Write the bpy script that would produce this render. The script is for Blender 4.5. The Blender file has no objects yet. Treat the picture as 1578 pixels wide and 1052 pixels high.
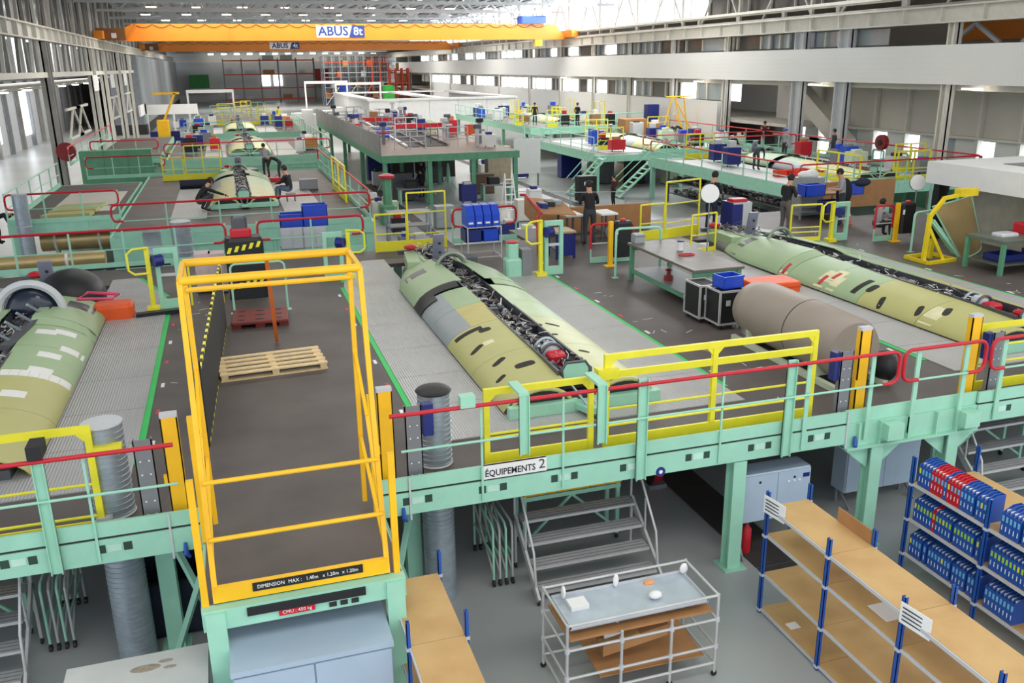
import bpy, bmesh, math, random
from mathutils import Vector, Matrix
random.seed(7)
S = bpy.context.scene
COL = S.collection
PI = math.pi
# ------------------------------------------------------------------ camera
HC = 7.6
YAW, PITCH, ROLL, FPX = 0.30465, 0.30505, -0.013037, 1355.32
_f = Vector((math.sin(YAW)*math.cos(PITCH), math.cos(YAW)*math.cos(PITCH), -math.sin(PITCH)))
_r0 = Vector((math.cos(YAW), -math.sin(YAW), 0)); _u0 = _r0.cross(_f)
_r = _r0*math.cos(ROLL) + _u0*math.sin(ROLL); _u = _u0*math.cos(ROLL) - _r0*math.sin(ROLL)
cd = bpy.data.cameras.new('camera'); cam = bpy.data.objects.new('camera', cd); COL.objects.link(cam)
cd.sensor_width = 36.0; cd.lens = FPX/1578*36.0; cd.clip_end = 600; cd.clip_start = 0.1
cam.matrix_world = Matrix(((_r.x, _u.x, -_f.x, 0), (_r.y, _u.y, -_f.y, 0), (_r.z, _u.z, -_f.z, HC), (0, 0, 0, 1)))
S.camera = cam
def at(x, y, z=None, Y=None, X=None):
    """world point seen at a photograph pixel, on the plane of a known height / depth / side"""
    d = _f + _r*((x-789)/FPX) - _u*((y-526)/FPX)
    t = (z-HC)/d.z if z is not None else (Y/d.y if Y is not None else X/d.x)
    return Vector((0, 0, HC)) + d*t
# ------------------------------------------------------------------ world, lights, exposure
w = bpy.data.worlds.new('sky'); S.world = w; w.use_nodes = True
bg = w.node_tree.nodes['Background']; bg.inputs[0].default_value = (0.86, 0.92, 1.0, 1); bg.inputs[1].default_value = 1.45
S.view_settings.view_transform = 'Standard'; S.view_settings.look = 'None'; S.view_settings.gamma = 1
S.view_settings.use_curve_mapping = False; S.view_settings.exposure = 0.25
def area(name, loc, sx, sy, power, col, rot=(0, 0, 0)):
    l = bpy.data.lights.new(name, 'AREA'); l.shape = 'RECTANGLE'; l.size = sx; l.size_y = sy; l.energy = power; l.color = col
    o = bpy.data.objects.new(name, l); COL.objects.link(o); o.location = loc; o.rotation_euler = rot
    return o
for i, y in enumerate((2, 16, 34, 58, 84, 112, 144, 180)):       # rows of high-bay roof lighting
    area('roof_lighting', (12, y, 12.5), 36, 5, (1500, 1150, 1300, 2300, 3400, 3900, 4200, 4500)[i], (1.0, 0.96, 0.9))
area('clerestory_daylight', (33.2, 72, 12.0), 3.2, 62, 6500, (0.95, 0.98, 1.0), (0, math.radians(62), 0))
area('aisle_fill_light', (-14.8, 85, 6.9), 5, 90, 3200, (1.0, 0.97, 0.92))                # added fill light that brightens the dark side aisle
# ------------------------------------------------------------------ helpers
def lin(c):
    return tuple(((v/255)/12.92 if v/255 <= .04045 else ((v/255+.055)/1.055)**2.4) for v in c)
MATS = {}
def mat(name, rgb, rough=.5, metal=0.0, var=.12, scale=3.0, bump=0.0, bscale=40.0, emit=0.0, trans=0.0, spec=None, kind='noise', rgb2=None):
    if name in MATS: return MATS[name]
    m = bpy.data.materials.new(name); m.use_nodes = True; nt = m.node_tree; b = nt.nodes['Principled BSDF']
    b.inputs['Roughness'].default_value = rough; b.inputs['Metallic'].default_value = metal
    c = lin(rgb)
    if spec is not None: b.inputs['Specular IOR Level'].default_value = spec
    tc = nt.nodes.new('ShaderNodeTexCoord')
    if var > 0 or rgb2:
        n = nt.nodes.new('ShaderNodeTexNoise'); n.inputs['Scale'].default_value = scale; n.inputs['Detail'].default_value = 5
        nt.links.new(tc.outputs['Object'], n.inputs['Vector'])
        r = nt.nodes.new('ShaderNodeValToRGB'); r.color_ramp.elements[0].position = .3; r.color_ramp.elements[1].position = .7
        c2 = lin(rgb2) if rgb2 else tuple(min(1, v*(1+var)) for v in c)
        c1 = c if rgb2 else tuple(v*(1-var) for v in c)
        r.color_ramp.elements[0].color = c1+(1,); r.color_ramp.elements[1].color = c2+(1,)
        nt.links.new(n.outputs['Fac'], r.inputs['Fac']); nt.links.new(r.outputs['Color'], b.inputs['Base Color'])
    else: b.inputs['Base Color'].default_value = c+(1,)
    if bump > 0:
        if kind == 'noise':
            t = nt.nodes.new('ShaderNodeTexNoise'); t.inputs['Scale'].default_value = bscale; out = t.outputs['Fac']
        else:
            t = nt.nodes.new('ShaderNodeTexWave'); t.inputs['Scale'].default_value = bscale; out = t.outputs['Fac']
            t.bands_direction = kind
        nt.links.new(tc.outputs['Object'], t.inputs['Vector'])
        bp = nt.nodes.new('ShaderNodeBump'); bp.inputs['Strength'].default_value = bump; bp.inputs['Distance'].default_value = .02
        nt.links.new(out, bp.inputs['Height']); nt.links.new(bp.outputs['Normal'], b.inputs['Normal'])
    if emit > 0:
        b.inputs['Emission Color'].default_value = c+(1,); b.inputs['Emission Strength'].default_value = emit
    if trans > 0:
        b.inputs['Transmission Weight'].default_value = trans
    MATS[name] = m
    return m
GREEN = mat('mint_green_paint', (158, 212, 186), .45, var=.06)
DGREEN = mat('deep_green_paint', (92, 150, 116), .5, var=.1)
LEMON = mat('lemon_yellow_paint', (236, 226, 50), .4, var=.06)
AMBER = mat('amber_yellow_paint', (246, 190, 26), .4, var=.07)
ORANGE = mat('orange_paint', (232, 90, 32), .5, var=.06)
CRANE = mat('crane_orange_paint', (216, 124, 24), .45, var=.06, scale=.5)
RED = mat('red_paint', (196, 26, 44), .4, var=.06)
DECK = mat('dark_deck_covering', (80, 73, 70), .55, var=0, rgb2=(98, 90, 86), scale=.9, bump=.05, bscale=8)
PLATE = mat('aluminium_tread_plate', (182, 181, 180), .5, .2, var=.05, scale=1.5, bump=.55, bscale=7, kind='X')
FLOOR = mat('grey_epoxy_floor', (158, 162, 162), .3, var=0, rgb2=(174, 177, 175), scale=.25)
STRIP = mat('dark_trench_cover', (62, 58, 56), .6, var=.15)
STEEL = mat('galvanised_steel', (164, 174, 182), .36, .5, var=.12, scale=6)
ALU = mat('bare_aluminium', (200, 200, 198), .4, .35, var=.08)
GREYP = mat('grey_paint', (128, 130, 134), .5, var=.07)
LGREY = mat('light_grey_paint', (196, 198, 200), .5, var=.04)
WHITE = mat('white_paint', (234, 233, 230), .5, var=.03)
CREAM = mat('cream_steel_paint', (212, 208, 198), .5, var=.05)
LSTEEL = mat('weathered_grey_steel', (150, 147, 142), .45, .25, var=.2, scale=.7)
BLACK = mat('black_plastic', (26, 26, 28), .5, var=.1)
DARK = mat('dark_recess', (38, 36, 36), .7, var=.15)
NAVY = mat('navy_blue_plastic', (28, 40, 116), .4, var=.08)
BLUE = mat('royal_blue_plastic', (30, 72, 196), .35, var=.08)
SHBLUE = mat('shelf_blue_paint', (34, 84, 168), .4, var=.06)
BOARD = mat('particle_board', (192, 152, 98), .6, var=0, rgb2=(204, 168, 112), scale=2.5, bump=.05, bscale=200)
CARD = mat('brown_cardboard', (172, 124, 78), .7, var=.1)
WOOD = mat('pale_pallet_wood', (232, 206, 158), .6, var=.12, scale=8)
CABBLUE = mat('pale_blue_grey_paint', (172, 190, 206), .4, var=.03)
TAPE = mat('green_floor_tape', (24, 196, 88), .45, var=.05)
PAPER = mat('white_paper', (238, 238, 236), .7, var=.02)
WALLW = mat('white_wall_cladding', (226, 225, 222), .55, var=.02, scale=.3, bump=.06, bscale=1.2, kind='Z')
WALLB = mat('beige_wall_cladding', (204, 198, 188), .6, var=.04, scale=.3)
ROOFM = mat('corrugated_roof_sheet', (166, 174, 180), .5, var=.05, scale=.3, bump=.9, bscale=1.2, kind='X')
SKY = mat('daylight_window', (240, 246, 255), .4, var=0, emit=2.2)
LAMP = mat('lit_lamp', (255, 250, 236), .4, var=0, emit=9)
WINDARK = mat('dim_window_glass', (92, 88, 82), .18, var=.35, scale=.5)
WINGREY = mat('pale_window_glass', (168, 178, 182), .15, var=.25, scale=.4)
SKING = mat('green_primer_skin', (158, 182, 140), .45, var=.05, scale=1.2)
SKINY = mat('yellow_primer_skin', (184, 182, 118), .45, var=.05, scale=1.2)
SKINB = mat('blue_grey_composite_skin', (150, 158, 160), .45, var=.05)
SKINO = mat('ochre_primer_skin', (190, 180, 108), .45, var=.05)
GUN = mat('dark_grey_structure', (88, 90, 96), .4, .4, var=.15)
MIX = mat('wiring_and_metal', (70, 64, 62), .3, .5, var=0, rgb2=(190, 186, 182), scale=14)
TAUPE = mat('taupe_tank_paint', (150, 138, 126), .5, var=.04)
BRONZE = mat('brushed_bronze_metal', (204, 178, 124), .36, .6, var=.1, scale=1.5)
MAROON = mat('maroon_plastic', (122, 44, 40), .55, var=.1)
HAZ = mat('mesh_fabric_black', (48, 47, 46), .8, var=.2, scale=30)
SKINH = mat('skin', (196, 148, 122), .55, var=.05)
HAIR = mat('dark_hair', (36, 28, 24), .7, var=.1)
JEAN = mat('dark_trousers', (52, 54, 60), .75, var=.1)
BLKC = mat('black_cotton', (28, 28, 32), .8, var=.1)
GRYC = mat('grey_cotton', (158, 158, 164), .8, var=.06)
SHOE = mat('black_shoes', (24, 22, 22), .5, var=.05)
INK = mat('dark_ink', (48, 46, 50), .6, var=0)
ABUSB = mat('logo_blue', (24, 52, 122), .5, var=0)

def xyz(v): return Vector(v)
class MB:
    def __init__(s): s.v = []; s.f = []
    def poly(s, pts, faces):
        n = len(s.v); s.v += [tuple(p) for p in pts]; s.f += [tuple(i+n for i in f) for f in faces]; return s
    def box(s, a, b):
        x0, y0, z0 = (min(p, q) for p, q in zip(a, b)); x1, y1, z1 = (max(p, q) for p, q in zip(a, b))
        return s.poly([(x0,y0,z0),(x1,y0,z0),(x1,y1,z0),(x0,y1,z0),(x0,y0,z1),(x1,y0,z1),(x1,y1,z1),(x0,y1,z1)],
                      [(3,2,1,0),(4,5,6,7),(0,1,5,4),(1,2,6,5),(2,3,7,6),(3,0,4,7)])
    def cbox(s, c, d): return s.box([p-q/2 for p, q in zip(c, d)], [p+q/2 for p, q in zip(c, d)])
    def bbox(s, a, b, r=.02):
        """box with chamfered vertical and top edges"""
        x0, y0, z0 = (min(p, q) for p, q in zip(a, b)); x1, y1, z1 = (max(p, q) for p, q in zip(a, b))
        def ring(i, z): 
            e = i
            return [(x0+e+r,y0+e,z),(x1-e-r,y0+e,z),(x1-e,y0+e+r,z),(x1-e,y1-e-r,z),(x1-e-r,y1-e,z),(x0+e+r,y1-e,z),(x0+e,y1-e-r,z),(x0+e,y0+e+r,z)]
        pts = ring(0, z0)+ring(0, z1-r)+ring(r*.6, z1)
        F = [tuple(range(7, -1, -1)), tuple(range(16, 24))]
        for k in (0, 8):
            for i in range(8): F.append((k+i, k+(i+1) % 8, k+8+(i+1) % 8, k+8+i))
        return s.poly(pts, F)
    def bar(s, p, q, a=.05, b=None):
        p = Vector(p); q = Vector(q); b = b or a; d = (q-p).normalized()
        up = Vector((0, 0, 1)) if abs(d.z) < .95 else Vector((0, 1, 0))
        r = d.cross(up).normalized(); u = r.cross(d).normalized()
        pts = [c+r*i*a/2+u*j*b/2 for c in (p, q) for i, j in ((-1,-1),(1,-1),(1,1),(-1,1))]
        return s.poly(pts, [(0,1,2,3),(7,6,5,4),(0,4,5,1),(1,5,6,2),(2,6,7,3),(3,7,4,0)])
    def tube(s, pts, r=.02, n=8, close=False, caps=True):
        P = [Vector(p) for p in pts]; rr = r if isinstance(r, (list, tuple)) else [r]*len(P)
        N0 = len(s.v); prev = None; m = len(P)
        for i, p in enumerate(P):
            if close: d = (P[(i+1) % m]-P[i-1])
            else: d = P[min(i+1, m-1)]-P[max(i-1, 0)]
            d = d.normalized() if d.length > 1e-9 else Vector((0, 0, 1))
            if prev is None:
                up = Vector((0, 0, 1)) if abs(d.z) < .9 else Vector((1, 0, 0)); u = d.cross(up).normalized()
            else: u = (prev-d*prev.dot(d)).normalized()
            prev = u; v = d.cross(u)
            for k in range(n):
                a = 2*PI*k/n; s.v.append(tuple(p+(u*math.cos(a)+v*math.sin(a))*rr[i]))
        for i in range(m if close else m-1):
            j = (i+1) % m
            for k in range(n): s.f.append((N0+i*n+k, N0+i*n+(k+1) % n, N0+j*n+(k+1) % n, N0+j*n+k))
        if caps and not close: s.f.append(tuple(N0+k for k in range(n-1, -1, -1))); s.f.append(tuple(N0+(m-1)*n+k for k in range(n)))
        return s
    def cyl(s, c, r, z0, z1, n=16, r2=None): return s.tube([(c[0], c[1], z0), (c[0], c[1], z1)], [r, r if r2 is None else r2], n)
    def lathe(s, c, prof, n=20):
        N0 = len(s.v)
        for r, z in prof:
            for k in range(n): s.v.append((c[0]+r*math.cos(2*PI*k/n), c[1]+r*math.sin(2*PI*k/n), c[2]+z))
        for i in range(len(prof)-1):
            for k in range(n): s.f.append((N0+i*n+k, N0+i*n+(k+1) % n, N0+(i+1)*n+(k+1) % n, N0+(i+1)*n+k))
        s.f.append(tuple(N0+k for k in range(n-1, -1, -1))); s.f.append(tuple(N0+(len(prof)-1)*n+k for k in range(n)))
        return s
    def prism(s, poly, d):
        """closed polygon (list of 3d points) swept along vector d"""
        n = len(poly); d = Vector(d); A = [Vector(p) for p in poly]
        return s.poly(A+[p+d for p in A], [tuple(range(n-1, -1, -1)), tuple(range(n, 2*n))]+[(i, (i+1) % n, n+(i+1) % n, n+i) for i in range(n)])
    def ell(s, c, r, n=12, m=8):
        prof = []
        N0 = len(s.v)
        for i in range(m+1):
            t = -PI/2+PI*i/m
            for k in range(n): s.v.append((c[0]+r[0]*math.cos(t)*math.cos(2*PI*k/n), c[1]+r[1]*math.cos(t)*math.sin(2*PI*k/n), c[2]+r[2]*math.sin(t)))
        for i in range(m):
            for k in range(n): s.f.append((N0+i*n+k, N0+i*n+(k+1) % n, N0+(i+1)*n+(k+1) % n, N0+(i+1)*n+k))
        return s
    def build(s, name, m, parent=None, smooth=False, local=False, label=None, kind=None):
        off = Vector((0, 0, 0))
        if parent is not None and not local:
            p = parent
            while p: off += p.location; p = p.parent
        me = bpy.data.meshes.new(name); me.from_pydata([(x-off.x, y-off.y, z-off.z) for x, y, z in s.v], [], s.f)
        bm = bmesh.new(); bm.from_mesh(me); bmesh.ops.recalc_face_normals(bm, faces=bm.faces); bm.to_mesh(me); bm.free()
        if smooth:
            me.polygons.foreach_set('use_smooth', [True]*len(me.polygons))
            try: me.set_sharp_from_angle(angle=math.radians(40))
            except Exception: pass
        me.materials.append(m)
        o = bpy.data.objects.new(name, me); COL.objects.link(o)
        if parent is not None: o.parent = parent
        if label: o['label'] = label
        if kind: o['kind'] = kind
        return o
LABELS = {}
def tag(o, label, cat, group=None, kind=None):
    if label in LABELS and (group is None or LABELS[label] != group): print('DUPLABEL', label)
    LABELS[label] = group
    n = len(label.split())
    if n < 4 or n > 16: print('LABELLEN', n, label)
    o['label'] = label; o['category'] = cat
    if group: o['group'] = group
    if kind: o['kind'] = kind
    return o
def thing(name, label, cat, loc=(0, 0, 0), group=None, rz=0, kind=None):
    o = bpy.data.objects.new(name, None); o.empty_display_size = .1; COL.objects.link(o); o.location = loc; o.rotation_euler = (0, 0, rz)
    return tag(o, label, cat, group, kind)
def struct(name, loc=(0, 0, 0)):
    o = bpy.data.objects.new(name, None); o.empty_display_size = .1; COL.objects.link(o); o.location = loc; o['kind'] = 'structure'; return o
def link_copy(src, parent, off=(0, 0, 0)):
    c = src.copy(); COL.objects.link(c); c.parent = parent; c.location = Vector(off); return c
def copy_tree(o, loc, rz=None, label=None, cat=None, group=None):
    def rec(a, par):
        c = a.copy(); COL.objects.link(c); c.parent = par
        for ch in a.children: rec(ch, c)
        return c
    c = rec(o, None); c.location = loc
    if rz is not None: c.rotation_euler = (0, 0, rz)
    if label: tag(c, label, cat or o['category'], group)
    return c
FONT = {}
def text(name, s, size, m, parent, origin, right, up, depth=.004, align='CENTER', sx=1.0, bold=0.0):
    cu = bpy.data.curves.new(name, 'FONT'); cu.body = s; cu.size = size; cu.extrude = depth; cu.align_x = align; cu.align_y = 'CENTER'; cu.resolution_u = 2; cu.offset = bold
    t = bpy.data.objects.new(name, cu); COL.objects.link(t)
    dg = bpy.context.evaluated_depsgraph_get(); me = bpy.data.meshes.new_from_object(t.evaluated_get(dg))
    bpy.data.objects.remove(t); me.materials.clear(); me.materials.append(m)
    r = Vector(right).normalized(); u = Vector(up).normalized(); n = r.cross(u)
    off = Vector((0, 0, 0)); p = parent
    while p: off += p.location; p = p.parent
    o0 = Vector(origin)-off
    for v in me.vertices: v.co = o0+r*v.co.x*sx+u*v.co.y+n*v.co.z
    o = bpy.data.objects.new(name, me); COL.objects.link(o); o.parent = parent
    return o
def arc(c, r, a0, a1, n, ax=(1, 0, 0), ay=(0, 0, 1), ry=None):
    c = Vector(c); ax = Vector(ax); ay = Vector(ay)
    return [c+ax*r*math.cos(a0+(a1-a0)*i/n)+ay*(ry or r)*math.sin(a0+(a1-a0)*i/n) for i in range(n+1)]
def hoop(p, q, z0, z1, r=.12):
    """inverted-U path between floor points p and q"""
    p = Vector((p[0], p[1], 0)); q = Vector((q[0], q[1], 0)); d = (q-p).normalized(); Z = Vector((0, 0, 1))
    return [p+Z*z0]+arc(p+d*r+Z*(z1-r), r, PI, PI/2, 4, d, Z)+arc(q-d*r+Z*(z1-r), r, PI/2, 0, 4, d, Z)+[q+Z*z0]
D = 2.2
# ================================================================== THE HALL
XL, XR, YF = -9.75, 34.0, 228.0
fl = MB().box((-26, -6, -.3), (46, YF, 0)).build('floor', FLOOR); fl['kind'] = 'structure'
# cable-trench covers set into the floor
for n, (x0, x1, y0, y1) in enumerate(((7.25, 8.0, 2, 30), (8.55, 9.15, 34, 60), (18.2, 18.75, 30, 75), (-2.4, -1.7, 2, 10.2))):
    k = 0; y = y0
    while y < y1 and k < 12:
        MB().box((x0, y+.01, .0), (x1, min(y+ (y1-y0)/10, y1)-.01, .012)).build('trench_cover', STRIP, fl); y += (y1-y0)/10; k += 1
# ---- right wall
wr = struct('wall_right', (XR, 0, 0))
MB().box((XR-.3, 22, 6.4), (XR+.1, 226, 8.25)).build('parapet_band', WALLW, wr)
MB().box((XR-.02, 58, 0), (XR+.3, 150, 4.88)).build('lower_panel', WALLW, wr)
MB().box((XR-.35, 20, 9.25), (XR+.35, 226, 9.32)).build('crane_beam_flange', CREAM, wr)
MB().box((XR-.06, 20, 9.3), (XR+.06, 226, 10.02)).build('crane_beam_web', CREAM, wr)
MB().box((XR-.35, 20, 10.0), (XR+.35, 226, 10.08)).build('crane_beam_flange', CREAM, wr)
MB().box((XR-.12, 20, 10.08), (XR+.02, 226, 10.2)).build('crane_rail', LSTEEL, wr)
stif = None
for i in range(44):
    y = 24+i*2.6
    if stif is None:
        stif = MB().box((XR-.3, y, 9.3), (XR+.3, y+.06, 10.0)).build('stiffener', CREAM, wr)
    else: link_copy(stif, wr, (0, i*2.6, 0))
for i, y in enumerate((28.5, 36.4, 44.4, 48.6, 57, 65, 73, 81, 90, 100, 112, 124, 138, 152, 170)):
    big = y in (44.4, 48.6)
    wd = .45 if big else .22
    MB().box((XR-.15, y-wd, 0), (XR+.35, y-wd+.09, 9.25)).box((XR-.15, y+wd-.09, 0), (XR+.35, y+wd, 9.25)).box((XR+.05, y-wd, 0), (XR+.15, y+wd, 9.25)).build('column', LGREY if big else CREAM, wr)
# galleries behind the bands: floor slabs, rear wall with windows
MB().box((XR+.4, 20, 6.1), (42, 226, 6.4)).build('gallery_slab', WALLB, wr)
MB().box((XR+.4, 50, 3.5), (42, 226, 3.7)).build('gallery_slab', WALLB, wr)
MB().box((42, 20, 0), (42.3, 226, 10.6)).build('rear_wall', WALLB, wr)
MB().box((XR-.2, 20, 10.6), (42.3, 226, 10.75)).build('gallery_roof', CREAM, wr)
rg = random.Random(3)
for lvl, z0, z1, ya in ((0, 8.35, 9.2, 26), (1, 4.92, 6.38, 56)):
    y = ya
    while y < 160:
        wd = rg.uniform(1.0, 2.4)*(1+y/220); t = rg.random()
        if lvl == 0 and y < 41: y += 1.2; continue
        bright = .55 if y > 78 else (.3 if y > 62 else .06)
        m_ = SKY if t < bright else (WINDARK if t < bright+.3 else WINGREY)
        wn = MB().box((XR+.62, y, z0), (XR+.66, y+wd, z1)).build('window_pane', m_, wr)
        MB().box((XR+.45, y+wd, z0), (XR+.75, y+wd+.16, z1)).build('mullion', CREAM, wr)
        if t > .7: MB().box((XR+.35, y+wd*.4, z0), (XR+.5, y+wd*.4+.3, z1)).build('pilaster', LGREY, wr)
        y += wd+.16
# lower right: beige cladding bays and door-like windows
y = 27.0; i = 0
while y < 56:
    MB().box((38.0, y, 3.6), (38.2, y+2.6, 6.4)).build('cladding_panel', WALLB, wr)
    MB().box((38.0, y, 0), (38.2, y+1.7, 3.5)).build('cladding_panel', WALLW, wr)
    MB().box((38.05, y+1.7, .2), (38.15, y+2.6, 3.4)).build('window_pane', SKY if i % 3 != 1 else WINGREY, wr)
    MB().box((37.75, y-.09, 0), (38.0, y+.09, 6.4)).build('mullion', CREAM, wr)
    y += 2.7; i += 1
MB().box((37.6, 27, 3.5), (38.0, 56, 3.62)).build('transom', CREAM, wr)
for y in (46.5, 50.5):
    m = MB(); m.bar((35.2, y-3, 2.9), (35.2, y+2, 2.9), .15); m.bar((35.2, y-1.6, 0), (35.2, y-.2, 2.9), .1); m.bar((35.2, y+1.4, 0), (35.2, y-.2, 2.9), .1); m.build('bracing', LGREY, wr)
m = MB().prism([(36, 46.2, 3.0), (36, 51.5, 6.2), (36, 53.5, 6.2), (36, 46.2, 1.8)], (.8, 0, 0)); m.build('stair_flight', WALLB, wr)
# clerestory above the crane beam: daylight panes and dim panes, lattice posts
y = 24.0; i = 0
while y < 160:
    wd = 2.55
    m_ = SKY if y > 60 else (WINDARK if y > 34 else WINGREY)
    MB().box((XR+.9, y, 10.75), (XR+.95, y+wd, 14.4)).build('window_pane', m_, wr)
    MB().box((XR+.75, y+wd, 10.6), (XR+.95, y+wd+.12, 14.5)).build('mullion', CREAM, wr)
    if i % 3 == 0:
        m = MB(); m.bar((XR+.2, y, 10.1), (XR+.2, y, 14.4), .2); m.bar((XR+.2, y, 10.2), (XR+.2, y+2.6, 13.6), .12); m.bar((XR+.2, y+5.2, 10.2), (XR+.2, y+2.6, 13.6), .12); m.build('lattice_post', CREAM, wr)
    if i % 2 == 0: MB().box((XR+.1, y, 10.2), (XR+.3, y+.3, 10.5)).build('rail_clip', CREAM, wr)
    y += wd+.12; i += 1
MB().box((XR+.15, 24, 10.5), (XR+.3, 150, 10.62)).build('walkway_rail', CREAM, wr)
# orange crane of the neighbouring bay, seen through the gallery
oc = thing('overhead_crane', 'orange crane girder glimpsed through the gallery behind the white wall band', 'crane', (37, 24, 9))
MB().box((39.3, 22, 8.62), (39.9, 42.5, 9.7)).build('girder', CRANE, oc)
MB().box((39.2, 22, 8.55), (40.0, 42.5, 8.64)).build('bottom_flange', CRANE, oc)
for y in (26.5, 31, 35.5):
    m = MB(); m.bar((36, y, 8.3), (36, y+1.6, 9.25), .18); m.bar((36, y+3.2, 8.3), (36, y+1.6, 9.25), .18); m.build('bracing', LGREY, wr)
# gallery lamps under the slab
for y in (60, 88, 46, 34):
    MB().box((XR-.3, y, 6.18), (XR-.1, y+1.1, 6.26)).build('strip_lamp', LAMP, wr)
# ---- left wall
wl = struct('wall_left', (XL, 0, 0))
for a, b in (((XL-.3, 30, 9.25), (XL+.3, 226, 9.33)), ((XL-.3, 30, 10.0), (XL+.3, 226, 10.08))): MB().box(a, b).build('crane_beam_flange', CREAM, wl)
MB().box((XL-.05, 30, 9.3), (XL+.05, 226, 10.02)).build('crane_beam_web', CREAM, wl)
stif = None
for i in range(48):
    if stif is None: stif = MB().box((XL-.25, 40, 9.3), (XL+.28, 40.08, 10.0)).build('stiffener', CREAM, wl)
    else: link_copy(stif, wl, (0, i*2.5, 0))
MB().box((XL-.4, 30, 7.2), (XL+.1, 226, 7.5)).build('tie_beam', CREAM, wl)
for i, y in enumerate((40.5, 60.5, 81, 88.8, 101, 112, 124)):
    wd = .42 if i in (0, 1, 2) else .3
    MB().box((XL-.35, y-wd, 0), (XL+.25, y-wd+.1, 9.3)).box((XL-.35, y+wd-.1, 0), (XL+.25, y+wd, 9.3)).box((XL-.1, y-wd, 0), (XL, y+wd, 9.3)).build('column', LSTEEL if i < 2 else CREAM, wl)
for i in range(64):
    y = 42+i*1.25
    MB().bar((XL-.1, y, 7.5), (XL-.1, y+(.5 if i % 3 == 0 else 0), 9.25), .16, .1).build('stud', LSTEEL if i % 2 else CREAM, wl)
    if i % 2 == 0: MB().box((XL-.8, y, 7.5), (XL-.76, y+rg.uniform(.8, 2.0), 9.2)).build('window_pane', rg.choice((WINDARK, WINGREY, WINDARK, SKINB)), wl)
for i in range(60):
    y = 40+i*1.7
    MB().bar((XL-.2, y, 10.1), (XL-.2, y+(.8 if i % 2 else 0), 14.4), .18, .1).build('stud', LSTEEL if i % 3 else CREAM, wl)
    if i % 2: MB().box((XL-1.1, y, 10.1), (XL-1.05, y+2.2, 14.4)).build('window_pane', (WINGREY, WINDARK, MIX)[i % 3], wl)
MB().box((XL-1.4, 30, 10.05), (XL-1.3, 226, 14.5)).build('upper_cladding', LSTEEL, wl)
MB().box((-20, 30, 0), (-19.7, 226, 7.3)).build('rear_wall', LGREY, wl)
MB().box((-20, 30, 7.1), (XL-.3, 226, 7.25)).build('aisle_ceiling', GREYP, wl)
MB().box((-19.68, 88, 1.2), (-19.6, 93, 4.6)).build('window_pane', SKY, wl)
MB().box((-19.68, 104, 1.2), (-19.6, 108, 5.6)).build('window_pane', SKY, wl)
for i in range(18):
    y = 52+i*5.5
    MB().box((-19.6, y, 0), (-19.3, y+.35, 7.1)).build('pilaster', LSTEEL if i % 2 else GREYP, wl)
for y in (66, 70, 92, 106):
    m = MB(); m.bar((XL-.1, y, 3.2), (XL-.1, y+6, 3.2), .16); m.bar((XL-.1, y, 5.1), (XL-.1, y+6, 5.1), .16); m.bar((XL-.1, y, 3.2), (XL-.1, y+3, 5.1), .12); m.bar((XL-.1, y+6, 3.2), (XL-.1, y+3, 5.1), .12); m.build('bracing', CREAM, wl)
for i in range(5):
    MB().tube([(XL-3-i*.6, 34, 6.7-.12*i), (XL-3-i*.6, 130, 6.7-.12*i)], .14+.03*(i % 2), 8).build('ceiling_pipe', LSTEEL, wl, True)
for i in range(9): MB().box((XL-4, 50+i*8, 6.2), (XL-3.6, 51.4+i*8, 6.28)).build('strip_lamp', LAMP, wl)
for i in range(3): MB().box((XL+.26, 78.5+i*12.2, 6.0), (XL+.3, 81.5+i*12.2, 7.2)).build('wall_board', WHITE, wl)
# ---- far wall
wb = struct('wall_back', (0, YF, 0))
MB().box((-26, YF, 0), (46, YF+.3, 8.9)).build('lower_cladding', LGREY, wb)
MB().box((-26, YF, 10.9), (46, YF+.3, 15)).build('upper_cladding', WINGREY, wb)
MB().box((-26, YF+.1, 8.9), (46, YF+.3, 10.9)).build('window_band', WALLW, wb)
for i in range(14): MB().box((-2+i*2.9, YF-3, 10.55), (-.8+i*2.9, YF-2.6, 10.85)).build('strip_lamp', LAMP, wb)
for i in range(9): MB().box((-9+i*4.4, YF-.08, 11.2), (-5.2+i*4.4, YF, 12.8)).build('window_pane', (WINDARK, SKINB)[i % 2], wb)
# ---- roof
ce = struct('ceiling', (12, 100, 14.6))
MB().box((-26, -6, 14.6), (46, YF, 14.8)).build('roof_sheet', ROOFM, ce)
for i in range(36): MB().box((-11+i*1.3, 62, 14.48), (-10.72+i*1.3, YF, 14.6)).build('roof_rib', GREYP, ce)
for i, y in enumerate((54, 66, 78, 90, 103, 116, 130, 146, 164, 184, 206)):
    m = MB(); m.bar((XL-.6, y, 12.62), (XR+.6, y, 12.62), .3, .22); m.bar((XL-.6, y, 14.3), (XR+.6, y, 14.3), .3, .22); m.build('truss_chord', LGREY, ce)
    m = MB(); n = 12; dx = (XR-XL)/n
    for k in range(n):
        x = XL+k*dx; m.bar((x, y, 14.25), (x+dx/2, y, 12.65), .14); m.bar((x+dx/2, y, 12.65), (x+dx, y, 14.25), .14)
    m.build('truss_web', LGREY, ce)
    for k in range(0, n, 1):
        x = XL+k*dx+dx/2
        if i % 2 == 0: MB().prism([(x-.8, y-.02, 12.7), (x-.3, y-.02, 13.3), (x+.3, y-.02, 13.3), (x+.8, y-.02, 12.7)], (0, .05, 0)).build('gusset_plate', LGREY, ce)
lamp0 = None
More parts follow.
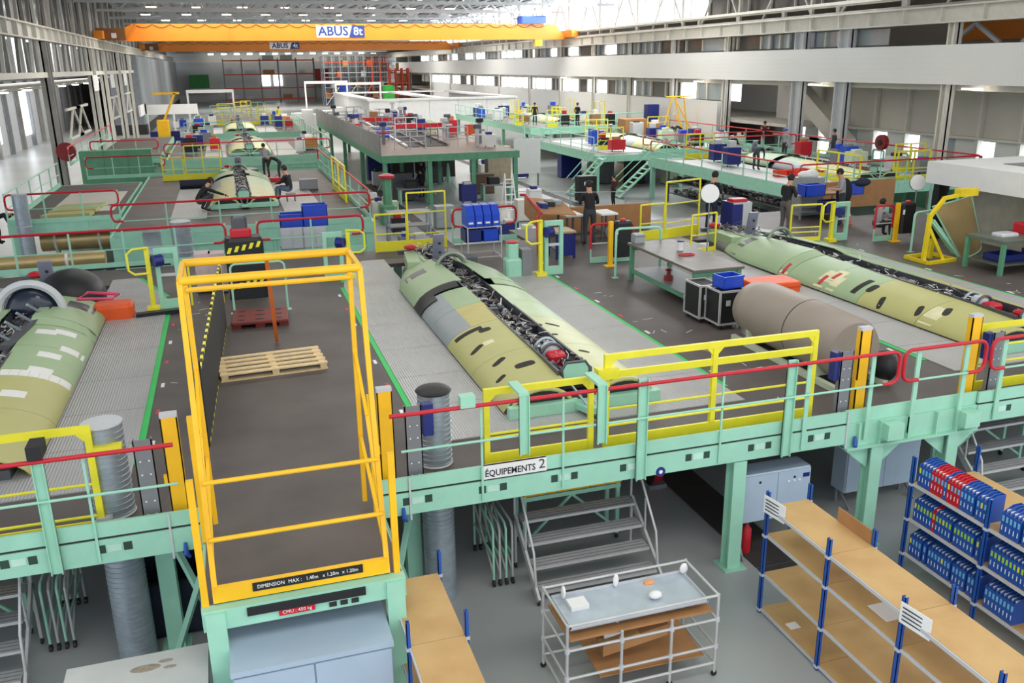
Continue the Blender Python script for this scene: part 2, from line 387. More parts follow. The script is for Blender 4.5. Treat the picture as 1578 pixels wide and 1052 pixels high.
for i, y in enumerate((60, 72, 84, 97, 110, 123, 138, 155, 174)):
    for k in range(10):
        x = -7.5+k*4.25+(1.4 if i % 2 else 0)
        if lamp0 is None:
            lamp0 = MB().box((x, y, 13.3), (x+.95, y+.55, 13.36)).build('lamp_panel', LAMP, ce); LX, LY = x, y
        else: link_copy(lamp0, ce, (x-LX, y-LY, 0))
# ---- cranes
def crane(y, zt, zb, label, mark, tx, th):
    t = thing('overhead_crane', label, 'crane', (12, y, zb))
    g = MB(); g.poly([(XL+2.4, y-.3, zb), (XR-.8, y-.3, zb), (XR-.8, y-.3, zb+.35), (XR-1.8, y-.3, zt), (XL+3.0, y-.3, zt), (XL+2.4, y-.3, zt-.3),
                      (XL+2.4, y+.3, zb), (XR-.8, y+.3, zb), (XR-.8, y+.3, zb+.35), (XR-1.8, y+.3, zt), (XL+3.0, y+.3, zt), (XL+2.4, y+.3, zt-.3)],
                     [(0,1,2,3,4,5), (11,10,9,8,7,6)]+[(i, (i+1) % 6, 6+(i+1) % 6, 6+i) for i in range(6)])
    gi = g.build('girder', CRANE, t)
    MB().box((XL+.8, y-.42, zb-.06), (XR-.5, y+.42, zb)).build('bottom_flange', CRANE, t)
    MB().box((XL+11, y-.33, zb), (XL+11.06, y-.3, zt)).build('splice', CRANE, gi)
    for x, m_ in ((XL+.4, CRANE), (XR-.4, CRANE)):
        MB().box((x-.35, y-2.2, 10.1), (x+.35, y+2.2, 10.75)).build('end_carriage', m_, t)
    MB().box((XL+.1, y-.9, zb+.1), (XL+2.4, y+.7, zb+1.0)).build('trolley_body', mat('dark_brown_trolley', (110, 70, 30), .5), t)
    MB().box((XL+1.3, y-.94, zb+.2), (XL+1.7, y-.9, zb+.6)).build('data_plate', LGREY, t)
    MB().bar((XL+2.5, y-.45, zb+.1), (XL+3.4, y-.45, zt), .08).build('stay', CRANE, t)
    pts = []
    for k in range(26):
        x0 = XL+3.2+k*(XR-XL-6)/26; dx = (XR-XL-6)/26
        for q in range(8): pts.append((x0+dx*q/8, y-.36, zt-.03-.28*math.sin(PI*q/8)))
    MB().tube(pts, .025, 5).build('festoon_cable', BLACK, t)
    MB().box((tx-th*2.25, y-.36, zb+.18), (tx+th*2.25, y-.32, zt-.12)).build('sign_board', WHITE, t)
    h = (zt-.12)-(zb+.18); zc = (zt+zb+.06)/2
    MB().prism([(tx+th*.75, y-.365, zb+.18), (tx+th*2.25, y-.365, zb+.18), (tx+th*2.25, y-.365, zt-.12), (tx+th*1.1, y-.365, zt-.12)], (0, .004, 0)).build('logo_field', ABUSB, t)
    text('lettering', 'ABUS', h*1.05, ABUSB, t, (tx-th*.68, y-.375, zc), (1, 0, 0), (0, 0, 1), sx=1.02, bold=.03)
    text('lettering', mark, h*.95, WHITE, t, (tx+th*1.62, y-.375, zc), (1, 0, 0), (0, 0, 1), bold=.008)
    return t
c1 = crane(87.2, 11.35, 9.98, 'large orange overhead crane girder with the 8t sign, nearer of the two', '8t', 11.1, .98)
MB().bbox((28.6, 86.4, 11.4), (31.2, 88, 12.1), .1).build('hoist_motor', BLUE, c1)
MB().box((30.1, 86.7, 9.3), (30.8, 87.4, 9.9)).build('hook_block', AMBER, c1)
c2 = crane(133, 11.0, 9.85, 'smaller orange overhead crane girder with the 4t sign, farther one', '4t', 9.1, .9)
# ================================================================== FRONT WORK PLATFORM
CX = (-4.4, 5.15, 14.8)          # centre lines of the three assembly bays
FY = 10.62                       # front edge of the deck
pf = thing('work_platform', 'mint green raised work platform with dark deck carrying the three foreground fuselages', 'platform', (4, 18, 0))
HOLE = (12.55, 24.6, 1.12)
def deck_piece(x0, x1, y0, y1): MB().box((x0, y0, D-.1), (x1, y1, D)).build('deck_board', DECK, pf)
edges = [-8.6]
for c in CX:
    deck_piece(edges[-1], c-HOLE[2], FY, 26.6); deck_piece(c-HOLE[2], c+HOLE[2], FY, HOLE[0]); deck_piece(c-HOLE[2], c+HOLE[2], HOLE[1], 26.6); edges.append(c+HOLE[2])
deck_piece(edges[-1], 24.5, FY, 26.6)
deck_piece(-.72, 1.38, 8.62, FY)
deck_piece(8.9, 21.5, 26.6, 28.5)
# edge beam with forklift-style pockets
def edge_beam(x0, x1, y=FY):
    MB().box((x0, y-.12, D-.34), (x1, y, D-.02)).build('edge_beam', GREEN, pf)
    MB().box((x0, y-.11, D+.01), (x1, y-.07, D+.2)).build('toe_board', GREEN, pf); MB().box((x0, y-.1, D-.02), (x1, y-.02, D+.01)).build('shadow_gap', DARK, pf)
    x = x0+.3
    while x < x1-.5:
        for q in (0, .3): MB().box((x+q, y-.122, D-.2), (x+q+.1, y-.119, D-.09)).build('pocket', mat('pocket_green', (44, 70, 58), .7), pf)
        m = MB().box((x+.12, y-.13, D-.19), (x+.28, y-.119, D-.1)); m.build('pocket_plate', mat('pale_mint', (190, 226, 208), .5), pf); x += 1.05
edge_beam(-8.6, -.78); edge_beam(1.45, 8.75); edge_beam(11.3, 17.5)
# bracketed column head between the two loops
MB().box((8.75, FY-.06, D-.02), (11.3, FY-.03, D+.2)).build('toe_board', GREEN, pf)
MB().box((8.75, FY-.1, D-.42), (11.3, FY-.02, D-.02)).build('edge_beam', GREEN, pf)
MB().box((8.75, FY-.18, D-.44), (11.3, FY+.05, D-.4)).build('beam_flange', GREEN, pf)
for x in (8.95, 9.35, 9.9, 10.45, 10.85): MB().box((x, FY-.17, D-.4), (x+.03, FY-.1, D-.02)).build('stiffener', GREEN, pf)
def column(x, y, z1=D-.36, br=False, m_=GREEN, par=None):
    par = par or pf
    c = MB().box((x-.11, y-.11, .02), (x+.11, y-.085, z1)).box((x-.11, y+.085, .02), (x+.11, y+.11, z1)).box((x-.015, y-.09, .02), (x+.015, y+.09, z1)).build('column', m_, par)
    MB().box((x-.19, y-.19, 0), (x+.19, y+.19, .025)).build('base_plate', m_, c)
    if br:
        for s in (-1, 1): MB().prism([(x+s*.1, y-.012, z1), (x+s*.62, y-.012, z1), (x+s*.1, y-.012, z1-.42)], (0, .024, 0)).build('gusset', m_, c)
column(9.35, FY-.05, D-.42, True); column(10.85, FY-.05, D-.42, True)
for x in (9.5, 11.0): MB().box((x-.12, FY-.32, D-.3), (x+.18, FY-.1, D-.04)).build('bracket_box', GREEN, pf)
column(6.9, FY); column(-1.35, 11.3); column(2.05, 11.6); column(-6.5, FY); column(15.5, FY)
for x in (-4, 4.6, 9.4, 14, 19): column(x, 18.5); column(x, 26.2)
# pier in front of the pallet gate
MB().box((-.75, 8.5, D-.24), (1.4, 8.62, D)).build('pier_beam', GREEN, pf)
for x in (-.76, 1.3): MB().box((x, 8.6, D-.24), (x+.1, FY, D-.02)).build('pier_beam', GREEN, pf)
for x in (-.62, 1.28):
    c = MB().box((x-.1, 8.46, .02), (x+.1, 8.62, D-.02)).build('pier_leg', GREEN, pf)
    MB().box((x-.16, 8.4, 0), (x+.16, 8.68, .025)).build('base_plate', GREEN, c)
for a, b in (((-.6, 10.5, .2), (-1.3, 11.2, 1.9)), ((-1.3, 10.9, .2), (-.7, 10.5, 1.9)), ((1.9, 11.2, .2), (1.45, 10.4, 1.9)), ((1.5, 10.5, .3), (2.1, 11.5, 1.8))): MB().bar(a, b, .07, .07).build('brace', GREEN, pf)
MB().box((-.3, 8.47, D-.12), (.95, 8.5, D-.03)).build('bumper', BLACK, pf)
for k in range(3): MB().box((.55+k*.12, 8.484, D-.2), (.63+k*.12, 8.5, D-.15)).build('slot', DARK, pf)
pl = MB().box((.02, 8.478, D-.19), (.4, 8.5, D-.115)).build('load_plate', RED, pf)
text('lettering', 'CMU : 450 kg', .055, WHITE, pf, (.21, 8.474, D-.152), (1, 0, 0), (0, 0, 1), .001)
pb = MB().box((2.86, FY-.135, D+.01), (3.78, FY-.06, D+.2)).build('name_board', WHITE, pf)
text('lettering', 'ÉQUIPEMENTS', .135, INK, pf, (3.25, FY-.14, D+.09), (1, 0, 0), (0, 0, 1), .001, sx=.84, bold=.002)
text('lettering', '2', .2, INK, pf, (3.71, FY-.14, D+.12), (1, 0, 0), (0, 0, 1), .001)
lg = MB().tube([(5.55, FY-.13, D-.3), (5.55, FY-.115, D-.3)], .075, 16).build('round_emblem', ABUSB, pf)
MB().tube([(5.55, FY-.135, D-.3), (5.55, FY-.13, D-.3)], .03, 10).build('emblem_mark', WHITE, pf)
for x in (-1.15, 1.85, 8.75): MB().bar((x, FY-.13, D+.2), (x, FY-.13, D-.42), .025, .015).build('hanging_strap', LGREY, pf)
for x in (-1.0, 1.75, 8.9): MB().tube([(x, FY-.14, D-.22), (x, FY-.16, D-.36), (x+.04, FY-.15, D-.42)], [.02, .035, .02], 8).build('blue_coupling', SHBLUE, pf)
# ---- tread plates and tape of the bays
def bay_floor(c, i):
    h = 2.66; yb = 22.2
    for s in (-1, 1):
        ys = [11.9, 13.4, 14.9, 16.6, 18.4, 20.3, yb]
        for y0, y1 in zip(ys, ys[1:]):
            xi = c+s*(1.12 if y0 > 12.5 else .02)
            MB().box((xi, y0+.008, D), (c+s*h, y1-.008, D+.02)).build('tread_plate', PLATE, pf)
        if not (i == 1 and s == 1):
            MB().prism([(c+s*1.12, yb+.01, D), (c+s*h, yb+.01, D), (c+s*h*.97, yb+.6, D), (c+s*1.75, 25.2, D), (c+s*1.12, 25.2, D)], (0, 0, .02)).build('tread_plate', PLATE, pf)
            MB().prism([(c+s*(h*.97), yb+.6, D), (c+s*(h*.97+.1), yb+.6, D), (c+s*1.86, 25.2, D), (c+s*1.76, 25.2, D)], (0, 0, .01)).build('floor_tape', TAPE, pf)
        MB().box((c+s*h, 12.6, D), (c+s*(h+.1), yb, D+.008)).build('floor_tape', TAPE, pf)
        for k in range(7):
            y = 13.2+k*1.35
            MB().box((c+s*(h+.18), y, D), (c+s*(h+.24), y+.22, D+.004)).build('floor_marker', RED if k % 2 else PAPER, pf)
for i, c in enumerate(CX): bay_floor(c, i)
r_ = random.Random(5)
scr = MB()
for k in range(42):
    x, y = r_.choice(((-1.5, 2.3), (8.1, 11.8), (17.6, 19)))[0]+r_.random()*.8, r_.uniform(11, 25)
    a = r_.random()*PI; l = r_.uniform(.03, .14); d = Vector((math.cos(a)*l, math.sin(a)*l, 0))
    scr.bar(Vector((x, y, D+.003))-d, Vector((x, y, D+.003))+d, .012, .003)
o = scr.build('paint_scuffs', PAPER, pf, kind='stuff')
# ---- guard rails of the front edge
def rail_post(gr, x, z0=D-.35, z1=D+1.12, y=FY-.15, w=.09, m_=GREEN):
    """channel-section post bolted to the beam"""
    return MB().box((x-w/2, y-.02, z0), (x+w/2, y, z1)).box((x-w/2, y-.06, z0), (x-w/2+.012, y, z1)).box((x+w/2-.012, y-.06, z0), (x+w/2, y, z1)).build('post', m_, gr)
def thin_post(gr, x, z1=D+1.1, y=FY-.14, w=.03): return MB().box((x-w/2, y-.01, D-.3), (x+w/2, y+.01, z1)).build('baluster', GREEN, gr)
ZR, ZM = D+1.13, D+.62
g = thing('guard_rail', 'red-topped guard rail along the left bay, between left frame edge and pallet gate', 'railing', (-4, FY, D))
MB().tube([(-8.6, FY-.2, ZR), (-.98, FY-.2, ZR)], .028, 10).build('top_rail', RED, g, True)
MB().tube([(-8.6, FY-.2, ZM), (-.98, FY-.2, ZM)], .018, 8).build('mid_rail', GREEN, g, True)
rail_post(g, -2.45, w=.13); rail_post(g, -5.6, w=.13); thin_post(g, -1.98)
MB().box((-2.53, FY-.25, ZR+.04), (-2.37, FY+.05, ZR+.2)).build('rubber_cap', BLACK, g)
g = thing('guard_rail', 'long red-topped guard rail in front of the middle fuselage', 'railing', (5, FY, D))
top = [(1.62, FY-.2, ZR), (9.4, FY-.2, ZR)]+arc((9.4, FY-.2, ZR-.13), .13, PI/2, 0, 5)+arc((9.4, FY-.2, ZM+.13), .13, 0, -PI/2, 5)+[(9.25, FY-.2, ZM)]
MB().tube(top, .028, 10).build('top_rail', RED, g, True)
MB().tube([(1.75, FY-.2, ZM), (9.25, FY-.2, ZM)], .018, 8).build('mid_rail', GREEN, g, True)
rail_post(g, 5.2, w=.15, z1=D+1.2); rail_post(g, 7.62, w=.15, z1=D+1.2)
for x in (3.42, 4.55):
    MB().box((x-.07, FY-.24, D+.35), (x+.07, FY-.22, D+1.2)).box((x-.07, FY-.28, D+.35), (x-.055, FY-.22, D+1.2)).box((x+.055, FY-.28, D+.35), (x+.07, FY-.22, D+1.2)).build('hanging_channel', GREEN, g)
    MB().box((x-.07, FY-.25, D+1.2), (x+.07, FY+.25, D+1.24)).build('channel_arm', GREEN, g)
for x in (2.85, 4.02, 6.5, 7.95, 9.1): thin_post(g, x, w=.03 if x < 7 else .07)
MB().box((2.55, FY-.25, ZR), (2.75, FY-.1, ZR+.16)).build('clamp', GREEN, g)
def loop_rail(label, x0, x1, ends=(1, 1)):
    g = thing('guard_rail', label, 'railing', ((x0+x1)/2, FY, D)); y = FY-.2; r = .14
    if ends[1]: pts = [(x0+.3, y, ZM)]+arc((x0+r, y, ZM+r), r, -PI/2, -PI, 5)+arc((x0+r, y, ZR-r), r, PI, PI/2, 5)+arc((x1-r, y, ZR-r), r, PI/2, 0, 5)+arc((x1-r, y, ZM+r), r, 0, -PI/2, 5)+[(x1-.3, y, ZM)]
    else: pts = [(x0+.3, y, ZM)]+arc((x0+r, y, ZM+r), r, -PI/2, -PI, 5)+arc((x0+r, y, ZR-r), r, PI, PI/2, 5)+[(x1, y, ZR)]
    MB().tube(pts, .03, 10).build('top_rail', RED, g, True)
    MB().tube([(x0+.28, y, ZM), (x1-(.28 if ends[1] else 0), y, ZM)], .018, 8).build('mid_rail', GREEN, g, True)
    for x in ((x0+.32, x1-.32) if ends[1] else (x0+.32, x0+1.9)): MB().box((x-.04, FY-.16, D-.3), (x+.04, FY-.13, ZR-.02)).build('post', GREEN, g)
    return g
loop_rail('short red rounded loop of guard rail between the two amber posts', 9.62, 11.2)
loop_rail('red rounded guard rail running off the right edge of the picture', 11.32, 16.5, (1, 0))
# ---- yellow swing gates behind the rail
def gate(label, x0, x1, zt, bars, y=FY+.28, w=.08, mid=None, hd=.16):
    t = thing('swing_gate', label, 'gate', ((x0+x1)/2, y, D))
    MB().box((x0, y-.03, D+.03), (x0+w, y+.03, zt)).build('stile', LEMON, t); MB().box((x1-w, y-.03, D+.03), (x1, y+.03, zt)).build('stile', LEMON, t)
    MB().box((x0+w, y-.03, zt-.09), (x1-w, y+.03, zt)).build('top_bar', LEMON, t)
    MB().box((x0+w, y-.02, D+.03), (x1-w, y+.02, D+.03+hd)).build('kick_plate', LEMON, t)
    for z in bars: MB().tube([(x0+w, y, z), (x1-w, y, z)], .02, 8).build('bar', LEMON, t, True)
    if mid:
        MB().box((mid-w/2, y-.035, D+.03+hd), (mid+w/2, y+.035, zt-.091)).build('stile', LEMON, t)
        for s in (-1, 1): MB().prism([(mid+s*w/2, y-.02, zt-.09), (mid+s*(w/2+.1), y-.02, zt-.09), (mid+s*w/2, y-.02, zt-.2)], (0, .04, 0)).build('corner_web', LEMON, t)
    for s, x in ((1, x0+w), (-1, x1-w)): MB().prism([(x, y-.02, zt-.09), (x+s*.1, y-.02, zt-.09), (x, y-.02, zt-.2)], (0, .04, 0)).build('corner_web', LEMON, t)
    return t
gate('low yellow swing gate above the equipment name board', 3.0, 4.64, D+1.16, (D+.42, D+.48))
gt = gate('wide tall yellow swing gate left of the grey tank', 4.8, 8.36, D+1.46, (D+.36, D+.62), mid=6.58)
MB().box((4.88, FY+.256, D+1.1), (8.28, FY+.304, D+1.2)).build('second_bar', LEMON, gt)
MB().box((4.68, FY+.2, D+1.1), (5.0, FY+.36, D+1.26)).build('hinge', LEMON, gt)
gl = gate('yellow swing gate at the left bay near the first round duct', -5.2, -1.92, D+1.32, (D+.55, D+.12), hd=.02)
MB().box((-1.92, FY+.22, D+.98), (-1.6, FY+.34, D+1.04)).build('latch', LEMON, gl)
MB().cyl((-1.93, FY+.3), .1, D+.02, D+.1, 14).build('pivot_foot', LGREY, gl)
gate('yellow swing gate at the right frame edge beside the amber post', 11.55, 14.4, D+1.2, (D+.5, D+.8), y=FY+.35)
# ---- amber stop posts and grey punched posts
def amber_post(x, z1, label, y=FY+.15):
    t = thing('stop_post', label, 'post', (x, y, D))
    MB().box((x-.1, y-.05, D), (x+.1, y-.03, z1)).box((x-.1, y-.05, D), (x-.085, y+.06, z1)).box((x+.085, y-.05, D), (x+.1, y+.06, z1)).build('channel', AMBER, t)
    MB().box((x-.1, y-.05, z1), (x+.1, y+.06, z1+.05)).build('cap', LGREY, t)
    MB().box((x-.16, y-.08, D), (x+.16, y+.1, D+.015)).build('foot_plate', AMBER, t)
    MB().box((x-.14, y-.07, D+.5), (x-.1, y-.02, D+.62)).build('lug', AMBER, t)
amber_post(-1.02, D+1.36, 'amber channel post left of the pallet gate')
amber_post(1.62, D+1.36, 'amber channel post right of the pallet gate')
amber_post(9.12, D+1.42, 'amber channel post in front of the grey tank')
amber_post(11.26, D+1.42, 'amber channel post in front of the right fuselage tail')
def grey_post(x, label, box=None, y=FY+.12):
    t = thing('punched_post', label, 'post', (x, y, D))
    MB().box((x-.11, y-.03, D), (x+.11, y-.015, D+1.12)).box((x-.11, y-.03, D), (x-.095, y+.06, D+1.12)).box((x+.095, y-.03, D), (x+.11, y+.06, D+1.12)).build('channel', GREYP, t)
    for k in range(6):
        for s in (-.05, .05): MB().tube([(x+s, y-.033, D+.12+k*.18), (x+s, y-.028, D+.12+k*.18)], .012, 6).build('bolt', PAPER, t)
    if box: MB().box((x+box-.06, y+.0, D+.65), (x+box+.08, y+.14, D+1.1)).build('hose_reel_box', NAVY, t)
grey_post(-1.35, 'grey punched steel post beside the left round duct')
grey_post(1.98, 'grey punched steel post beside the middle round duct', .2)
grey_post(8.8, 'grey punched steel post with navy box before the grey tank', -.14)
grey_post(11.75, 'grey punched steel post right of the last amber post', -.12)
# ---- spiral ducts through the deck
def duct(x, y, z1, r, label, flat):
    t = thing('air_duct', label, 'duct', (x, y, 0))
    prof = []; z = 0.0
    while z < z1:
        prof += [(r, z), (r, z+.055), (r+.008, z+.06), (r+.008, z+.068)]; z += .073
    MB().lathe((x, y, 0), prof, 28).build('spiral_pipe', STEEL, t, True)
    MB().cyl((x, y), r+.008, z, z+.02, 28).build('lid', LGREY if flat else BLACK, t)
    if not flat: MB().ell((x, y, z+.02), (r+.03, r+.03, .06), 20, 6).build('plastic_cover', BLACK, t, True)
    MB().tube([(x+.2+r*math.cos(a)-.2, y+r*math.sin(a), D+.02) for a in [2*PI*i/24 for i in range(24)]], .02, 6, True).build('collar', LGREY, t)
duct(-1.83, 11.15, 3.38, .235, 'galvanised spiral duct with flat grey lid at the left bay', True)
duct(2.38, 11.25, 3.22, .225, 'galvanised spiral duct with black plastic cover by the middle bay', False)
# ---- pallet gate
t = thing('pallet_gate', 'amber tubular pallet gate over the loading pier', 'gate', (.3, 9.4, D))
xa, xb = -.6, 1.22
A = lambda x, p: (x, p[0], p[1])
for x in (xa, xb):
    for a, b, w_ in (((8.62, 2.22), (9.28, 5.55), .055), ((10.25, 2.3), (10.2, 5.55), .055), ((9.28, 5.55), (10.2, 5.55), .05), ((8.72, 2.75), (9.5, 3.75), .04), ((9.5, 3.75), (10.2, 4.3), .04), ((8.66, 2.5), (10.2, 3.2), .04)):
        MB().bar(A(x, a), A(x, b), w_, w_).build('side_frame_tube', AMBER, t)
    o_ = .12 if x > 0 else -.12
    MB().box((x+o_*.9-.035, 8.6, D), (x+o_*.9+.035, 8.67, D+1.45)).build('guide_post', AMBER, t)
    MB().box((x+o_-.04, 10.0, D), (x+o_+.04, 10.08, D+1.6)).build('guide_post', AMBER, t)
for y, z in ((9.28, 5.55), (10.2, 5.55)): MB().tube([(xa, y, z), (xb, y, z)], .045, 10).build('cross_tube', AMBER, t, True)
MB().tube([(xa, 10.16, 5.25), (xb, 10.16, 5.25)], .03, 8).build('cross_tube', AMBER, t, True)
for z, y in ((2.9, 8.72), (3.5, 8.84)): MB().tube([(xa, y, z), (xb, y, z)], .026, 8).build('cross_tube', AMBER, t, True)
MB().box((xa, 8.6, D+.02), (xb, 8.66, D+.2)).build('kick_plate', AMBER, t)
MB().box((-.22, 8.592, D+.09), (.95, 8.6, D+.19)).build('caption_plate', BLACK, t)
for wd_, cx_ in (('DIMENSION', -.03), ('MAX :', .22), ('1.40m', .4), ('x 1.20m', .6), ('x 1.20m', .81)): text('lettering', wd_, .062, PAPER, t, (cx_, 8.588, D+.14), (1, 0, 0), (0, 0, 1), .001, sx=.86)
# mesh fence beside the gate
t = thing('mesh_fence', 'black mesh fence with yellow and black striped edging beside the pallets', 'fence', (-.55, 15, D))
fx0, fx1 = -.72, -.42
MB().prism([(fx0, 12.9, D+.05), (fx1, 19.6, D+.05), (fx1, 19.6, D+1.36), (fx0, 12.9, D+1.2)], (.02, 0, 0)).build('mesh_panel', HAZ, t)
for z0, z1 in ((D+.02, D+.02), (D+1.2, D+1.36)):
    n = 40
    for k in range(n):
        a = Vector((fx0, 12.9, z0)).lerp(Vector((fx1, 19.6, z1)), k/n); b = Vector((fx0, 12.9, z0)).lerp(Vector((fx1, 19.6, z1)), (k+1)/n)
        MB().bar(a, b, .04, .05).build('stripe', LEMON if k % 2 else BLACK, t)
for y in (12.95, 16.2, 19.5): MB().bar((fx0+(y-12.9)/6.7*.3, y, D), (fx0+(y-12.9)/6.7*.3, y, D+1.35), .04).build('post', BLACK, t)
# ---- pallets
t = thing('wooden_pallet', 'pale wooden pallet lying on the dark aisle deck', 'pallet', (.4, 16.4, D), rz=math.radians(4))
for k in range(5): MB().box((-.98, -.55+k*.245, .11), (.95, -.43+k*.245, .135)).build('deck_slat', WOOD, t, local=True)
for x in (-.9, 0, .87):
    MB().box((x-.06, -.55, .085), (x+.06, .55, .11)).build('cross_board', WOOD, t, local=True)
    for y in (-.5, 0, .5): MB().box((x-.06, y-.05, .02), (x+.06, y+.05, .085)).build('block', WOOD, t, local=True)
for y in (-.5, 0, .5): MB().box((-.98, y-.05, 0), (.95, y+.05, .02)).build('bottom_board', WOOD, t, local=True)
c = at(402, 495, z=D)
t = thing('plastic_pallet', 'maroon plastic pallet with oval holes behind the wooden pallet', 'pallet', (c.x, c.y, D), rz=math.radians(-3))
MB().bbox((-.6, -.55, .1), (.6, .55, .16), .02).build('deck', MAROON, t, local=True)
for x in (-.5, 0, .5):
    MB().box((x-.1, -.5, 0), (x+.1, .5, .1)).build('runner', MAROON, t, local=True)
    for y in (-.36, 0, .36): MB().ell((x*.8, y, .158), (.09 if x else .13, .05, .008), 14, 4).build('hole', DARK, t, local=True)
a, b = at(410, 395, Y=15.8), at(427, 528, z=D)
MB().bar(a, (b.x, b.y, D+.02), .07, .02).build('x', mat('strap_orange', (255, 126, 56), .5))
o = bpy.data.objects[-1] if False else [o for o in COL.objects if o.name.startswith('x')][0]; o.name = 'orange_strap'; o.data.name = 'orange_strap'
tag(o, 'orange strap hanging from the pallet gate down to the deck', 'strap')
# ================================================================== FUSELAGES
def prof_w(y):
    K = ((12.6, 1.36), (14, 1.4), (18, 1.42), (21.3, 1.4), (22.4, 1.12), (23.4, .92), (24.6, .62))
    for (a, p), (b, q) in zip(K, K[1:]):
        if y <= b: return p+(q-p)*max(0, (y-a))/(b-a)
    return K[-1][1]
def prof_h(y):
    K = ((12.6, .44), (14, .5), (18.9, .56), (19.3, .62), (21.3, .56), (22.5, .48), (24.6, .3))
    for (a, p), (b, q) in zip(K, K[1:]):
        if y <= b: return p+(q-p)*max(0, (y-a))/(b-a)
    return K[-1][1]
def sk(c, u, y, o=0.0):
    w_, h_ = prof_w(y), prof_h(y)
    zf = lambda v: h_*(max(0, 1-min(1, abs(v))**2.3))**.6
    z = zf(u)
    n = Vector((0, 0, 0))
    if o:
        e = .01; ua, ub = max(-1, u-e), min(1, u+e); tx, tz = (ub-ua)*w_, zf(ub)-zf(ua); n = Vector((-tz, 0, tx)).normalized()*o
    return Vector((c+u*w_, y, D+.02+z))+n
def patch(t, c, u0, u1, y0, y1, m_, name='skin_panel', o=0.0, th=.02, nu=7, ny=5, g=.006):
    if y1-y0 > 3*g: y0 += g; y1 -= g
    m = MB(); top = []; 
    for j in range(ny+1):
        for i in range(nu+1): top.append(sk(c, u0+(u1-u0)*i/nu, y0+(y1-y0)*j/ny, o))
    bot = [p-Vector((0, 0, th)) for p in top]; N = len(top); F = []
    idx = lambda i, j: j*(nu+1)+i
    for j in range(ny):
        for i in range(nu):
            F.append((idx(i, j), idx(i+1, j), idx(i+1, j+1), idx(i, j+1))); F.append((N+idx(i, j+1), N+idx(i+1, j+1), N+idx(i+1, j), N+idx(i, j)))
    bd = [idx(i, 0) for i in range(nu+1)]+[idx(nu, j) for j in range(1, ny+1)]+[idx(i, ny) for i in range(nu-1, -1, -1)]+[idx(0, j) for j in range(ny-1, 0, -1)]
    for a, b in zip(bd, bd[1:]+bd[:1]): F.append((a, N+a, N+b, b))
    return m.poly(top+bot, F).build(name, m_, t, True)
def on_skin(c, px, py):
    z = D+.5
    for _ in range(30):
        p = at(px, py, z=z); u = max(-.98, min(.98, (p.x-c)/prof_w(p.y))); z = sk(c, u, p.y).z*.5+z*.5
    return p, u
def spot(t, c, px, py, lu, ly, m_, name, o=.004, rot=0):
    p, u = on_skin(c, px, py)
    du = lu/prof_w(p.y)/2; u = max(-.97+du, min(.97-du, u))
    return patch(t, c, u-du, u+du, p.y-ly/2, p.y+ly/2, m_, name, o, .01, 3, 3)
def oval(t, c, px, py, lx, ly, ang, name='opening_dark_patch'):  # dark patch laid on the skin, the hole's shade is its colour
    p, u = on_skin(c, px, py); ca, sa = math.cos(ang), math.sin(ang); m = MB(); ring = []
    for k in range(14):
        a = 2*PI*k/14; ex = abs(math.cos(a))**.6*(1 if math.cos(a) > 0 else -1); ey = abs(math.sin(a))**.6*(1 if math.sin(a) > 0 else -1)
        dx, dy = ex*lx/2, ey*ly/2
        X, Y = p.x+dx*ca-dy*sa, p.y+dx*sa+dy*ca
        ring.append(sk(c, max(-.97, min(.97, (X-c)/prof_w(Y))), Y, .006))
    cen = sk(c, u, p.y, .006); N = 14
    m.poly(ring+[cen]+[q-Vector((0, 0, .02)) for q in ring], [(k, (k+1) % N, N) for k in range(N)]+[(k, N+1+k, N+1+(k+1) % N, (k+1) % N) for k in range(N)])
    return m.build(name, DARK, t)
def clutter(t, c, y0, y1, hw, z, n, seed, reds=2, name='equipment_module'):
    q = random.Random(seed); y = y0
    mats = (MIX, GUN, BLACK, STEEL, MIX, GUN, DARK)
    while y < y1:
        l = q.uniform(.14, .38); 
        for s in (-1, 1):
            x = c+s*q.uniform(.05, hw*.6); w_ = q.uniform(.1, hw*.75); h_ = q.uniform(.05, .2); m_ = q.choice(mats)
            if q.random() < .55: MB().bbox((x-w_/2, y, z), (x+w_/2, y+l*.8, z+h_), .015).build(name, m_, t)
            else: MB().tube([(x, y, z+h_*.6), (x, y+l*.8, z+h_*.6)], w_*.4, 10).build(name, m_, t, True)
        y += l
    wires = MB()
    for k in range(n):
        a = Vector((c+q.uniform(-hw, hw), q.uniform(y0, y1), z+q.uniform(.04, .2))); pts = [a]
        for _ in range(4): pts.append(pts[-1]+Vector((q.uniform(-.12, .12), q.uniform(-.22, .22), q.uniform(-.06, .07))))
        pts = [Vector((min(c+hw, max(c-hw, p.x)), p.y, max(z, p.z))) for p in pts]
        wires.tube(pts, q.uniform(.006, .018), 5)
    wires.build('wiring_loom', MIX, t, True, kind='stuff')
    wires = MB()
    for k in range(n//2):
        a = Vector((c+q.uniform(-hw, hw), q.uniform(y0, y1), z+q.uniform(.06, .22))); pts = [a]
        for _ in range(3): pts.append(pts[-1]+Vector((q.uniform(-.1, .1), q.uniform(-.18, .18), q.uniform(-.06, .06))))
        wires.tube(pts, q.uniform(.006, .014), 5)
    wires.build('bright_wiring', PAPER, t, True, kind='stuff')
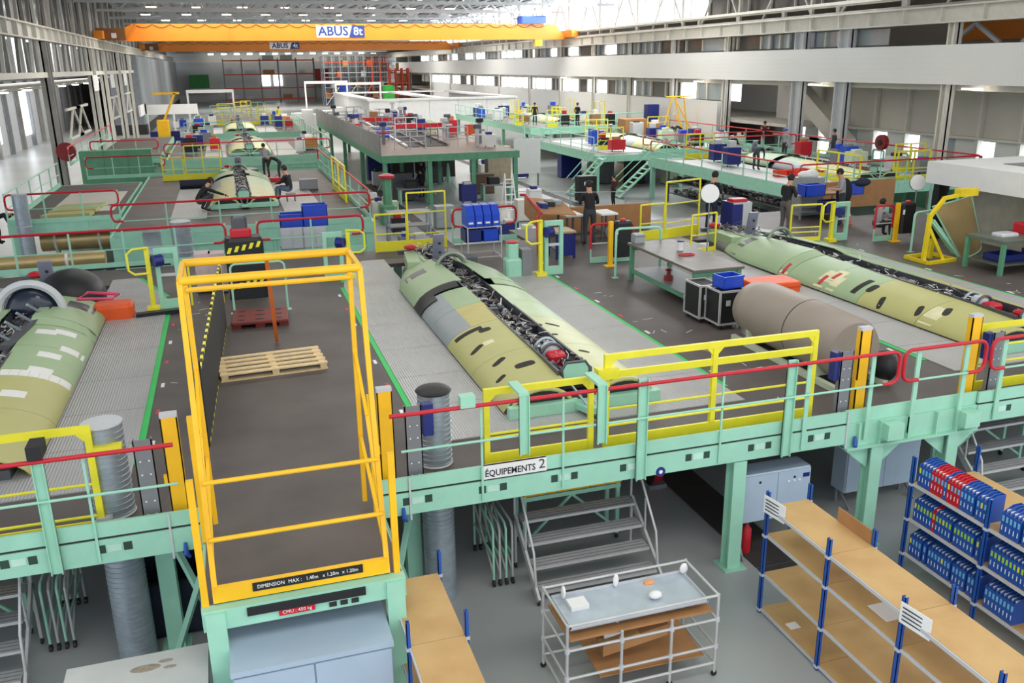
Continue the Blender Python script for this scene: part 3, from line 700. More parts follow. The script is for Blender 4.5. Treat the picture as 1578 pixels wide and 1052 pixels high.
def fuselage(c, label, nose, cols, seed, tail=True):
    t = thing('aircraft_fuselage', label, 'fuselage', (c, 18.5, D))
    um = .27/1.38
    ys = [12.6, 14.4, 16.25, 17.6, 18.95]
    for s in (-1, 1):
        for k, (y0, y1) in enumerate(zip(ys, ys[1:])):
            for u0, u1 in ((um, .62), (.62, .99)):
                m_ = cols(s, k, u0 > .5)
                patch(t, c, s*u0, s*u1, y0, y1, m_)
        if nose != 'left':
            patch(t, c, s*um, s*.8, 19.35, 22.5, SKING, o=.02); patch(t, c, s*.8, s*.99, 19.35, 22.5, SKING, o=.02)
            patch(t, c, s*.34, s*.99, 22.5, 23.4, GUN, 'nose_structure')
    # keel so that nothing shows through
    m = MB()
    for y in (12.62, 15, 18, 21.2, 22.6, 24.4):
        w_ = prof_w(y)*.8; m.v += [(c-w_, y, D-.5), (c+w_, y, D-.5), (c+w_, y, D+.16), (c-w_, y, D+.16)]
    for i in range(5):
        a = i*4; 
        for k in range(4): m.f.append((a+k, a+(k+1) % 4, a+4+(k+1) % 4, a+4+k))
    m.f += [(0, 1, 2, 3), (20, 21, 22, 23)]
    m.build('inner_frame', GUN, t)
    # spine trough
    for s in (-1, 1): MB().box((c+s*.27, 12.9, D+.2), (c+s*.31, 22.3, D+.55)).build('longeron', GUN, t)
    MB().box((c-.27, 12.9, D+.2), (c+.27, 22.3, D+.3)).build('trough_floor', DARK, t)
    clutter(t, c, 13.0, 22.2, .26, D+.31, 90, seed)
    if tail:
        for k, y in enumerate((14.0, 14.35)):
            MB().tube(arc((c, y, D+.36), .24, 0, PI, 10, ry=.3), .03, 6).build('bulkhead_arch', STEEL if k else GUN, t, True)
        MB().bbox((c-.16, 13.65, D+.36), (c+.16, 13.95, D+.56), .04).build('pump', RED, t)
        MB().lathe((c+.02, 14.15, D+.4), [(.17, 0), (.17, .16), (.12, .22)], 14).build('canister', LGREY, t, True)
        MB().bbox((c-.02, 13.1, D+.38), (c+.2, 13.3, D+.55), .04).build('valve', RED, t)
        fr = [(c+a_, 12.85+b_*.05, D+.36+b_) for a_, b_ in ((-.22, 0), (.22, 0), (.25, .2), (.17, .32), (-.17, .32), (-.25, .2))]
        MB().tube(fr, .024, 6, True).build('plate_frame', GUN, t)
        MB().prism(fr, (0, .015, 0)).build('end_plate', GREEN, t)
        for s in (-1, 1):
            x = c+s*.72
            pts = [(x-.5, 12.5, D+.05)]+[tuple(p) for p in arc((x, 12.5, D+.05), .5, PI, 0, 12, ry=.34)]
            MB().prism(pts[1:], (0, .06, 0)).build('engine_opening', DARK, t)
            MB().tube(arc((x, 12.5, D+.05), .53, 0, PI, 12, ry=.37), .035, 6).build('opening_rim', SKINY, t, True)
            MB().box((x-.6, 12.35, D+.02), (x+.6, 12.5, D+.2)).build('cradle', GREEN, t)
            MB().bar((c+s*.15, 12.7, D+.36), (c+s*.05, 11.95, D+.12), .03).build('support_strut', STEEL, t)
        MB().prism([(c-.25, 12.55, D+.05), (c+.25, 12.55, D+.05), (c+.12, 11.95, D+.1), (c-.12, 11.95, D+.1)], (0, 0, .1)).build('tail_saddle', GREEN, t)
    return t
def nose_gear(t, c, seed, hoop_y=21.4, seat=True):
    MB().tube(arc((c, hoop_y, D+.38), .42, 0, PI, 16, ry=.48), .045, 8).build('windscreen_hoop', mat('hoop_green', (138, 150, 130), .4, .2), t, True)
    MB().tube(arc((c, hoop_y+.14, D+.36), .38, 0, PI, 16, ry=.42), .02, 6).build('inner_hoop', GUN, t, True)
    for s in (-1, 1):
        MB().bar((c+s*.5, 22.3, D+.46), (c+s*.36, 24.4, D+.3), .08, .12).build('cockpit_sill', SKING, t)
        MB().prism([(c+s*.5, 22.4, D+.1), (c+s*.95, 22.4, D+.12), (c+s*.7, 24.2, D+.05), (c+s*.4, 24.3, D+.05)], (0, 0, .36)).build('cheek_panel', SKING if s < 0 else GUN, t)
    MB().bar((c, 23.0, D+.25), (c, 22.8, D+1.1), .3, .08).build('seat_rail', mat('pale_violet_metal', (150, 152, 172), .4, .4), t)
    for z in (.7, .95): MB().ell((c+.02, 22.8, D+z-.1), (.04, .015, .04), 8, 4).build('lightening_hole', DARK, t)
    clutter(t, c, 22.5, 24.7, .42, D+.28, 60, seed+9, name='cockpit_module')
    MB().ell((c-.5, 24.2, D+.52), (.2, .18, .08), 12, 6).build('red_cover', RED, t, True)
    MB().box((c-.85, 24.3, D+.3), (c+.2, 24.42, D+.42)).build('nose_bulkhead', GUN, t)
def cols_mid(s, k, outer):
    if s < 0: return (SKINY, SKINY, (SKINB if outer else SKINO), (SKING if not outer else SKINB))[k] if k > 1 else SKINY
    return mat('pale_primer_skin', (200, 204, 152), .42, var=.05) if k < 2 else mat('pale_green_skin', (186, 206, 166), .42, var=.05)
mid = fuselage(CX[1], 'green primed aircraft fuselage in the middle bay, spine open over its wiring', 'mid', cols_mid, 11)
nose_gear(mid, CX[1], 21)
c = CX[1]
p, u = on_skin(c, 706, 523)
patch(mid, c, -.9, -.52, p.y-.09, p.y+.09, DARK, 'opening_dark_patch', .006, .01, 8, 2)  # slot drawn as a dark patch, its inner shade painted on
for a in ((735, 538, .3, .13, .6), (769, 557, .3, .13, .6), (747, 508, .24, .2, 0), (809, 561, .36, .2, 0), (772, 583, .2, .1, .5), (824, 500, .3, .16, -.5), (851, 500, .3, .1, -.6), (883, 552, .36, .2, -.3), (900, 541, .2, .08, -.5), (855, 515, .12, .08, 0)): oval(mid, c, *a)
spot(mid, c, 645, 437, .34, .3, PAPER, 'paper_note'); spot(mid, c, 753, 527, .2, .2, mat('cream_patch', (220, 216, 176), .6), 'repair_patch')
spot(mid, c, 640, 424, .5, .5, GUN, 'hatch_recess', .024)
# black patches on the skin stand in for the intake opening's shade
patch(mid, c, -.99, -.3, 18.98, 19.36, BLACK, 'intake_dark_patch', .03)
patch(mid, c, -.99, -.72, 18.6, 19.0, BLACK, 'intake_dark_patch', .03)
patch(mid, c, .3, .99, 19.0, 19.34, SKING, 'skin_panel', .012)
# left fuselage
def cols_left(s, k, outer): return (SKINY, SKINY, SKING, SKING)[k]
lft = fuselage(CX[0], 'green primed aircraft fuselage with white patches in the left bay', 'mid', cols_left, 31, False)
c = CX[0]
nose_gear(lft, c, 41, 21.0)
for s_ in (-1, 1): patch(lft, c, s_*.2, s_*.99, 18.95, 19.36, SKING, 'skin_panel', .01)
for px, py in ((97, 480), (72, 511), (101, 513), (122, 548), (62, 570), (20, 606), (76, 547)): spot(lft, c, px, py, .36, .3, WHITE, 'white_patch')
for k in range(7): patch(lft, c, .24+.105*k, .34+.105*k, 15.9, 16.2, WHITE, 'white_band', .005)
spot(lft, c, 125, 473, .5, .55, GUN, 'hatch_recess', .024)
# its windscreen, canopy shell and dark dome beside the cockpit
hp = at(48, 478, z=D+.55)
MB().tube(arc((hp.x, hp.y, D+.5), .62, 0, PI, 18, ry=.62), .09, 8).build('canopy_frame', LGREY, lft, True)
MB().ell((hp.x, hp.y+.15, D+.45), (.56, .3, .62), 18, 10).build('canopy_glass', mat('navy_canopy', (34, 40, 58), .2, var=.1), lft, True)
hp = at(112, 455, z=D+.35)
MB().ell((hp.x, hp.y, D+.35), (.75, .9, .62), 18, 10).build('protective_hood', BLACK, lft, True)
MB().bar((c+.5, 20.9, D+.55), (c+.15, 17.4, D+.58), .16, .1).build('canopy_rail', GUN, lft)
for k in range(5): MB().bar((c+.45-.07*k, 20.4-.65*k, D+.6), (c+.25-.07*k, 20.2-.65*k, D+.85), .05).build('rail_bracket', STEEL, lft)
pk = at(118, 460, z=D+.5)
MB().tube([(pk.x+.1, pk.y-.5, D+.6), (pk.x+.8, pk.y-.5, D+.55), (pk.x+.9, pk.y-.1, D+.55), (pk.x+.25, pk.y, D+.62)], .035, 6, True).build('pink_seal', mat('pink_seal', (214, 70, 110), .5), lft)
p = at(177, 486, z=D+.05)
t = thing('foam_block', 'orange padded block resting beside the left fuselage', 'pad', (p.x, p.y, D+.02)); MB().bbox((-.42, -.3, 0), (.42, .3, .34), .08).build('pad_body', ORANGE, t, local=True)
# right fuselage
def cols_right(s, k, outer): return (SKINY, SKINY, SKING, SKING)[k]
rgt = fuselage(CX[2], 'green and yellow primed aircraft fuselage with red-marked notes in the right bay', 'mid', cols_right, 51)
c = CX[2]; nose_gear(rgt, c, 61)
for s_ in (-1, 1): patch(rgt, c, s_*.2, s_*.99, 18.95, 19.36, SKING, 'skin_panel', .01)
p, u = on_skin(c, 1310, 455)
patch(rgt, c, -.9, -.52, p.y-.09, p.y+.09, DARK, 'opening_dark_patch', .006, .01, 8, 2)  # same slot patch, inner shade put into the dark colour
for a in ((1358, 465, .3, .14, .5), (1417, 478, .3, .14, .5), (1345, 444, .3, .2, 0), (1460, 480, .3, .16, .5), (1135, 385, .5, .5, 0)): oval(rgt, c, *a)
for px, py in ((1200, 403), (1212, 413), (1269, 430), (1175, 388), (1290, 425)):
    spot(rgt, c, px, py, .5, .36, mat('cream_patch', (220, 216, 176), .6), 'note_patch'); spot(rgt, c, px, py, .24, .12, RED, 'red_mark', .012)
spot(rgt, c, 1440, 484, .5, .4, mat('cream_patch', (220, 216, 176), .6), 'note_patch')
spot(rgt, c, 1095+40, 384, .7, .4, GUN, 'hatch_recess', .024); spot(rgt, c, 1262, 450, .4, .3, mat('cream_patch', (220, 216, 176), .6), 'note_patch')
# ================================================================== FLOOR OBJECTS IN THE FOREGROUND
def shelving(label, x0, x1, ys, levels, zp, front_only_posts=False):
    t = thing('shelving_unit', label, 'shelving', ((x0+x1)/2, (ys[0]+ys[-1])/2, 0))
    for y in ys:
        for x in (x0, x1):
            p = MB().box((x-.02, y-.03, 0), (x+.02, y-.022, zp)).box((x-.02, y-.03, 0), (x-.012, y+.03, zp)).box((x-.02, y+.022, 0), (x+.02, y+.03, zp)).build('upright', SHBLUE, t)
            for z in levels: MB().box((x-.028, y-.036, z-.05), (x+.028, y+.036, z-.01)).build('bracket', LGREY, p)
    for z in levels:
        for a, b in zip(ys, ys[1:]):
            a_, b_ = max(a, b), min(a, b)
            s_ = MB().box((x0+.022, b_+.004, z-.025), (x1-.022, a_-.004, z)).build('shelf_board', BOARD, t)
            MB().box((x0+.005, b_+.03, z-.05), (x0+.021, a_-.03, z-.004)).build('edge_beam', LGREY, s_)
    return t
sa = shelving('empty particle-board shelving with blue uprights at lower right', 6.65, 7.33, (9.4, 8.06, 6.74, 5.4, 4.1), (.08, .65, 1.27, 1.7), 1.93)
for y, nm in ((9.3, 'first'), (6.62, 'second')):
    m = MB().prism([(6.6, y+.12, 1.62), (6.68, y-.26, 1.6), (6.68, y-.26, 1.86), (6.6, y+.12, 1.88)], (.008, .004, 0))
    o = m.build('shelf_sign', PAPER); tag(o, 'white printed sign on the %s upright of the empty shelving' % nm, 'sign')
    for k in range(4): MB().prism([(6.594, y+.08, 1.82-k*.05), (6.6705, y-.2, 1.8-k*.05), (6.6705, y-.2, 1.815-k*.05), (6.594, y+.08, 1.835-k*.05)], (.003, 0, 0)).build('printed_line', INK, o)
p = at(1365, 940, z=1.28)
for k, (px, py, z, lab) in enumerate(((1367, 942, 1.273, 'loose white paper sheets on the second shelf of the empty shelving'), (1222, 964, .083, 'small white paper on the bottom shelf of the empty shelving'))):
    p = at(px, py, z=z); o = MB().cbox((p.x, p.y, z+.004), (.3 if k == 0 else .16, .34 if k == 0 else .14, .006)).build('paper_sheet', PAPER); tag(o, lab, 'paper')
p = at(1337, 817, z=1.85); o = MB().box((7.3, 8.1, 1.705), (7.315, 8.75, 1.9)).build('cardboard_sheet', CARD); tag(o, 'upright cardboard piece at the back of the empty shelving', 'cardboard')
sb = shelving('blue-framed shelving full of blue and red binders at right edge', 9.3, 10.5, (9.62, 8.2, 6.8, 5.5), (.36, .95, 1.53), 1.95)
# magazine files
def file_proto(m_, h, name, spine=None):
    t = MB(); w_ = .058; d_ = .3
    t.prism([(0, 0, 0), (0, d_, 0), (0, d_, h), (0, d_*.55, h), (0, 0, h*.8)], (w_*.15, 0, 0)); t.prism([(w_*.85, 0, 0), (w_*.85, d_, 0), (w_*.85, d_, h), (w_*.85, d_*.55, h), (w_*.85, 0, h*.8)], (w_*.15, 0, 0))
    t.box((w_*.15, 0, 0), (w_*.85, .008, h*.8)); t.box((w_*.15, d_-.008, 0), (w_*.85, d_, h)); t.box((w_*.15, 0, 0), (w_*.85, d_, .008))
    return t
fq = random.Random(8); fcache = {}
def mag_file(y, x, z, colname, m_, tabm, label, group, tilt=0):
    key = (colname, tabm.name)
    if key not in fcache:
        w_ = .058
        body = file_proto(m_, .4, 'x').v; mm = file_proto(m_, .4, 'x')
        # local: file faces -X
        mm.v = [(yy, -xx, zz) for xx, yy, zz in mm.v]
        r = thing('magazine_file', label, 'binder', (x, y, z), group)
        b = mm.build('case', m_, r, local=True)
        MB().box((-.002, -.035, .07), (.001, -.023, .14)).build('spine_label', PAPER, r, local=True)
        MB().box((-.002, -.045, .2), (.001, -.013, .28)).build('colour_tab', tabm, r, local=True)
        MB().box((.06, -.045, .012), (.285, -.013, .345)).build('papers', PAPER, r, local=True)
        r.rotation_euler = (tilt, 0, 0); fcache[key] = r; return r
    r = copy_tree(fcache[key], (x, y, z), None, label, 'binder', group); r.rotation_euler = (tilt, 0, 0); return r
TABS = (LEMON, mat('lime_tab', (170, 214, 60), .5), SKINB, mat('sky_tab', (120, 190, 226), .5))
for lv, (z, nm) in enumerate(((1.53, 'top'), (.95, 'middle'), (.36, 'bottom'))):
    y = 9.54; k = 0
    while y > 6.3:
        if abs(y-8.2) < .07: y -= .12; continue
        red = (lv == 0 and (4 <= k <= 7 or 9 <= k <= 12)) or (lv == 1 and k in (6, 30))
        tb = TABS[(1 if lv == 1 else 3) if k % 9 else 0]
        col = 'red' if red else 'blue'
        lab = '%s magazine file standing in the row on the %s binder shelf' % (col, nm)
        if red and lv == 1: lab = 'lone red magazine file in the %s section of the middle binder shelf' % ('first' if k == 6 else 'second')
        mag_file(y, 9.33, z, col, RED if red else (NAVY if False else SHBLUE), tb, lab, '%s files on the %s binder shelf' % (col, nm), 0)
        y -= .062 if fq.random() > .08 else .1; k += 1
        if lv == 2 and y < 7.6: break
sc = shelving('empty shelving with particle-board top beside the pallet-gate pier', 1.3, 1.94, (9.24, 7.95, 6.6, 5.3), (.4, 1.1, 1.7), 2.0)
# ---- cabinets under the pier
t = thing('storage_cabinet', 'pale blue-grey double cabinet standing under the loading pier', 'cabinet', (.3, 8.9, 0))
MB().box((-.5, 8.08, .08), (1.14, 9.2, 1.66)).build('body', CABBLUE, t)
MB().box((-.52, 8.05, 1.66), (1.16, 9.22, 1.72)).build('top_panel', CABBLUE, t)
for a, b in ((-.49, .31), (.33, 1.13)): 
    d = MB().box((a, 8.05, .1), (b, 8.078, 1.64)).build('door', CABBLUE, t); MB().box((b-.09, 8.03, .8), (b-.06, 8.05, 1.0)).build('handle', LGREY, d)
t = thing('work_bench', 'low bench with stained light grey top left of the pier', 'bench', (-1.5, 8.7, 0))
tp = mat('stained_grey_top', (176, 178, 176), .5, var=0, rgb2=(200, 201, 199), scale=1.2)
MB().box((-2.2, 8.1, 1.44), (-.76, 9.0, 1.5)).build('bench_top', tp, t)
MB().box((-2.15, 8.15, .1), (-.8, 8.95, 1.44)).build('body', CABBLUE, t)
for k, (x, y, s) in enumerate(((-1.4, 8.75, .16), (-1.2, 8.82, .08), (-1.15, 8.7, .07))): MB().ell((x, y, 1.5), (s, s*.4, .004), 10, 4).build('stain', mat('brown_stain', (132, 118, 100), .6, rgb2=(160, 150, 136), scale=20), t)
for x in (-2.1, -.85): MB().box((x-.04, 8.2, 0), (x+.04, 8.9, .1)).build('foot', BLACK, t)
t = thing('parts_bin', 'dark navy container behind the left duct under the platform', 'bin', (-1.5, 11.9, 0))
m = MB(); x0, x1, y0, y1, h_ = -2.1, -.85, 11.5, 12.6, .85
DN = mat('dark_navy', (40, 46, 66), .5)
for a, b in (((x0, y0, .05), (x1, y0+.03, h_)), ((x0, y1-.03, .05), (x1, y1, h_)), ((x0, y0, .05), (x0+.03, y1, h_)), ((x1-.03, y0, .05), (x1, y1, h_))): MB().box(a, b).build('side_panel', DN, t)
MB().box((x0, y0, .02), (x1, y1, .06)).build('base', DN, t); MB().box((x0-.02, y0-.02, h_), (x1+.02, y0+.04, h_+.04)).build('rim', BLACK, t)
# ---- tube-frame cart
t = thing('tube_cart', 'aluminium tube-frame cart with trays and cardboard in the foreground', 'cart', (4.3, 8.8, 0))
x0, x1, y0, y1 = 3.28, 5.32, 8.38, 9.24
for x in (x0, 4.0, 4.68, x1):
    for y in (y0, y1):
        if x in (4.0, 4.68) and y == y1: continue
        p = MB().tube([(x, y, .06), (x, y, 1.22 if x in (x0, x1) else .98)], .02, 8).build('upright_tube', ALU, t, True)
        for z in (.45, .85): MB().cyl((x, y), .032, z-.03, z+.03, 10).build('joint', LGREY, p)
        MB().tube([(x, y-.012, .04), (x, y+.012, .04)], .04, 10).build('caster', BLACK, p)
for z in (.2, .45, .85, 1.2):
    for y in (y0, y1): MB().tube([(x0, y, z), (x1, y, z)], .018, 8).build('rail_tube', ALU, t, True)
    for x in (x0, x1): MB().tube([(x, y0, z), (x, y1, z)], .018, 8).build('rail_tube', ALU, t, True)
MB().box((x0+.05, y0+.04, .94), (x1-.05, y1-.04, .97)).build('tray_board', CARD, t)
MB().box((x0+.08, y0+.1, 1.05), (x1-.08, y1-.06, 1.07)).build('upper_tray', mat('pale_steel_tray', (186, 196, 206), .4, .3), t)
for s in (y0+.1, y1-.07): MB().box((x0+.08, s, 1.07), (x1-.08, s+.012, 1.11)).build('tray_lip', LGREY, t)
for x in (x0+.08, x1-.1): MB().box((x, y0+.1, 1.07), (x+.012, y1-.06, 1.11)).build('tray_lip', LGREY, t)
MB().prism([(3.75, 8.45, .3), (5.2, 8.45, .28), (5.2, 9.15, .34), (3.75, 9.15, .36)], (0, 0, .02)).build('lower_board', CARD, t)
o = thing('cardboard_box', 'open brown cardboard box inside the tube cart', 'box', (4.25, 8.8, .5)); 
MB().prism([(3.85, 8.6, .48), (4.75, 8.6, .6), (4.8, 9.0, .66), (3.9, 9.0, .54)], (0, 0, .16)).build('carton', CARD, o); MB().prism([(3.8, 8.55, .7), (4.3, 8.5, .78), (4.3, 8.62, .78), (3.8, 8.66, .7)], (0, 0, .01)).build('flap', BOARD, o)
o = MB().prism([(3.82, 8.5, .82), (4.02, 8.44, .9), (4.02, 8.6, .98), (3.82, 8.62, .9)], (.01, -.01, .01)).build('label_card', PAPER); tag(o, 'white label card leaning inside the tube cart', 'card')
for k, (px, py, lab, sz) in enumerate(((868, 915, 'white foam pad at the left rear of the cart tray', (.03, .05, .1)), (948, 895, 'white oval foam pad at the rear middle of the tray', (.04, .02, .1)), (1052, 874, 'white round foam pad at the right rear of the tray', (.06, .03, .08)), (1010, 913, 'white rounded foam lump at the front of the tray', (.09, .07, .05)))):
    p = at(px, py, z=1.15); o = MB().ell((p.x, min(max(p.y, y0+.16), y1-.1), 1.071+sz[2]), sz, 14, 8).build('foam_pad', WHITE, None, True); tag(o, lab, 'foam pad')
p = at(890, 930, z=1.1); o = MB().cbox((p.x, p.y, 1.1), (.24, .2, .06)).build('foam_sheet', WHITE); tag(o, 'white folded foam sheet on the cart tray', 'foam sheet')
p = at(1000, 897, z=1.08); o = MB().bbox((p.x-.07, p.y-.04, 1.071), (p.x+.07, p.y+.04, 1.1), .02).build('orange_wedge', mat('pale_orange', (236, 160, 96), .6)); tag(o, 'small pale orange wedge on the cart tray', 'wedge')
# ---- mobile steps
def steps(label, x0, x1, ys, zs, left=True, right=True):
    t = thing('mobile_steps', label, 'steps', ((x0+x1)/2, ys[0], 0)); dep = .27
    for y, z in zip(ys, zs):
        tr = MB().box((x0+.05, y-dep/2, z-.045), (x1-.05, y+dep/2, z)).build('tread', ALU, t)
        for k in range(3): MB().box((x0+.07, y-dep/2+.03+k*.08, z), (x1-.07, y-dep/2+.05+k*.08, z+.006)).build('grip_rib', GREYP, tr)
        MB().box((x0+.05, y+dep/2-.01, z-.12), (x1-.05, y+dep/2, z-.045)).build('riser', GREYP, tr)
    for s, x in ((left, x0), (right, x1)):
        MB().bar((x, ys[0]-.18, zs[0]-.12), (x, ys[-1]+.1, zs[-1]-.02), .04, .12).build('stringer', ALU, t)
        MB().bar((x, ys[-1]+.1, .08), (x, ys[-1]+.1, zs[-1]), .04).build('rear_leg', ALU, t)
        for y in (ys[0]-.15, ys[-1]+.1): MB().tube([(x-.015, y, .05), (x+.015, y, .05)], .05, 12).build('caster', BLACK, t)
        if s:
            MB().tube([(x, ys[0]-.05, zs[0]), (x, ys[0]+.05, zs[0]+.55), (x, ys[-1]-.1, zs[-1]+.62), (x, ys[-1]+.12, zs[-1]+.62), (x, ys[-1]+.12, zs[-1]-.02)], .02, 8).build('hand_rail', ALU, t, True)
            MB().tube([(x, (ys[0]+ys[-1])/2, (zs[0]+zs[-1])/2), (x, (ys[0]+ys[-1])/2+.02, (zs[0]+zs[-1])/2+.57)], .016, 8).build('baluster', ALU, t, True)
    return t
steps('silver four-tread mobile steps under the middle of the platform', 3.68, 5.66, (10.72, 11.0, 11.28, 11.56), (.2, .44, .68, .92))
steps('silver mobile steps under the platform at the left frame edge', -4.9, -3.15, (11.0, 11.28, 11.56, 11.84), (.2, .46, .72, .96))
steps('silver mobile steps under the platform at the right frame edge', 12.0, 14.0, (10.85, 11.1, 11.38, 11.66), (.35, .62, .9, 1.18))
def trolley(label, x0, x1, y, w_=.5):
    t = thing('maintenance_trolley', label, 'trolley', ((x0+x1)/2, y, 0))
    MB().box((x0, y, .95), (x1, y+w_, 1.02)).build('top_frame', GREEN, t)
    n = 3
    for k in range(n): MB().tube([(x0+(x1-x0)*k/n+.01, y-.02, 1.1), (x0+(x1-x0)*(k+1)/n-.01, y-.02, 1.1)], .045, 8).build('padded_bar', AMBER, t, True)
    for x in (x0+.04, x1-.04):
        for yy in (y+.04, y+w_-.04):
            l = MB().box((x-.03, yy-.03, .1), (x+.03, yy+.03, 1.1)).build('leg', GREEN, t); MB().tube([(x-.015, yy, .05), (x+.015, yy, .05)], .05, 12).build('caster', BLACK, l)
    MB().bar((x0+.05, y+.04, .2), (x0+(x1-x0)/2, y+.04, .95), .04).build('brace', GREEN, t); MB().bar((x1-.05, y+.04, .2), (x0+(x1-x0)/2, y+.04, .95), .04).build('brace', GREEN, t)
trolley('green trolley with amber padded bar behind the middle steps', 3.9, 5.6, 11.95)
trolley('green trolley with amber padded bar behind the left steps', -4.8, -3.3, 12.2)
trolley('green trolley with amber padded bar behind the right steps', 12.0, 14.2, 12.0)
def folded_cart(x, y, label, n=4):
    t = thing('folded_cart', label, 'cart', (x, y, 0))
    for k in range(n):
        xx = x+k*.1
        m = MB().tube([(xx, y-.5, .12), (xx, y-.5, .95), (xx, y-.42, 1.02), (xx, y+.5, 1.02), (xx, y+.6, .95), (xx, y+.6, .12)], .018, 8); m.build('side_hoop', ALU if k % 2 else GREEN, t, True)
        MB().bar((xx, y-.5, .5), (xx, y+.6, .5), .03).build('cross_bar', GREEN, t); MB().bar((xx, y-.5, .2), (xx, y+.6, .9), .025).build('diagonal', ALU, t)
        for yy in (y-.5, y+.6): MB().tube([(xx-.02, yy, .05), (xx+.02, yy, .05)], .05, 10).build('caster', BLACK, t)
folded_cart(3.2, 11.75, 'folded green and silver carts left of the middle steps'); folded_cart(-3.0, 12.2, 'folded green and silver carts right of the left steps')
# ---- electrical cabinets
def ecab(label, x0, x1, y, z0, z1, legs=True, knobs=False):
    t = thing('electrical_cabinet', label, 'cabinet', ((x0+x1)/2, y, 0))
    b = MB().bbox((x0, y, z0), (x1, y+.38, z1), .02).build('body', CABBLUE, t); xm = x0+(x1-x0)*.52
    for a, c_ in ((x0+.02, xm-.005), (xm+.005, x1-.02)):
        d = MB().box((a, y-.02, z0+.02), (c_, y, z1-.02)).build('door', CABBLUE, t); MB().cyl((0, 0), 0.001, 0, .001, 3) if False else None
        MB().tube([((a+c_)/2, y-.03, z1-.14), ((a+c_)/2, y-.018, z1-.14)], .02, 8).build('lock', BLACK, d)
    if knobs:
        for k in range(3): MB().tube([(x1-.42+k*.1, y-.035, z1-.2), (x1-.42+k*.1, y-.018, z1-.2)], .018, 8).build('push_button', PAPER, t)
        MB().box((x1-.16, y-.024, z1-.17), (x1-.04, y-.018, z1-.1)).build('rating_plate', NAVY, t)
    for x in (x0+.08, x1-.08): MB().bar((x, y+.3, 0), (x, y+.3, z0), .04).build('leg', GREYP, t); MB().bar((x, y-.1, 0), (x, y+.28, z0), .03).build('strut', GREYP, t)
ecab('pale grey electrical cabinet with white buttons hung under the platform', 7.08, 8.36, 10.75, .62, 1.45, knobs=True)
ecab('grey electrical cabinet with plain doors under the right loops of rail', 9.75, 11.3, 11.6, .3, 1.36)
# red reel and pedestal just behind the floor trench
t = thing('hose_reel', 'red wheel reel on the floor behind the middle platform column', 'reel', (7.0, 13.6, 0))
MB().tube([(6.9, 13.6, .35), (7.1, 13.6, .35)], .3, 20).build('drum', RED, t, True); MB().tube([(6.86, 13.6, .35), (6.9, 13.6, .35)], .34, 20).build('tyre', BLACK, t); MB().box((6.85, 13.35, 0), (7.2, 13.85, .08)).build('base', GREYP, t)
t = thing('fire_extinguisher', 'red extinguisher beside the shelving end by the platform column', 'extinguisher', (7.35, 10.9, 0))
MB().lathe((7.35, 10.9, 0), [(.07, 0), (.08, .04), (.08, .42), (.03, .5), (.03, .56)], 14).build('cylinder', RED, t, True); MB().bar((7.35, 10.9, .56), (7.35, 10.78, .6), .03).build('lever', BLACK, t)
# ================================================================== OBJECTS ON THE FRONT DECK
# grey tank on a cradle
t = thing('external_tank', 'big taupe cylindrical tank lying on a pale cradle on the deck', 'tank', (9.95, 13.4, D))
prof = [(.52, 0), (.58, .1), (.585, 1.25)]
def ycyl(c, segs, n=32):
    m = MB(); m.tube([(c[0], y, c[1]) for y, r in segs], [r for y, r in segs], n); return m
ycyl((9.95, D+.62), [(11.95, .5), (12.05, .56), (13.25, .585)]).build('front_shell', TAUPE, t, True)
ycyl((9.95, D+.62), [(13.25, .578), (13.28, .578)]).build('joint_seal', BLACK, t, True)
ycyl((9.95, D+.62), [(13.28, .585), (14.7, .585), (15.1, .5), (15.2, .4)]).build('rear_shell', TAUPE, t, True)
PGRN = mat('pale_green_grey', (196, 206, 180), .5)
for s in (-1, 1): MB().box((9.95+s*.5-.05, 11.7, D), (9.95+s*.5+.05, 15.0, D+.1)).build('cradle_beam', PGRN, t)
for y in (12.3, 14.4): MB().prism([(9.45, y, D+.1), (10.45, y, D+.1), (10.5, y, D+.35), (9.95, y, D+.1), (9.4, y, D+.35)], (0, .1, 0)).build('saddle', PGRN, t)
MB().ell((10.55, 11.9, D+.3), (.2, .28, .28), 16, 8).build('dark_wheel', BLACK, t, True)
# flight cases, bins
def flight_case(px, py, w_, d_, h_, label, open_=False):
    p = at(px, py, z=D); t = thing('flight_case', label, 'case', (p.x, p.y, D)); x0, y0, x1, y1 = -w_/2, 0, w_/2, d_; z0 = .1
    MB().box((x0+.02, y0+.02, z0+.02), (x1-.02, y1-.02, h_-.02)).build('body', BLACK, t, local=True)
    for x in (x0, x1-.04):
        for y in (y0, y1-.04): MB().box((x, y, z0), (x+.04, y+.04, h_)).build('edge_profile', ALU, t, local=True)
    for z in (z0, h_-.04):
        for y in (y0, y1-.04): MB().box((x0+.04, y, z), (x1-.04, y+.04, z+.04)).build('edge_profile', ALU, t, local=True)
        for x in (x0, x1-.04): MB().box((x, y0+.04, z), (x+.04, y1-.04, z+.04)).build('edge_profile', ALU, t, local=True)
    for s in (-1, 1): MB().box((s*w_*.2-.05, y0-.012, h_*.62), (s*w_*.2+.05, y0, h_*.76)).build('butterfly_catch', LGREY, t, local=True)
    for x in (x0+.08, x1-.08):
        for y in (.08, d_-.08): MB().tube([(x-.02, y, .05), (x+.02, y, .05)], .05, 10).build('caster', BLACK, t, local=True)
    return p
flight_case(1092, 497, .5, .7, .84, 'black flight case with silver edges, left one beside the steel table')
pc = flight_case(1128, 507, .66, .62, .84, 'black flight case with silver edges, right one under the blue crate')
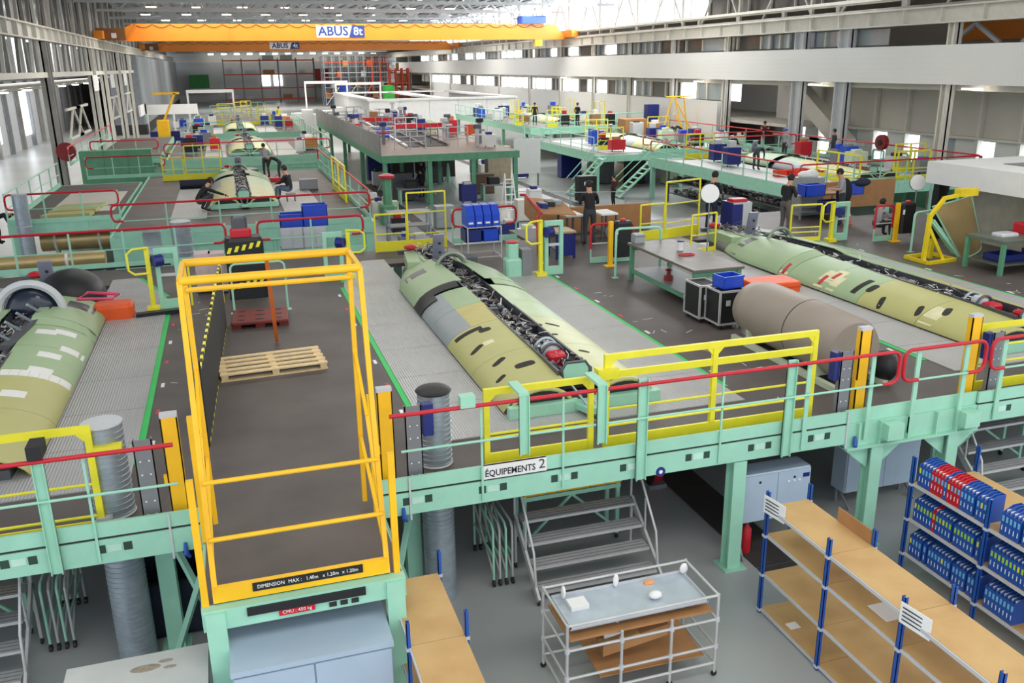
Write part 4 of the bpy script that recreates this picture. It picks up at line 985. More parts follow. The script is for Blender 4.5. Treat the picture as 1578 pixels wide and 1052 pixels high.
def open_crate(name, label, c, w_, d_, h_, m_, rz=0, cat='crate'):
    t = thing(name, label, cat, c, rz=rz)
    for a, b in (((-w_/2, -d_/2, .01), (w_/2, -d_/2+.02, h_)), ((-w_/2, d_/2-.02, .01), (w_/2, d_/2, h_)), ((-w_/2, -d_/2, .01), (-w_/2+.02, d_/2, h_)), ((w_/2-.02, -d_/2, .01), (w_/2, d_/2, h_))): MB().box(a, b).build('wall', m_, t, local=True)
    MB().box((-w_/2, -d_/2, 0), (w_/2, d_/2, .02)).build('base', m_, t, local=True); MB().box((-w_/2-.015, -d_/2-.015, h_-.04), (w_/2+.015, -d_/2, h_)).build('rim', m_, t, local=True)
    return t
open_crate('plastic_crate', 'bright blue open plastic crate on top of the right flight case', (pc.x+.05, pc.y+.36, D+.845), .5, .4, .26, BLUE, .1)
p = at(1196, 452, z=D)
t = thing('foam_block', 'bright orange flat block lying beside the right fuselage', 'block', (p.x, p.y+.3, D+.02), rz=-.05); MB().bbox((-.62, -.4, 0), (.62, .4, .26), .03).build('block_body', ORANGE, t, local=True)
MB().box((-.63, -.41, .12), (.63, -.4, .15)).build('seam', mat('dark_orange', (190, 66, 22), .5), t, local=True)
# steel table
a, b = at(968, 372, z=D+.9), at(1140, 415, z=D+.9)
t = thing('steel_table', 'long steel-topped work table with green legs beside the flight cases', 'table', (10.2, 18.7, D))
TX0, TX1, TY0, TY1 = 9.6, 10.9, 17.0, 20.5
MB().bbox((TX0, TY0, D+.92), (TX1, TY1, D+.98), .01).build('table_top', mat('worn_steel_top', (98, 90, 84), .45, .1, rgb2=(116, 108, 100), var=0, scale=2), t)
for x in (TX0+.1, TX1-.1):
    for y in (TY0+.1, TY1-.1): MB().box((x-.05, y-.05, D), (x+.05, y+.05, D+.92)).build('leg', DGREEN, t)
for x in (TX0+.1, TX1-.1): MB().box((x-.03, TY0+.1, D+.2), (x+.03, TY1-.1, D+.28)).build('stretcher', DGREEN, t)
MB().box((TX0+.12, TY0+.1, D+.28), (TX1-.12, TY1-.1, D+.3)).build('lower_shelf', GREYP, t)
for y in (TY0+.1, TY1-.1): MB().box((TX0+.1, y-.03, D+.78), (TX1-.1, y+.03, D+.9)).build('apron', DGREEN, t)
p = at(1048, 385, z=D+.98); t = thing('paint_tin', 'white tin with dark lid standing on the steel table', 'tin', (p.x, p.y, D+.98)); MB().lathe((0, 0, 0), [(.08, 0), (.08, .2), (.085, .21)], 16).build('tin_body', WHITE, t, True, True); MB().lathe((0, 0, .21), [(.085, 0), (.085, .03), (.06, .035)], 16).build('lid', NAVY, t, True, True)
p = at(1058, 393, z=D+.98); o = MB().tube(arc((p.x, p.y, D+.995), .2, 0, 2*PI, 18, (1, 0, 0), (0, 1, 0), ry=.1)[:-1], .018, 6, True).build('red_cable_loop', RED); tag(o, 'red loop of cable lying on the steel table', 'cable')
p = at(975, 372, z=D+.98); t = thing('control_box', 'small pale blue box at the rear corner of the steel table', 'box', (p.x+.1, p.y-.1, D+.98)); MB().bbox((-.14, -.14, 0), (.14, .14, .22), .02).build('box_body', SKINB, t, local=True); MB().box((-.14, -.145, .16), (.14, -.14, .17)).build('lid_seam', DARK, t, local=True)
p = at(1030, 432, z=D+.3); t = thing('red_valve', 'red and black valve lump on the lower shelf of the steel table', 'valve', (p.x, p.y, D+.3)); MB().bbox((-.1, -.08, 0), (.1, .08, .14), .03).build('valve_body', mat('dull_red', (140, 44, 34), .5), t, local=True); MB().lathe((0, 0, .14), [(.05, 0), (.05, .1), (.1, .12), (.02, .16)], 10).build('valve_head', mat('dull_red', (140, 44, 34), .5), t, True, True)
# ---- generic small deck furniture
def u_rail(px0, py0, px1, py1, h_, m_, label, r=.025, mid=None, feet=True, z=D):
    a, b = at(px0, py0, z=z), at(px1, py1, z=z); t = thing('hoop_rail', label, 'rail', ((a.x+b.x)/2, (a.y+b.y)/2, z))
    MB().tube(hoop(a, b, z, z+h_), r, 8).build('hoop', m_, t, True)
    for q in (mid or ()): MB().tube([(a.x, a.y, z+q), (b.x, b.y, z+q)], r*.7, 8).build('mid_bar', m_, t, True)
    if feet:
        for p in (a, b): MB().box((p.x-.08, p.y-.08, z), (p.x+.08, p.y+.08, z+.012)).build('foot_plate', m_, t)
    return t, a, b
u_rail(362, 483, 444, 476, 1.15, GREEN, 'mint green hoop rail standing behind the maroon pallet')
u_rail(948, 428, 1016, 424, 1.3, GREEN, 'mint green hoop rail behind the steel table', .035)
u_rail(1403, 388, 1460, 378, 1.15, GREEN, 'mint green hoop rail left of the yellow tilting stand', .035)
def yellow_frame(pts, h_, label, mids=(.55,), base=.14, m_=LEMON, z=D, w_=.045):
    a, b = at(*pts[0], z=z), at(*pts[1], z=z); t = thing('yellow_gate', label, 'gate', ((a.x+b.x)/2, (a.y+b.y)/2, z))
    for p in (a, b): MB().bar((p.x, p.y, z), (p.x, p.y, z+h_), w_).build('stile', m_, t)
    MB().bar((a.x, a.y, z+h_), (b.x, b.y, z+h_), w_).build('top_bar', m_, t)
    for q in mids: MB().bar((a.x, a.y, z+q), (b.x, b.y, z+q), w_*.7).build('mid_bar', m_, t)
    if base: MB().bar((a.x, a.y, z+base/2+.02), (b.x, b.y, z+base/2+.02), .03, base).build('kick_plate', m_, t)
    return t
yellow_frame(((580, 389), (628, 386)), 1.15, 'yellow gate leaf at the far deck edge, left of the tall leaf', base=.3)
yellow_frame(((630, 386), (688, 381)), 1.75, 'tall yellow gate leaf at the far edge behind the middle fuselage', (.5, 1.15), base=.3)
yellow_frame(((986, 372), (1022, 368)), 1.15, 'yellow gate leaf left of the tall leaf behind the steel table', base=.3)
yellow_frame(((1024, 368), (1075, 360)), 1.8, 'tall yellow gate leaf behind the nose of the right fuselage', (.5, 1.1), base=.3)
yellow_frame(((1064, 392), (1101, 386)), 1.15, 'small yellow frame between steel table and right fuselage nose', base=.12)
yellow_frame(((1216, 373), (1262, 371)), 1.15, 'low yellow gate beside the right fuselage near the green panel', (.45, .3), base=.12)
# pivoting yellow-and-green lift stands with navy reel
def lift_stand(px, py, label, flip=1, h_=1.5):
    p = at(px, py, z=D); t = thing('lift_stand', label, 'stand', (p.x, p.y, D))
    MB().box((-.05, -.05, 0), (.05, .05, h_)).build('yellow_post', LEMON, t, local=True)
    MB().tube([(0, 0, h_-.1), (0, -.06, h_), (-.3*flip, -.1, h_-.02), (-.42*flip, -.1, h_-.12), (-.42*flip, -.1, h_-.5), (-.3*flip, -.1, h_-.6), (0, -.05, h_-.6)], .028, 8).build('yellow_handle', LEMON, t, True, True)
    MB().box((-.14, -.14, 0), (.14, .14, .1)).build('base_block', LEMON, t, local=True)
    x0, x1 = .14*flip, .66*flip
    for a, b in (((x0, .04, 0), (x0+.1*flip, .14, h_-.05)), ((x1-.1*flip, .04, 0), (x1, .14, h_-.05)), ((x0+.1*flip, .045, h_-.18), (x1-.1*flip, .135, h_-.05)), ((x0+.1*flip, .045, 0), (x1-.1*flip, .135, .22))): MB().box(a, b).build('green_panel_frame', GREEN, t, local=True)
    MB().tube([(.12*flip, -.1, h_-.32), (.3*flip, .0, h_-.32)], .14, 14).build('navy_reel', NAVY, t, True, True)
    MB().box((x0, .05, h_*.52), (x1, .1, h_*.56)).build('shelf_bar', LGREY, t, local=True)
lift_stand(238, 478, 'yellow and green lift stand with navy reel at the left aisle')
lift_stand(833, 425, 'yellow and green lift stand with navy reel right of the middle fuselage')
o = None
p = at(247, 482, z=D); o = MB().bar((p.x-.5, p.y-.25, D+.05), (p.x+.55, p.y-.1, D+.05), .2, .1).build('rubber_mat', BLACK); tag(o, 'black rubber bar lying in front of the left lift stand', 'mat')
p = at(195, 412, z=D); o = MB().box((p.x-1.2, p.y-.1, D+.001), (p.x+1.2, p.y+.15, D+.05)).build('rubber_ramp', BLACK); tag(o, 'long black rubber ramp at the far edge of the left bay', 'ramp')
lift_stand(1279, 372, 'green panel lift stand with navy reel beside the low yellow gate', 1, 1.25)
lift_stand(540, 428, 'yellow and green lift stand seen behind the pallet gate corner', -1, 1.3)
def post_bag(px, py, label, h_=1.2):
    p = at(px, py, z=D); t = thing('padded_post', label, 'post', (p.x, p.y, D))
    MB().box((-.06, -.05, 0), (.06, .05, h_)).build('amber_post', AMBER, t, local=True); MB().box((-.16, -.12, 0), (.16, .12, .03)).build('foot_plate', AMBER, t, local=True)
    MB().bbox((.1, -.12, .25), (.62, .14, h_+.0), .06).build('black_pad', BLACK, t, local=True)
    MB().box((.1, -.125, h_-.35), (.17, -.12, h_-.2)).build('label', PAPER, t, local=True); MB().ell((.36, 0, h_+.02), (.1, .08, .05), 10, 6).build('red_knob', RED, t, local=True)
post_bag(1378, 372, 'black padded bag on an amber post near the white cabin')
post_bag(940, 410, 'tall black padded bag on an amber post behind the steel table', 1.25)
def red_frame(px0, py0, px1, py1, label, h_=1.1, disc=True, z=D):
    a, b = at(px0, py0, z=z), at(px1, py1, z=z); t = thing('red_hoop_gate', label, 'gate', ((a.x+b.x)/2, (a.y+b.y)/2, z))
    MB().tube(hoop(a, b, z+.4, z+h_), .035, 8).build('red_hoop', RED, t, True); MB().tube([(a.x, a.y, z), (a.x, a.y, z+.45)], .025, 8).build('green_leg', GREEN, t, True); MB().tube([(b.x, b.y, z), (b.x, b.y, z+.45)], .025, 8).build('green_leg', GREEN, t, True)
    MB().bar((a.x, a.y, z+.55), (b.x, b.y, z+.55), .03).build('mid_bar', LGREY, t); MB().bar((a.x, a.y, z+.08), (b.x, b.y, z+.08), .03, .16).build('toe_board', GREEN, t)
    if disc:
        c_ = (a+b)/2; MB().tube([(c_.x, c_.y-.06, z+.85), (c_.x, c_.y, z+.85)], .2, 18).build('grey_disc', GREYP, t); 
red_frame(910, 405, 974, 401, 'red hoop gate with round grey disc behind the steel table')
red_frame(1345, 372, 1372, 370, 'red hoop gate beside the padded amber post', 1.1, False)
# blue box rack
def box_rack(px0, px1, py, label, h_=.95, n=5, m_=BLUE):
    a, b = at(px0, py, z=D), at(px1, py-2, z=D); t = thing('box_rack', label, 'rack', ((a.x+b.x)/2, a.y, D)); x0, x1, y0, y1 = a.x, b.x, a.y, a.y+.75
    for x in (x0, x1):
        for y in (y0, y1): MB().box((x-.015, y-.015, 0+D), (x+.015, y+.015, D+h_)).build('post', LGREY, t)
    for z in (.08, .5, h_):
        for y in (y0, y1): MB().box((x0, y-.012, D+z-.012), (x1, y+.012, D+z+.012)).build('bar', LGREY, t)
        for x in (x0, x1): MB().box((x-.012, y0, D+z-.012), (x+.012, y1, D+z+.012)).build('bar', LGREY, t)
    return t, x0, x1, y0, y1
t, x0, x1, y0, y1 = box_rack(722, 776, 402, 'white tube rack holding blue boxes behind the middle fuselage')
for k in range(4): 
    w_ = (x1-x0)/4.0
    o = MB().prism([(x0+k*w_+.01, y0+.05, D+.97), (x0+k*w_+.01, y1-.05, D+.97), (x0+k*w_+.01, y1-.05, D+1.55), (x0+k*w_+.01, y0+.25, D+1.55), (x0+k*w_+.01, y0+.05, D+1.3)], (w_-.03, 0, 0)).build('storage_file', BLUE)
    MB().box((x0+k*w_+.05, y0+.02, D+1.05), (x0+k*w_+w_-.07, y0+.05, D+1.1)).build('label_holder', PAPER, o)
    tag(o, ('leftmost', 'second', 'third', 'rightmost')[k]+' of the large blue filing boxes atop the white tube rack', 'box', 'blue boxes on the white rack')
for k in range(2):
    t2 = open_crate('storage_crate', 'large blue crate on the %s of the white tube rack' % ('left shelf' if k == 0 else 'right shelf'), ((x0+x1)/2+(-.3 if k == 0 else .22), (y0+y1)/2, D+.52), .48, .6, .36, NAVY if k == 0 else BLUE)
# green machine pedestals
def pedestal(px, py, label, h_=.9):
    p = at(px, py, z=D); t = thing('machine_pedestal', label, 'pedestal', (p.x, p.y, D))
    MB().bbox((-.22, -.2, 0), (.22, .2, h_*.55), .05).build('body', GREEN, t, local=True); MB().bbox((-.14, -.16, h_*.55), (.14, .16, h_), .04).build('neck', GREEN, t, local=True); MB().lathe((0, 0, h_), [(.16, 0), (.18, .03), (.1, .06)], 14).build('red_cap', RED, t, True, True)
    MB().box((.22, -.18, 0), (.5, .2, h_*.8)).build('grey_side_unit', GREYP, t, local=True)
pedestal(790, 425, 'mint green machine pedestal with red cap by the middle lift stand')
# desk behind red rail and standing worker's tables
def table(px0, px1, py, d_, h_, label, m_top, m_leg, z=D, dz=0, name='work_table'):
    a, b = at(px0, py, z=z), at(px1, py+dz, z=z); t = thing(name, label, 'table', ((a.x+b.x)/2, a.y, z)); x0, x1, y0, y1 = a.x, b.x, min(a.y, b.y), min(a.y, b.y)+d_
    MB().box((x0, y0, z+h_-.05), (x1, y1, z+h_)).build('table_top', m_top, t)
    for x in (x0+.05, x1-.05):
        for y in (y0+.05, y1-.05): MB().box((x-.03, y-.03, z), (x+.03, y+.03, z+h_-.05)).build('leg', m_leg, t)
    MB().box((x0+.05, y0+.04, z+.25), (x1-.05, y1-.04, z+.28)).build('lower_shelf', m_leg, t)
    return t, x0, x1, y0, y1
t, x0, x1, y0, y1 = table(852, 888, 398, .8, .8, 'navy-framed desk with wooden top left of the standing worker', mat('desk_wood', (176, 150, 116), .5), NAVY)
MB().box((x0+.06, y0, D+.1), (x1-.06, y0+.03, D+.7)).build('front_panel', NAVY, t)
t = thing('tilted_panel_rack', 'red-edged leaning panel rack behind the middle lift stand', 'rack', (9, 25.5, D))
m = MB().tube([(8.6, 24.6, D), (8.6, 24.7, D+1.05), (8.75, 24.75, D+1.15), (8.75, 26.2, D+1.5), (8.6, 26.3, D+1.5)], .04, 8); m.build('red_tube', RED, t, True)
MB().prism([(8.7, 24.7, D+.6), (8.7, 26.2, D+.9), (8.7, 26.2, D+1.45), (8.7, 24.7, D+1.1)], (.03, 0, 0)).build('beige_panel', CARD, t)
MB().prism([(8.75, 24.8, D+1.1), (9.9, 24.8, D+1.0), (9.9, 26.1, D+1.25), (8.75, 26.1, D+1.4)], (0, 0, .04)).build('tray', CARD, t)
for k in range(3): MB().bbox((8.9+k*.3, 25.2+.2*k, D+1.18), (9.15+k*.3, 25.7+.2*k, D+1.36), .04).build('bundle', (NAVY, BLACK, SKINB)[k], t)
o = MB().box((9.6, 27.2, D), (13.6, 27.3, D+.85)).build('partition_board', CARD); tag(o, 'long brown partition board behind the standing worker', 'partition')
t, x0, x1, y0, y1 = table(868, 900, 372, .9, .85, 'drawing table with white sheet left of the standing worker', PAPER, GUN)
t, x0, x1, y0, y1 = table(922, 952, 369, .9, .85, 'drawing table with white sheet right of the standing worker', PAPER, GUN)
# cabinet, mirror, bins, benches at the right
p = at(1124, 366, z=D); t = thing('tool_cabinet', 'navy and white tool cabinet behind the right fuselage nose', 'cabinet', (p.x+.25, p.y+.3, D)); MB().box((0, 0, 0), (.7, .7, 1.05)).build('body', LGREY, t, local=True); MB().box((-.02, -.02, 0), (.0, .7, 1.05)).build('side', NAVY, t, local=True); MB().box((0, -.02, 0), (.35, 0, 1.0)).build('door', NAVY, t, local=True); MB().box((.37, -.02, 0), (.68, 0, 1.0)).build('door', LGREY, t, local=True); MB().bbox((.05, .1, 1.05), (.6, .5, 1.15), .03).build('top_tray', RED, t, local=True)
def mirror(px, py, zc, label, r=.2):
    p = at(px, py, z=zc); t = thing('round_mirror', label, 'mirror', (p.x, p.y, D)); d_ = Vector((-.3, -1, .1)).normalized()
    c_ = Vector((0, 0, zc-D)); MB().tube([c_, c_+d_*.03], r, 20).build('mirror_disc', WHITE, t, False, True); MB().tube([c_+d_*.0, c_-d_*.03], r*1.06, 20).build('rim', GREYP, t, False, True); MB().tube([(0, 0, 0), (0, 0, zc-D-r)], .02, 8).build('stand_pole', GREYP, t, False, True)
mirror(1094, 298, D+1.85, 'round white mirror on a pole beside the dark-clothed worker', .26)
mirror(1414, 281, D+1.7, 'round white mirror on a pole near the white cabin corner', .24)
u_rail(1430, 330, 1470, 345, 1.9, GREEN, 'tall green curved hoop beside the white cabin corner', .05)
for k, (px, py, lab, m_, s) in enumerate(((1240, 312, 'blue crate on the bench left of the grey-shirted worker', BLUE, (.8, .5, .4)), (1298, 308, 'blue crate on the bench right of the grey-shirted worker', BLUE, (.6, .5, .4)), (1250, 325, 'navy crate below the blue crate by the grey-shirted worker', NAVY, (.7, .5, .4)))):
    p = (Vector((19.35, 25.9, 0)), Vector((20.9, 25.7, 0)), Vector((20.1, 25.8, 0)))[k]; open_crate('plastic_crate', lab, (p.x, p.y+.45, D+.881 if k < 2 else D+.29), *s, m_)
t, x0, x1, y0, y1 = table(1226, 1305, 338, .9, .88, 'work bench carrying blue crates behind the right fuselage', CARD, GREYP, dz=-4)
o = MB().box((20.9, 28.3, D), (24.6, 28.4, D+1.0)).build('partition_board', CARD); tag(o, 'brown partition board behind the blue crates at right', 'partition')
p = at(1190, 300, z=D); t = thing('helmet_cabinet', 'grey cabinet with white helmets stacked on top', 'cabinet', (19.6, 27.3, D)); MB().box((0, 0, 0), (1.0, .6, 1.35)).build('body', SKINB, t, local=True); MB().box((.02, -.02, .05), (.98, 0, 1.3)).build('door', SKINB, t, local=True); MB().ell((.35, .3, 1.44), (.28, .24, .14), 14, 8).build('helmet', WHITE, t, True, True); MB().ell((.62, .3, 1.44), (.26, .24, .18), 14, 8).build('helmet', WHITE, t, True, True)
p = at(1306, 345, z=D); t = thing('traffic_cone', 'orange traffic cone beside the coats near the seated worker', 'cone', (p.x, p.y, D)); MB().lathe((0, 0, 0), [(.16, 0), (.16, .03), (.1, .04), (.03, .62)], 16).build('cone_body', ORANGE, t, True, True); MB().lathe((0, 0, .28), [(.078, 0), (.062, .1)], 16).build('white_band', WHITE, t, True, True)
t = thing('coat_stand', 'dark coats hanging on a stand beside the traffic cone', 'coat stand', (p.x+.2, p.y+.6, D)); MB().tube([(0, 0, 0), (0, 0, 1.5)], .03, 8).build('pole', GREYP, t, True, True); MB().ell((0, 0, 1.0), (.3, .2, .5), 14, 10).build('coat', BLKC, t, True, True); MB().ell((.75, .1, 1.3), (.4, .18, .16), 14, 10).build('coat', mat('navy_cloth', (40, 44, 60), .8), t, True, True); MB().bar((0, 0, 1.4), (1.1, .1, 1.4), .05).build('rail', GREEN, t, local=True)
# yellow tilting stand with bronze panel
p = at(1430, 408, z=D); q = at(1500, 410, z=D)
t = thing('tilting_stand', 'yellow tilting stand holding a curved bronze panel', 'stand', (p.x, p.y, D)); AM2 = mat('stand_yellow', (232, 204, 30), .4)
L = q.x-p.x
for a, b, w_, m_ in (((0, 0, .05), (L, .1, .05), .09, AM2), ((0, .9, .05), (L, 1.0, .05), .09, AM2), ((0, 0, .05), (0, .9, .05), .09, AM2), ((L, .1, .05), (L, 1.0, .05), .09, AM2), ((0, .2, .05), (.05, .2, 1.35), .1, AM2), ((.05, .2, 1.0), (.6, .1, .05), .08, AM2), ((.5, .5, .05), (.5, .5, .6), .1, AM2), ((.05, .2, 1.3), (.55, .3, 1.75), .09, AM2), ((.5, .3, 1.75), (1.3, .3, 1.85), .09, AM2), ((.1, .15, 1.15), (1.2, .2, .1), .05, GREEN)):
    MB().bar(a, b, w_).build('frame_member', m_, t, local=True)
MB().bar((.15, .25, 1.2), (1.15, .3, .18), .22, .05).build('green_board', GREEN, t, local=True)
MB().box((1.0, .2, 1.78), (1.6, .45, 1.98)).build('clamp_head', AM2, t, local=True)
c0, c1, c2, c3 = at(1437, 318, Y=p.y+.55), at(1497, 300, Y=p.y+.9), at(1512, 378, Y=p.y+.9), at(1482, 400, Y=p.y+.5)
N = 8; front = []
for j in range(N+1):
    for i in range(N+1):
        a, b = i/N, j/N; q_ = (c0*(1-a)+c1*a)*(1-b)+(c3*(1-a)+c2*a)*b
        front.append(q_-Vector((p.x, p.y, D))+Vector((0, -.22*math.sin(PI*a)*1.0, .05*math.sin(PI*a))))
ix = lambda i, j: j*(N+1)+i; M_ = len(front); F = []
for j in range(N):
    for i in range(N): F.append((ix(i, j), ix(i+1, j), ix(i+1, j+1), ix(i, j+1))); F.append((M_+ix(i, j+1), M_+ix(i+1, j+1), M_+ix(i+1, j), M_+ix(i, j)))
bd = [ix(i, 0) for i in range(N+1)]+[ix(N, j) for j in range(1, N+1)]+[ix(i, N) for i in range(N-1, -1, -1)]+[ix(0, j) for j in range(N-1, 0, -1)]
for a, b in zip(bd, bd[1:]+bd[:1]): F.append((a, M_+a, M_+b, b))
MB().poly(front+[v+Vector((0, .04, 0)) for v in front], F).build('bronze_panel', BRONZE, t, True, True)
MB().tube([front[k] for k in bd], .022, 6, True).build('panel_rim', GREEN, t, True, True)
# table at right edge
t = thing('tool_table', 'grey-topped tool table with red case at the right frame edge', 'table', (19.6, 17.6, D))
X0, X1, Y0, Y1 = 18.75, 21.35, 17.4, 18.7
MB().box((X0, Y0, D+.82), (X1, Y1, D+.9)).build('table_top', mat('dark_olive', (96, 104, 92), .45), t); MB().box((X0+.1, Y0+.1, D+.22), (X1-.1, Y1-.1, D+.26)).build('lower_shelf', mat('dark_olive', (96, 104, 92), .45), t)
for x in (X0+.06, X1-.06):
    for y in (Y0+.06, Y1-.06): MB().box((x-.05, y-.05, D), (x+.05, y+.05, D+.82)).build('leg', DGREEN, t)
p = at(1560, 352, z=D+.9); t = thing('red_case', 'red tool case lying on the right tool table', 'case', (20.4, 18.1, D+.9)); MB().bbox((-.4, -.25, 0), (.5, .3, .28), .03).build('case_body', RED, t, local=True); MB().tube(arc((0, 0, .3), .3, 0, PI, 12, ry=.35), .025, 6).build('carry_hoop', SKING, t, True, True)
o = MB().bbox((19.2, 17.9, D+.9), (19.75, 18.3, D+.98), .03).build('crumpled_plastic', mat('clear_plastic', (214, 216, 220), .25)); tag(o, 'crumpled clear plastic bag on the right tool table', 'plastic bag')
open_crate('parts_tray', 'navy parts tray on the lower shelf of the right tool table', (19.5, 18.0, D+.27), .9, .6, .18, NAVY)
open_crate('parts_tray', 'smaller navy parts tray at the lower shelf right end', (20.7, 18.0, D+.27), .7, .6, .2, NAVY)
# white cabin with handwheel behind
t = thing('white_cabin', 'long white cabin roof structure at the right with dark window band', 'cabin', (27, 26, D))
a = at(1430, 248, z=4.6); cx0, cy1 = a.x, a.y
MB().box((cx0, cy1-9.5, 3.95), (cx0+7, cy1, 4.6)).build('fascia', WHITE, t)
MB().box((cx0+1.3, cy1-8.2, 4.6), (cx0+6, cy1-1.6, 4.62)).build('roof_opening', GREYP, t)
for y in (cy1-9.3, cy1-4.7, cy1-.3): MB().box((cx0+.3, y, D), (cx0+.55, y+.25, 3.95)).build('leg', BLACK, t)
MB().box((cx0+1.2, cy1-9.0, D), (cx0+1.3, cy1-.4, 3.95)).build('inner_panel', mat('cabin_beige', (176, 172, 156), .5), t)
p = at(1540, 335, z=D+.9)
t = thing('hand_wheel', 'large black spoked hand wheel below the white cabin', 'wheel', (p.x, p.y+2, D)); 
MB().tube(arc((0, 0, 1.1), .55, 0, 2*PI, 24, ry=.8)[:-1], .05, 8, True).build('rim', BLACK, t, True, True)
for k in range(3): MB().bar((0, 0, 1.1), (.52*math.cos(k*2.09+.5), 0, 1.1+.75*math.sin(k*2.09+.5)), .06).build('spoke', BLACK, t, local=True)
MB().bar((-.5, .1, 0), (-.1, 0, 1.9), .14).build('stand', BLACK, t, local=True)
# ================================================================== BACK RAIL OF THE FRONT DECK
def long_rail(label, p, q, z, red=True, n=6, toe=True, mid=True, h_=1.1, name='guard_rail', m_=None):
    p, q = Vector(p), Vector(q); c_ = (p+q)/2; t = thing(name, label, 'railing', (c_.x, c_.y, z))
    r_ = .04 if p.y < 60 else .05
    if red:
        d_ = (q-p).normalized(); Z_ = Vector((0, 0, 1)); rr = .16; lo = z+h_*.5
        P0, Q0 = Vector((p.x, p.y, 0)), Vector((q.x, q.y, 0))
        path = [P0+d_*.35+Z_*lo]+arc(P0+d_*rr+Z_*(lo+rr), rr, -PI/2, -PI, 3, d_, Z_)+arc(P0+d_*rr+Z_*(z+h_-rr), rr, PI, PI/2, 3, d_, Z_)+arc(Q0-d_*rr+Z_*(z+h_-rr), rr, PI/2, 0, 3, d_, Z_)+arc(Q0-d_*rr+Z_*(lo+rr), rr, 0, -PI/2, 3, d_, Z_)+[Q0-d_*.35+Z_*lo]
        MB().tube(path, r_, 6).build('top_rail', m_ or RED, t, True)
    else: MB().tube([(p.x, p.y, z+h_), (q.x, q.y, z+h_)], r_*.8, 6).build('top_rail', m_ or GREEN, t, True)
    if mid: MB().tube([(p.x, p.y, z+h_*.5), (q.x, q.y, z+h_*.5)], .02, 6).build('mid_rail', GREEN, t, True)
    if toe: MB().bar((p.x, p.y, z+.1), (q.x, q.y, z+.1), .02, .18).build('toe_board', GREEN, t)
    for k in range(n+1):
        a = p.lerp(q, k/n); MB().bar((a.x, a.y, z), (a.x, a.y, z+h_), .05).build('post', GREEN, t)
    return t
long_rail('red-topped rear guard rail behind the left bay', (-8.6, 26.75, 0), (-.3, 26.75, 0), D)
long_rail('red-topped rear guard rail between lift stand and yellow gates', (.6, 26.75, 0), (3.7, 26.75, 0), D, n=2)
long_rail('red rear guard rail right of the tall yellow gate leaf', (6.5, 26.75, 0), (8.6, 26.75, 0), D, n=2)
p = at(315, 470, z=D)
# ================================================================== MID-HALL PLATFORMS
def platform(label, x0, x1, y0, y1, z, m_edge=GREEN, skirt=0.0, cols=True, holes=None, top=DECK, nb=4, sp=4.5):
    t = thing('mid_platform', label, 'platform', ((x0+x1)/2, (y0+y1)/2, 0))
    if holes:
        hx0, hx1, hy0, hy1 = holes
        for a, b in (((x0, y0), (x1, hy0)), ((x0, hy1), (x1, y1)), ((x0, hy0), (hx0, hy1)), ((hx1, hy0), (x1, hy1))): MB().box((a[0], a[1], z-.1), (b[0]-.005, b[1]-.005, z)).build('deck_board', top, t)
    else:
        for k in range(nb): MB().box((x0, y0+(y1-y0)*k/nb, z-.1), (x1, y0+(y1-y0)*(k+1)/nb-.01, z)).build('deck_board', top, t)
    for a, b in (((x0-.05, y0-.08, z-.38), (x1+.05, y0, z+.02)), ((x0-.05, y1, z-.38), (x1+.05, y1+.08, z+.02)), ((x0-.08, y0, z-.38), (x0, y1, z+.02)), ((x1, y0, z-.38), (x1+.08, y1, z+.02))): MB().box(a, b).build('edge_beam', m_edge, t)
    x = x0+1.2
    while x < x1: MB().box((x, y0-.1, z-.36), (x+.05, y0-.08, z)).build('stiffener', m_edge, t); x += 1.4
    if skirt:
        n = max(2, int((x1-x0)/1.6))
        for k in range(n):
            MB().box((x0+(x1-x0)*k/n+.03, y0+.1, z-skirt), (x0+(x1-x0)*(k+1)/n-.03, y0+.14, z-.4)).build('skirt_panel', GREEN, t)
            MB().box((x0+(x1-x0)*k/n-.03, y0+.04, z-skirt), (x0+(x1-x0)*k/n+.03, y0+.16, z-.4)).build('skirt_rib', GREEN, t)
        MB().box((x0, y0+.02, z-skirt*.62), (x1, y0+.12, z-skirt*.56)).build('skirt_band', GREEN, t)
    if cols:
        nx = max(1, int((x1-x0)/sp)); ny = max(1, int((y1-y0)/8))
        for i in range(nx+1):
            for j in range(ny+1):
                x, y = x0+.15+(x1-x0-.3)*i/nx, y0+.15+(y1-y0-.3)*j/ny; MB().box((x-.12, y-.12, 0), (x+.12, y+.12, z-.38)).build('column', m_edge, t)
    return t
platform('green platform of the second left row with ribbed green front', -4.0, 4.8, 32.0, 50.2, D, holes=(-0.71, 1.61, 37.25, 49.30), skirt=1.5)
platform('narrow green platform wing at the left of the second row', -7.9, -4.3, 36.2, 48, D)
platform('green platform of the third left row carrying a fuselage', -3.6, 6.2, 57.5, 75, D, holes=(0.24, 2.56, 60.55, 72.60), skirt=1.2)
platform('small green platform at the far left beside the wall columns', -8.2, -4.2, 62, 80, D, skirt=1.0)
platform('green platform of the fourth left row carrying a fuselage', -3.2, 6.5, 79.5, 95, D, holes=(0.14, 2.46, 81.55, 93.60), skirt=1.0)
platform('farthest green platform of the left rows', -3.2, 6.5, 99, 116, D)
long_rail('long red front rail of the second left row', (-3.9, 31.9, 0), (4.7, 31.9, 0), D, n=5)
long_rail('red side rail along the right of the second left row', (4.75, 32.2, 0), (4.75, 50.5, 0), D, n=7)
long_rail('red front rail of the narrow left platform wing', (-7.9, 36.1, 0), (-4.1, 36.1, 0), D, n=3)
long_rail('green side rail along the left wing of the second row', (-7.95, 36.3, 0), (-7.95, 48, 0), D, red=False, n=5)
long_rail('long red front rail of the third left row', (-3.6, 57.4, 0), (6.2, 57.4, 0), D, n=6)
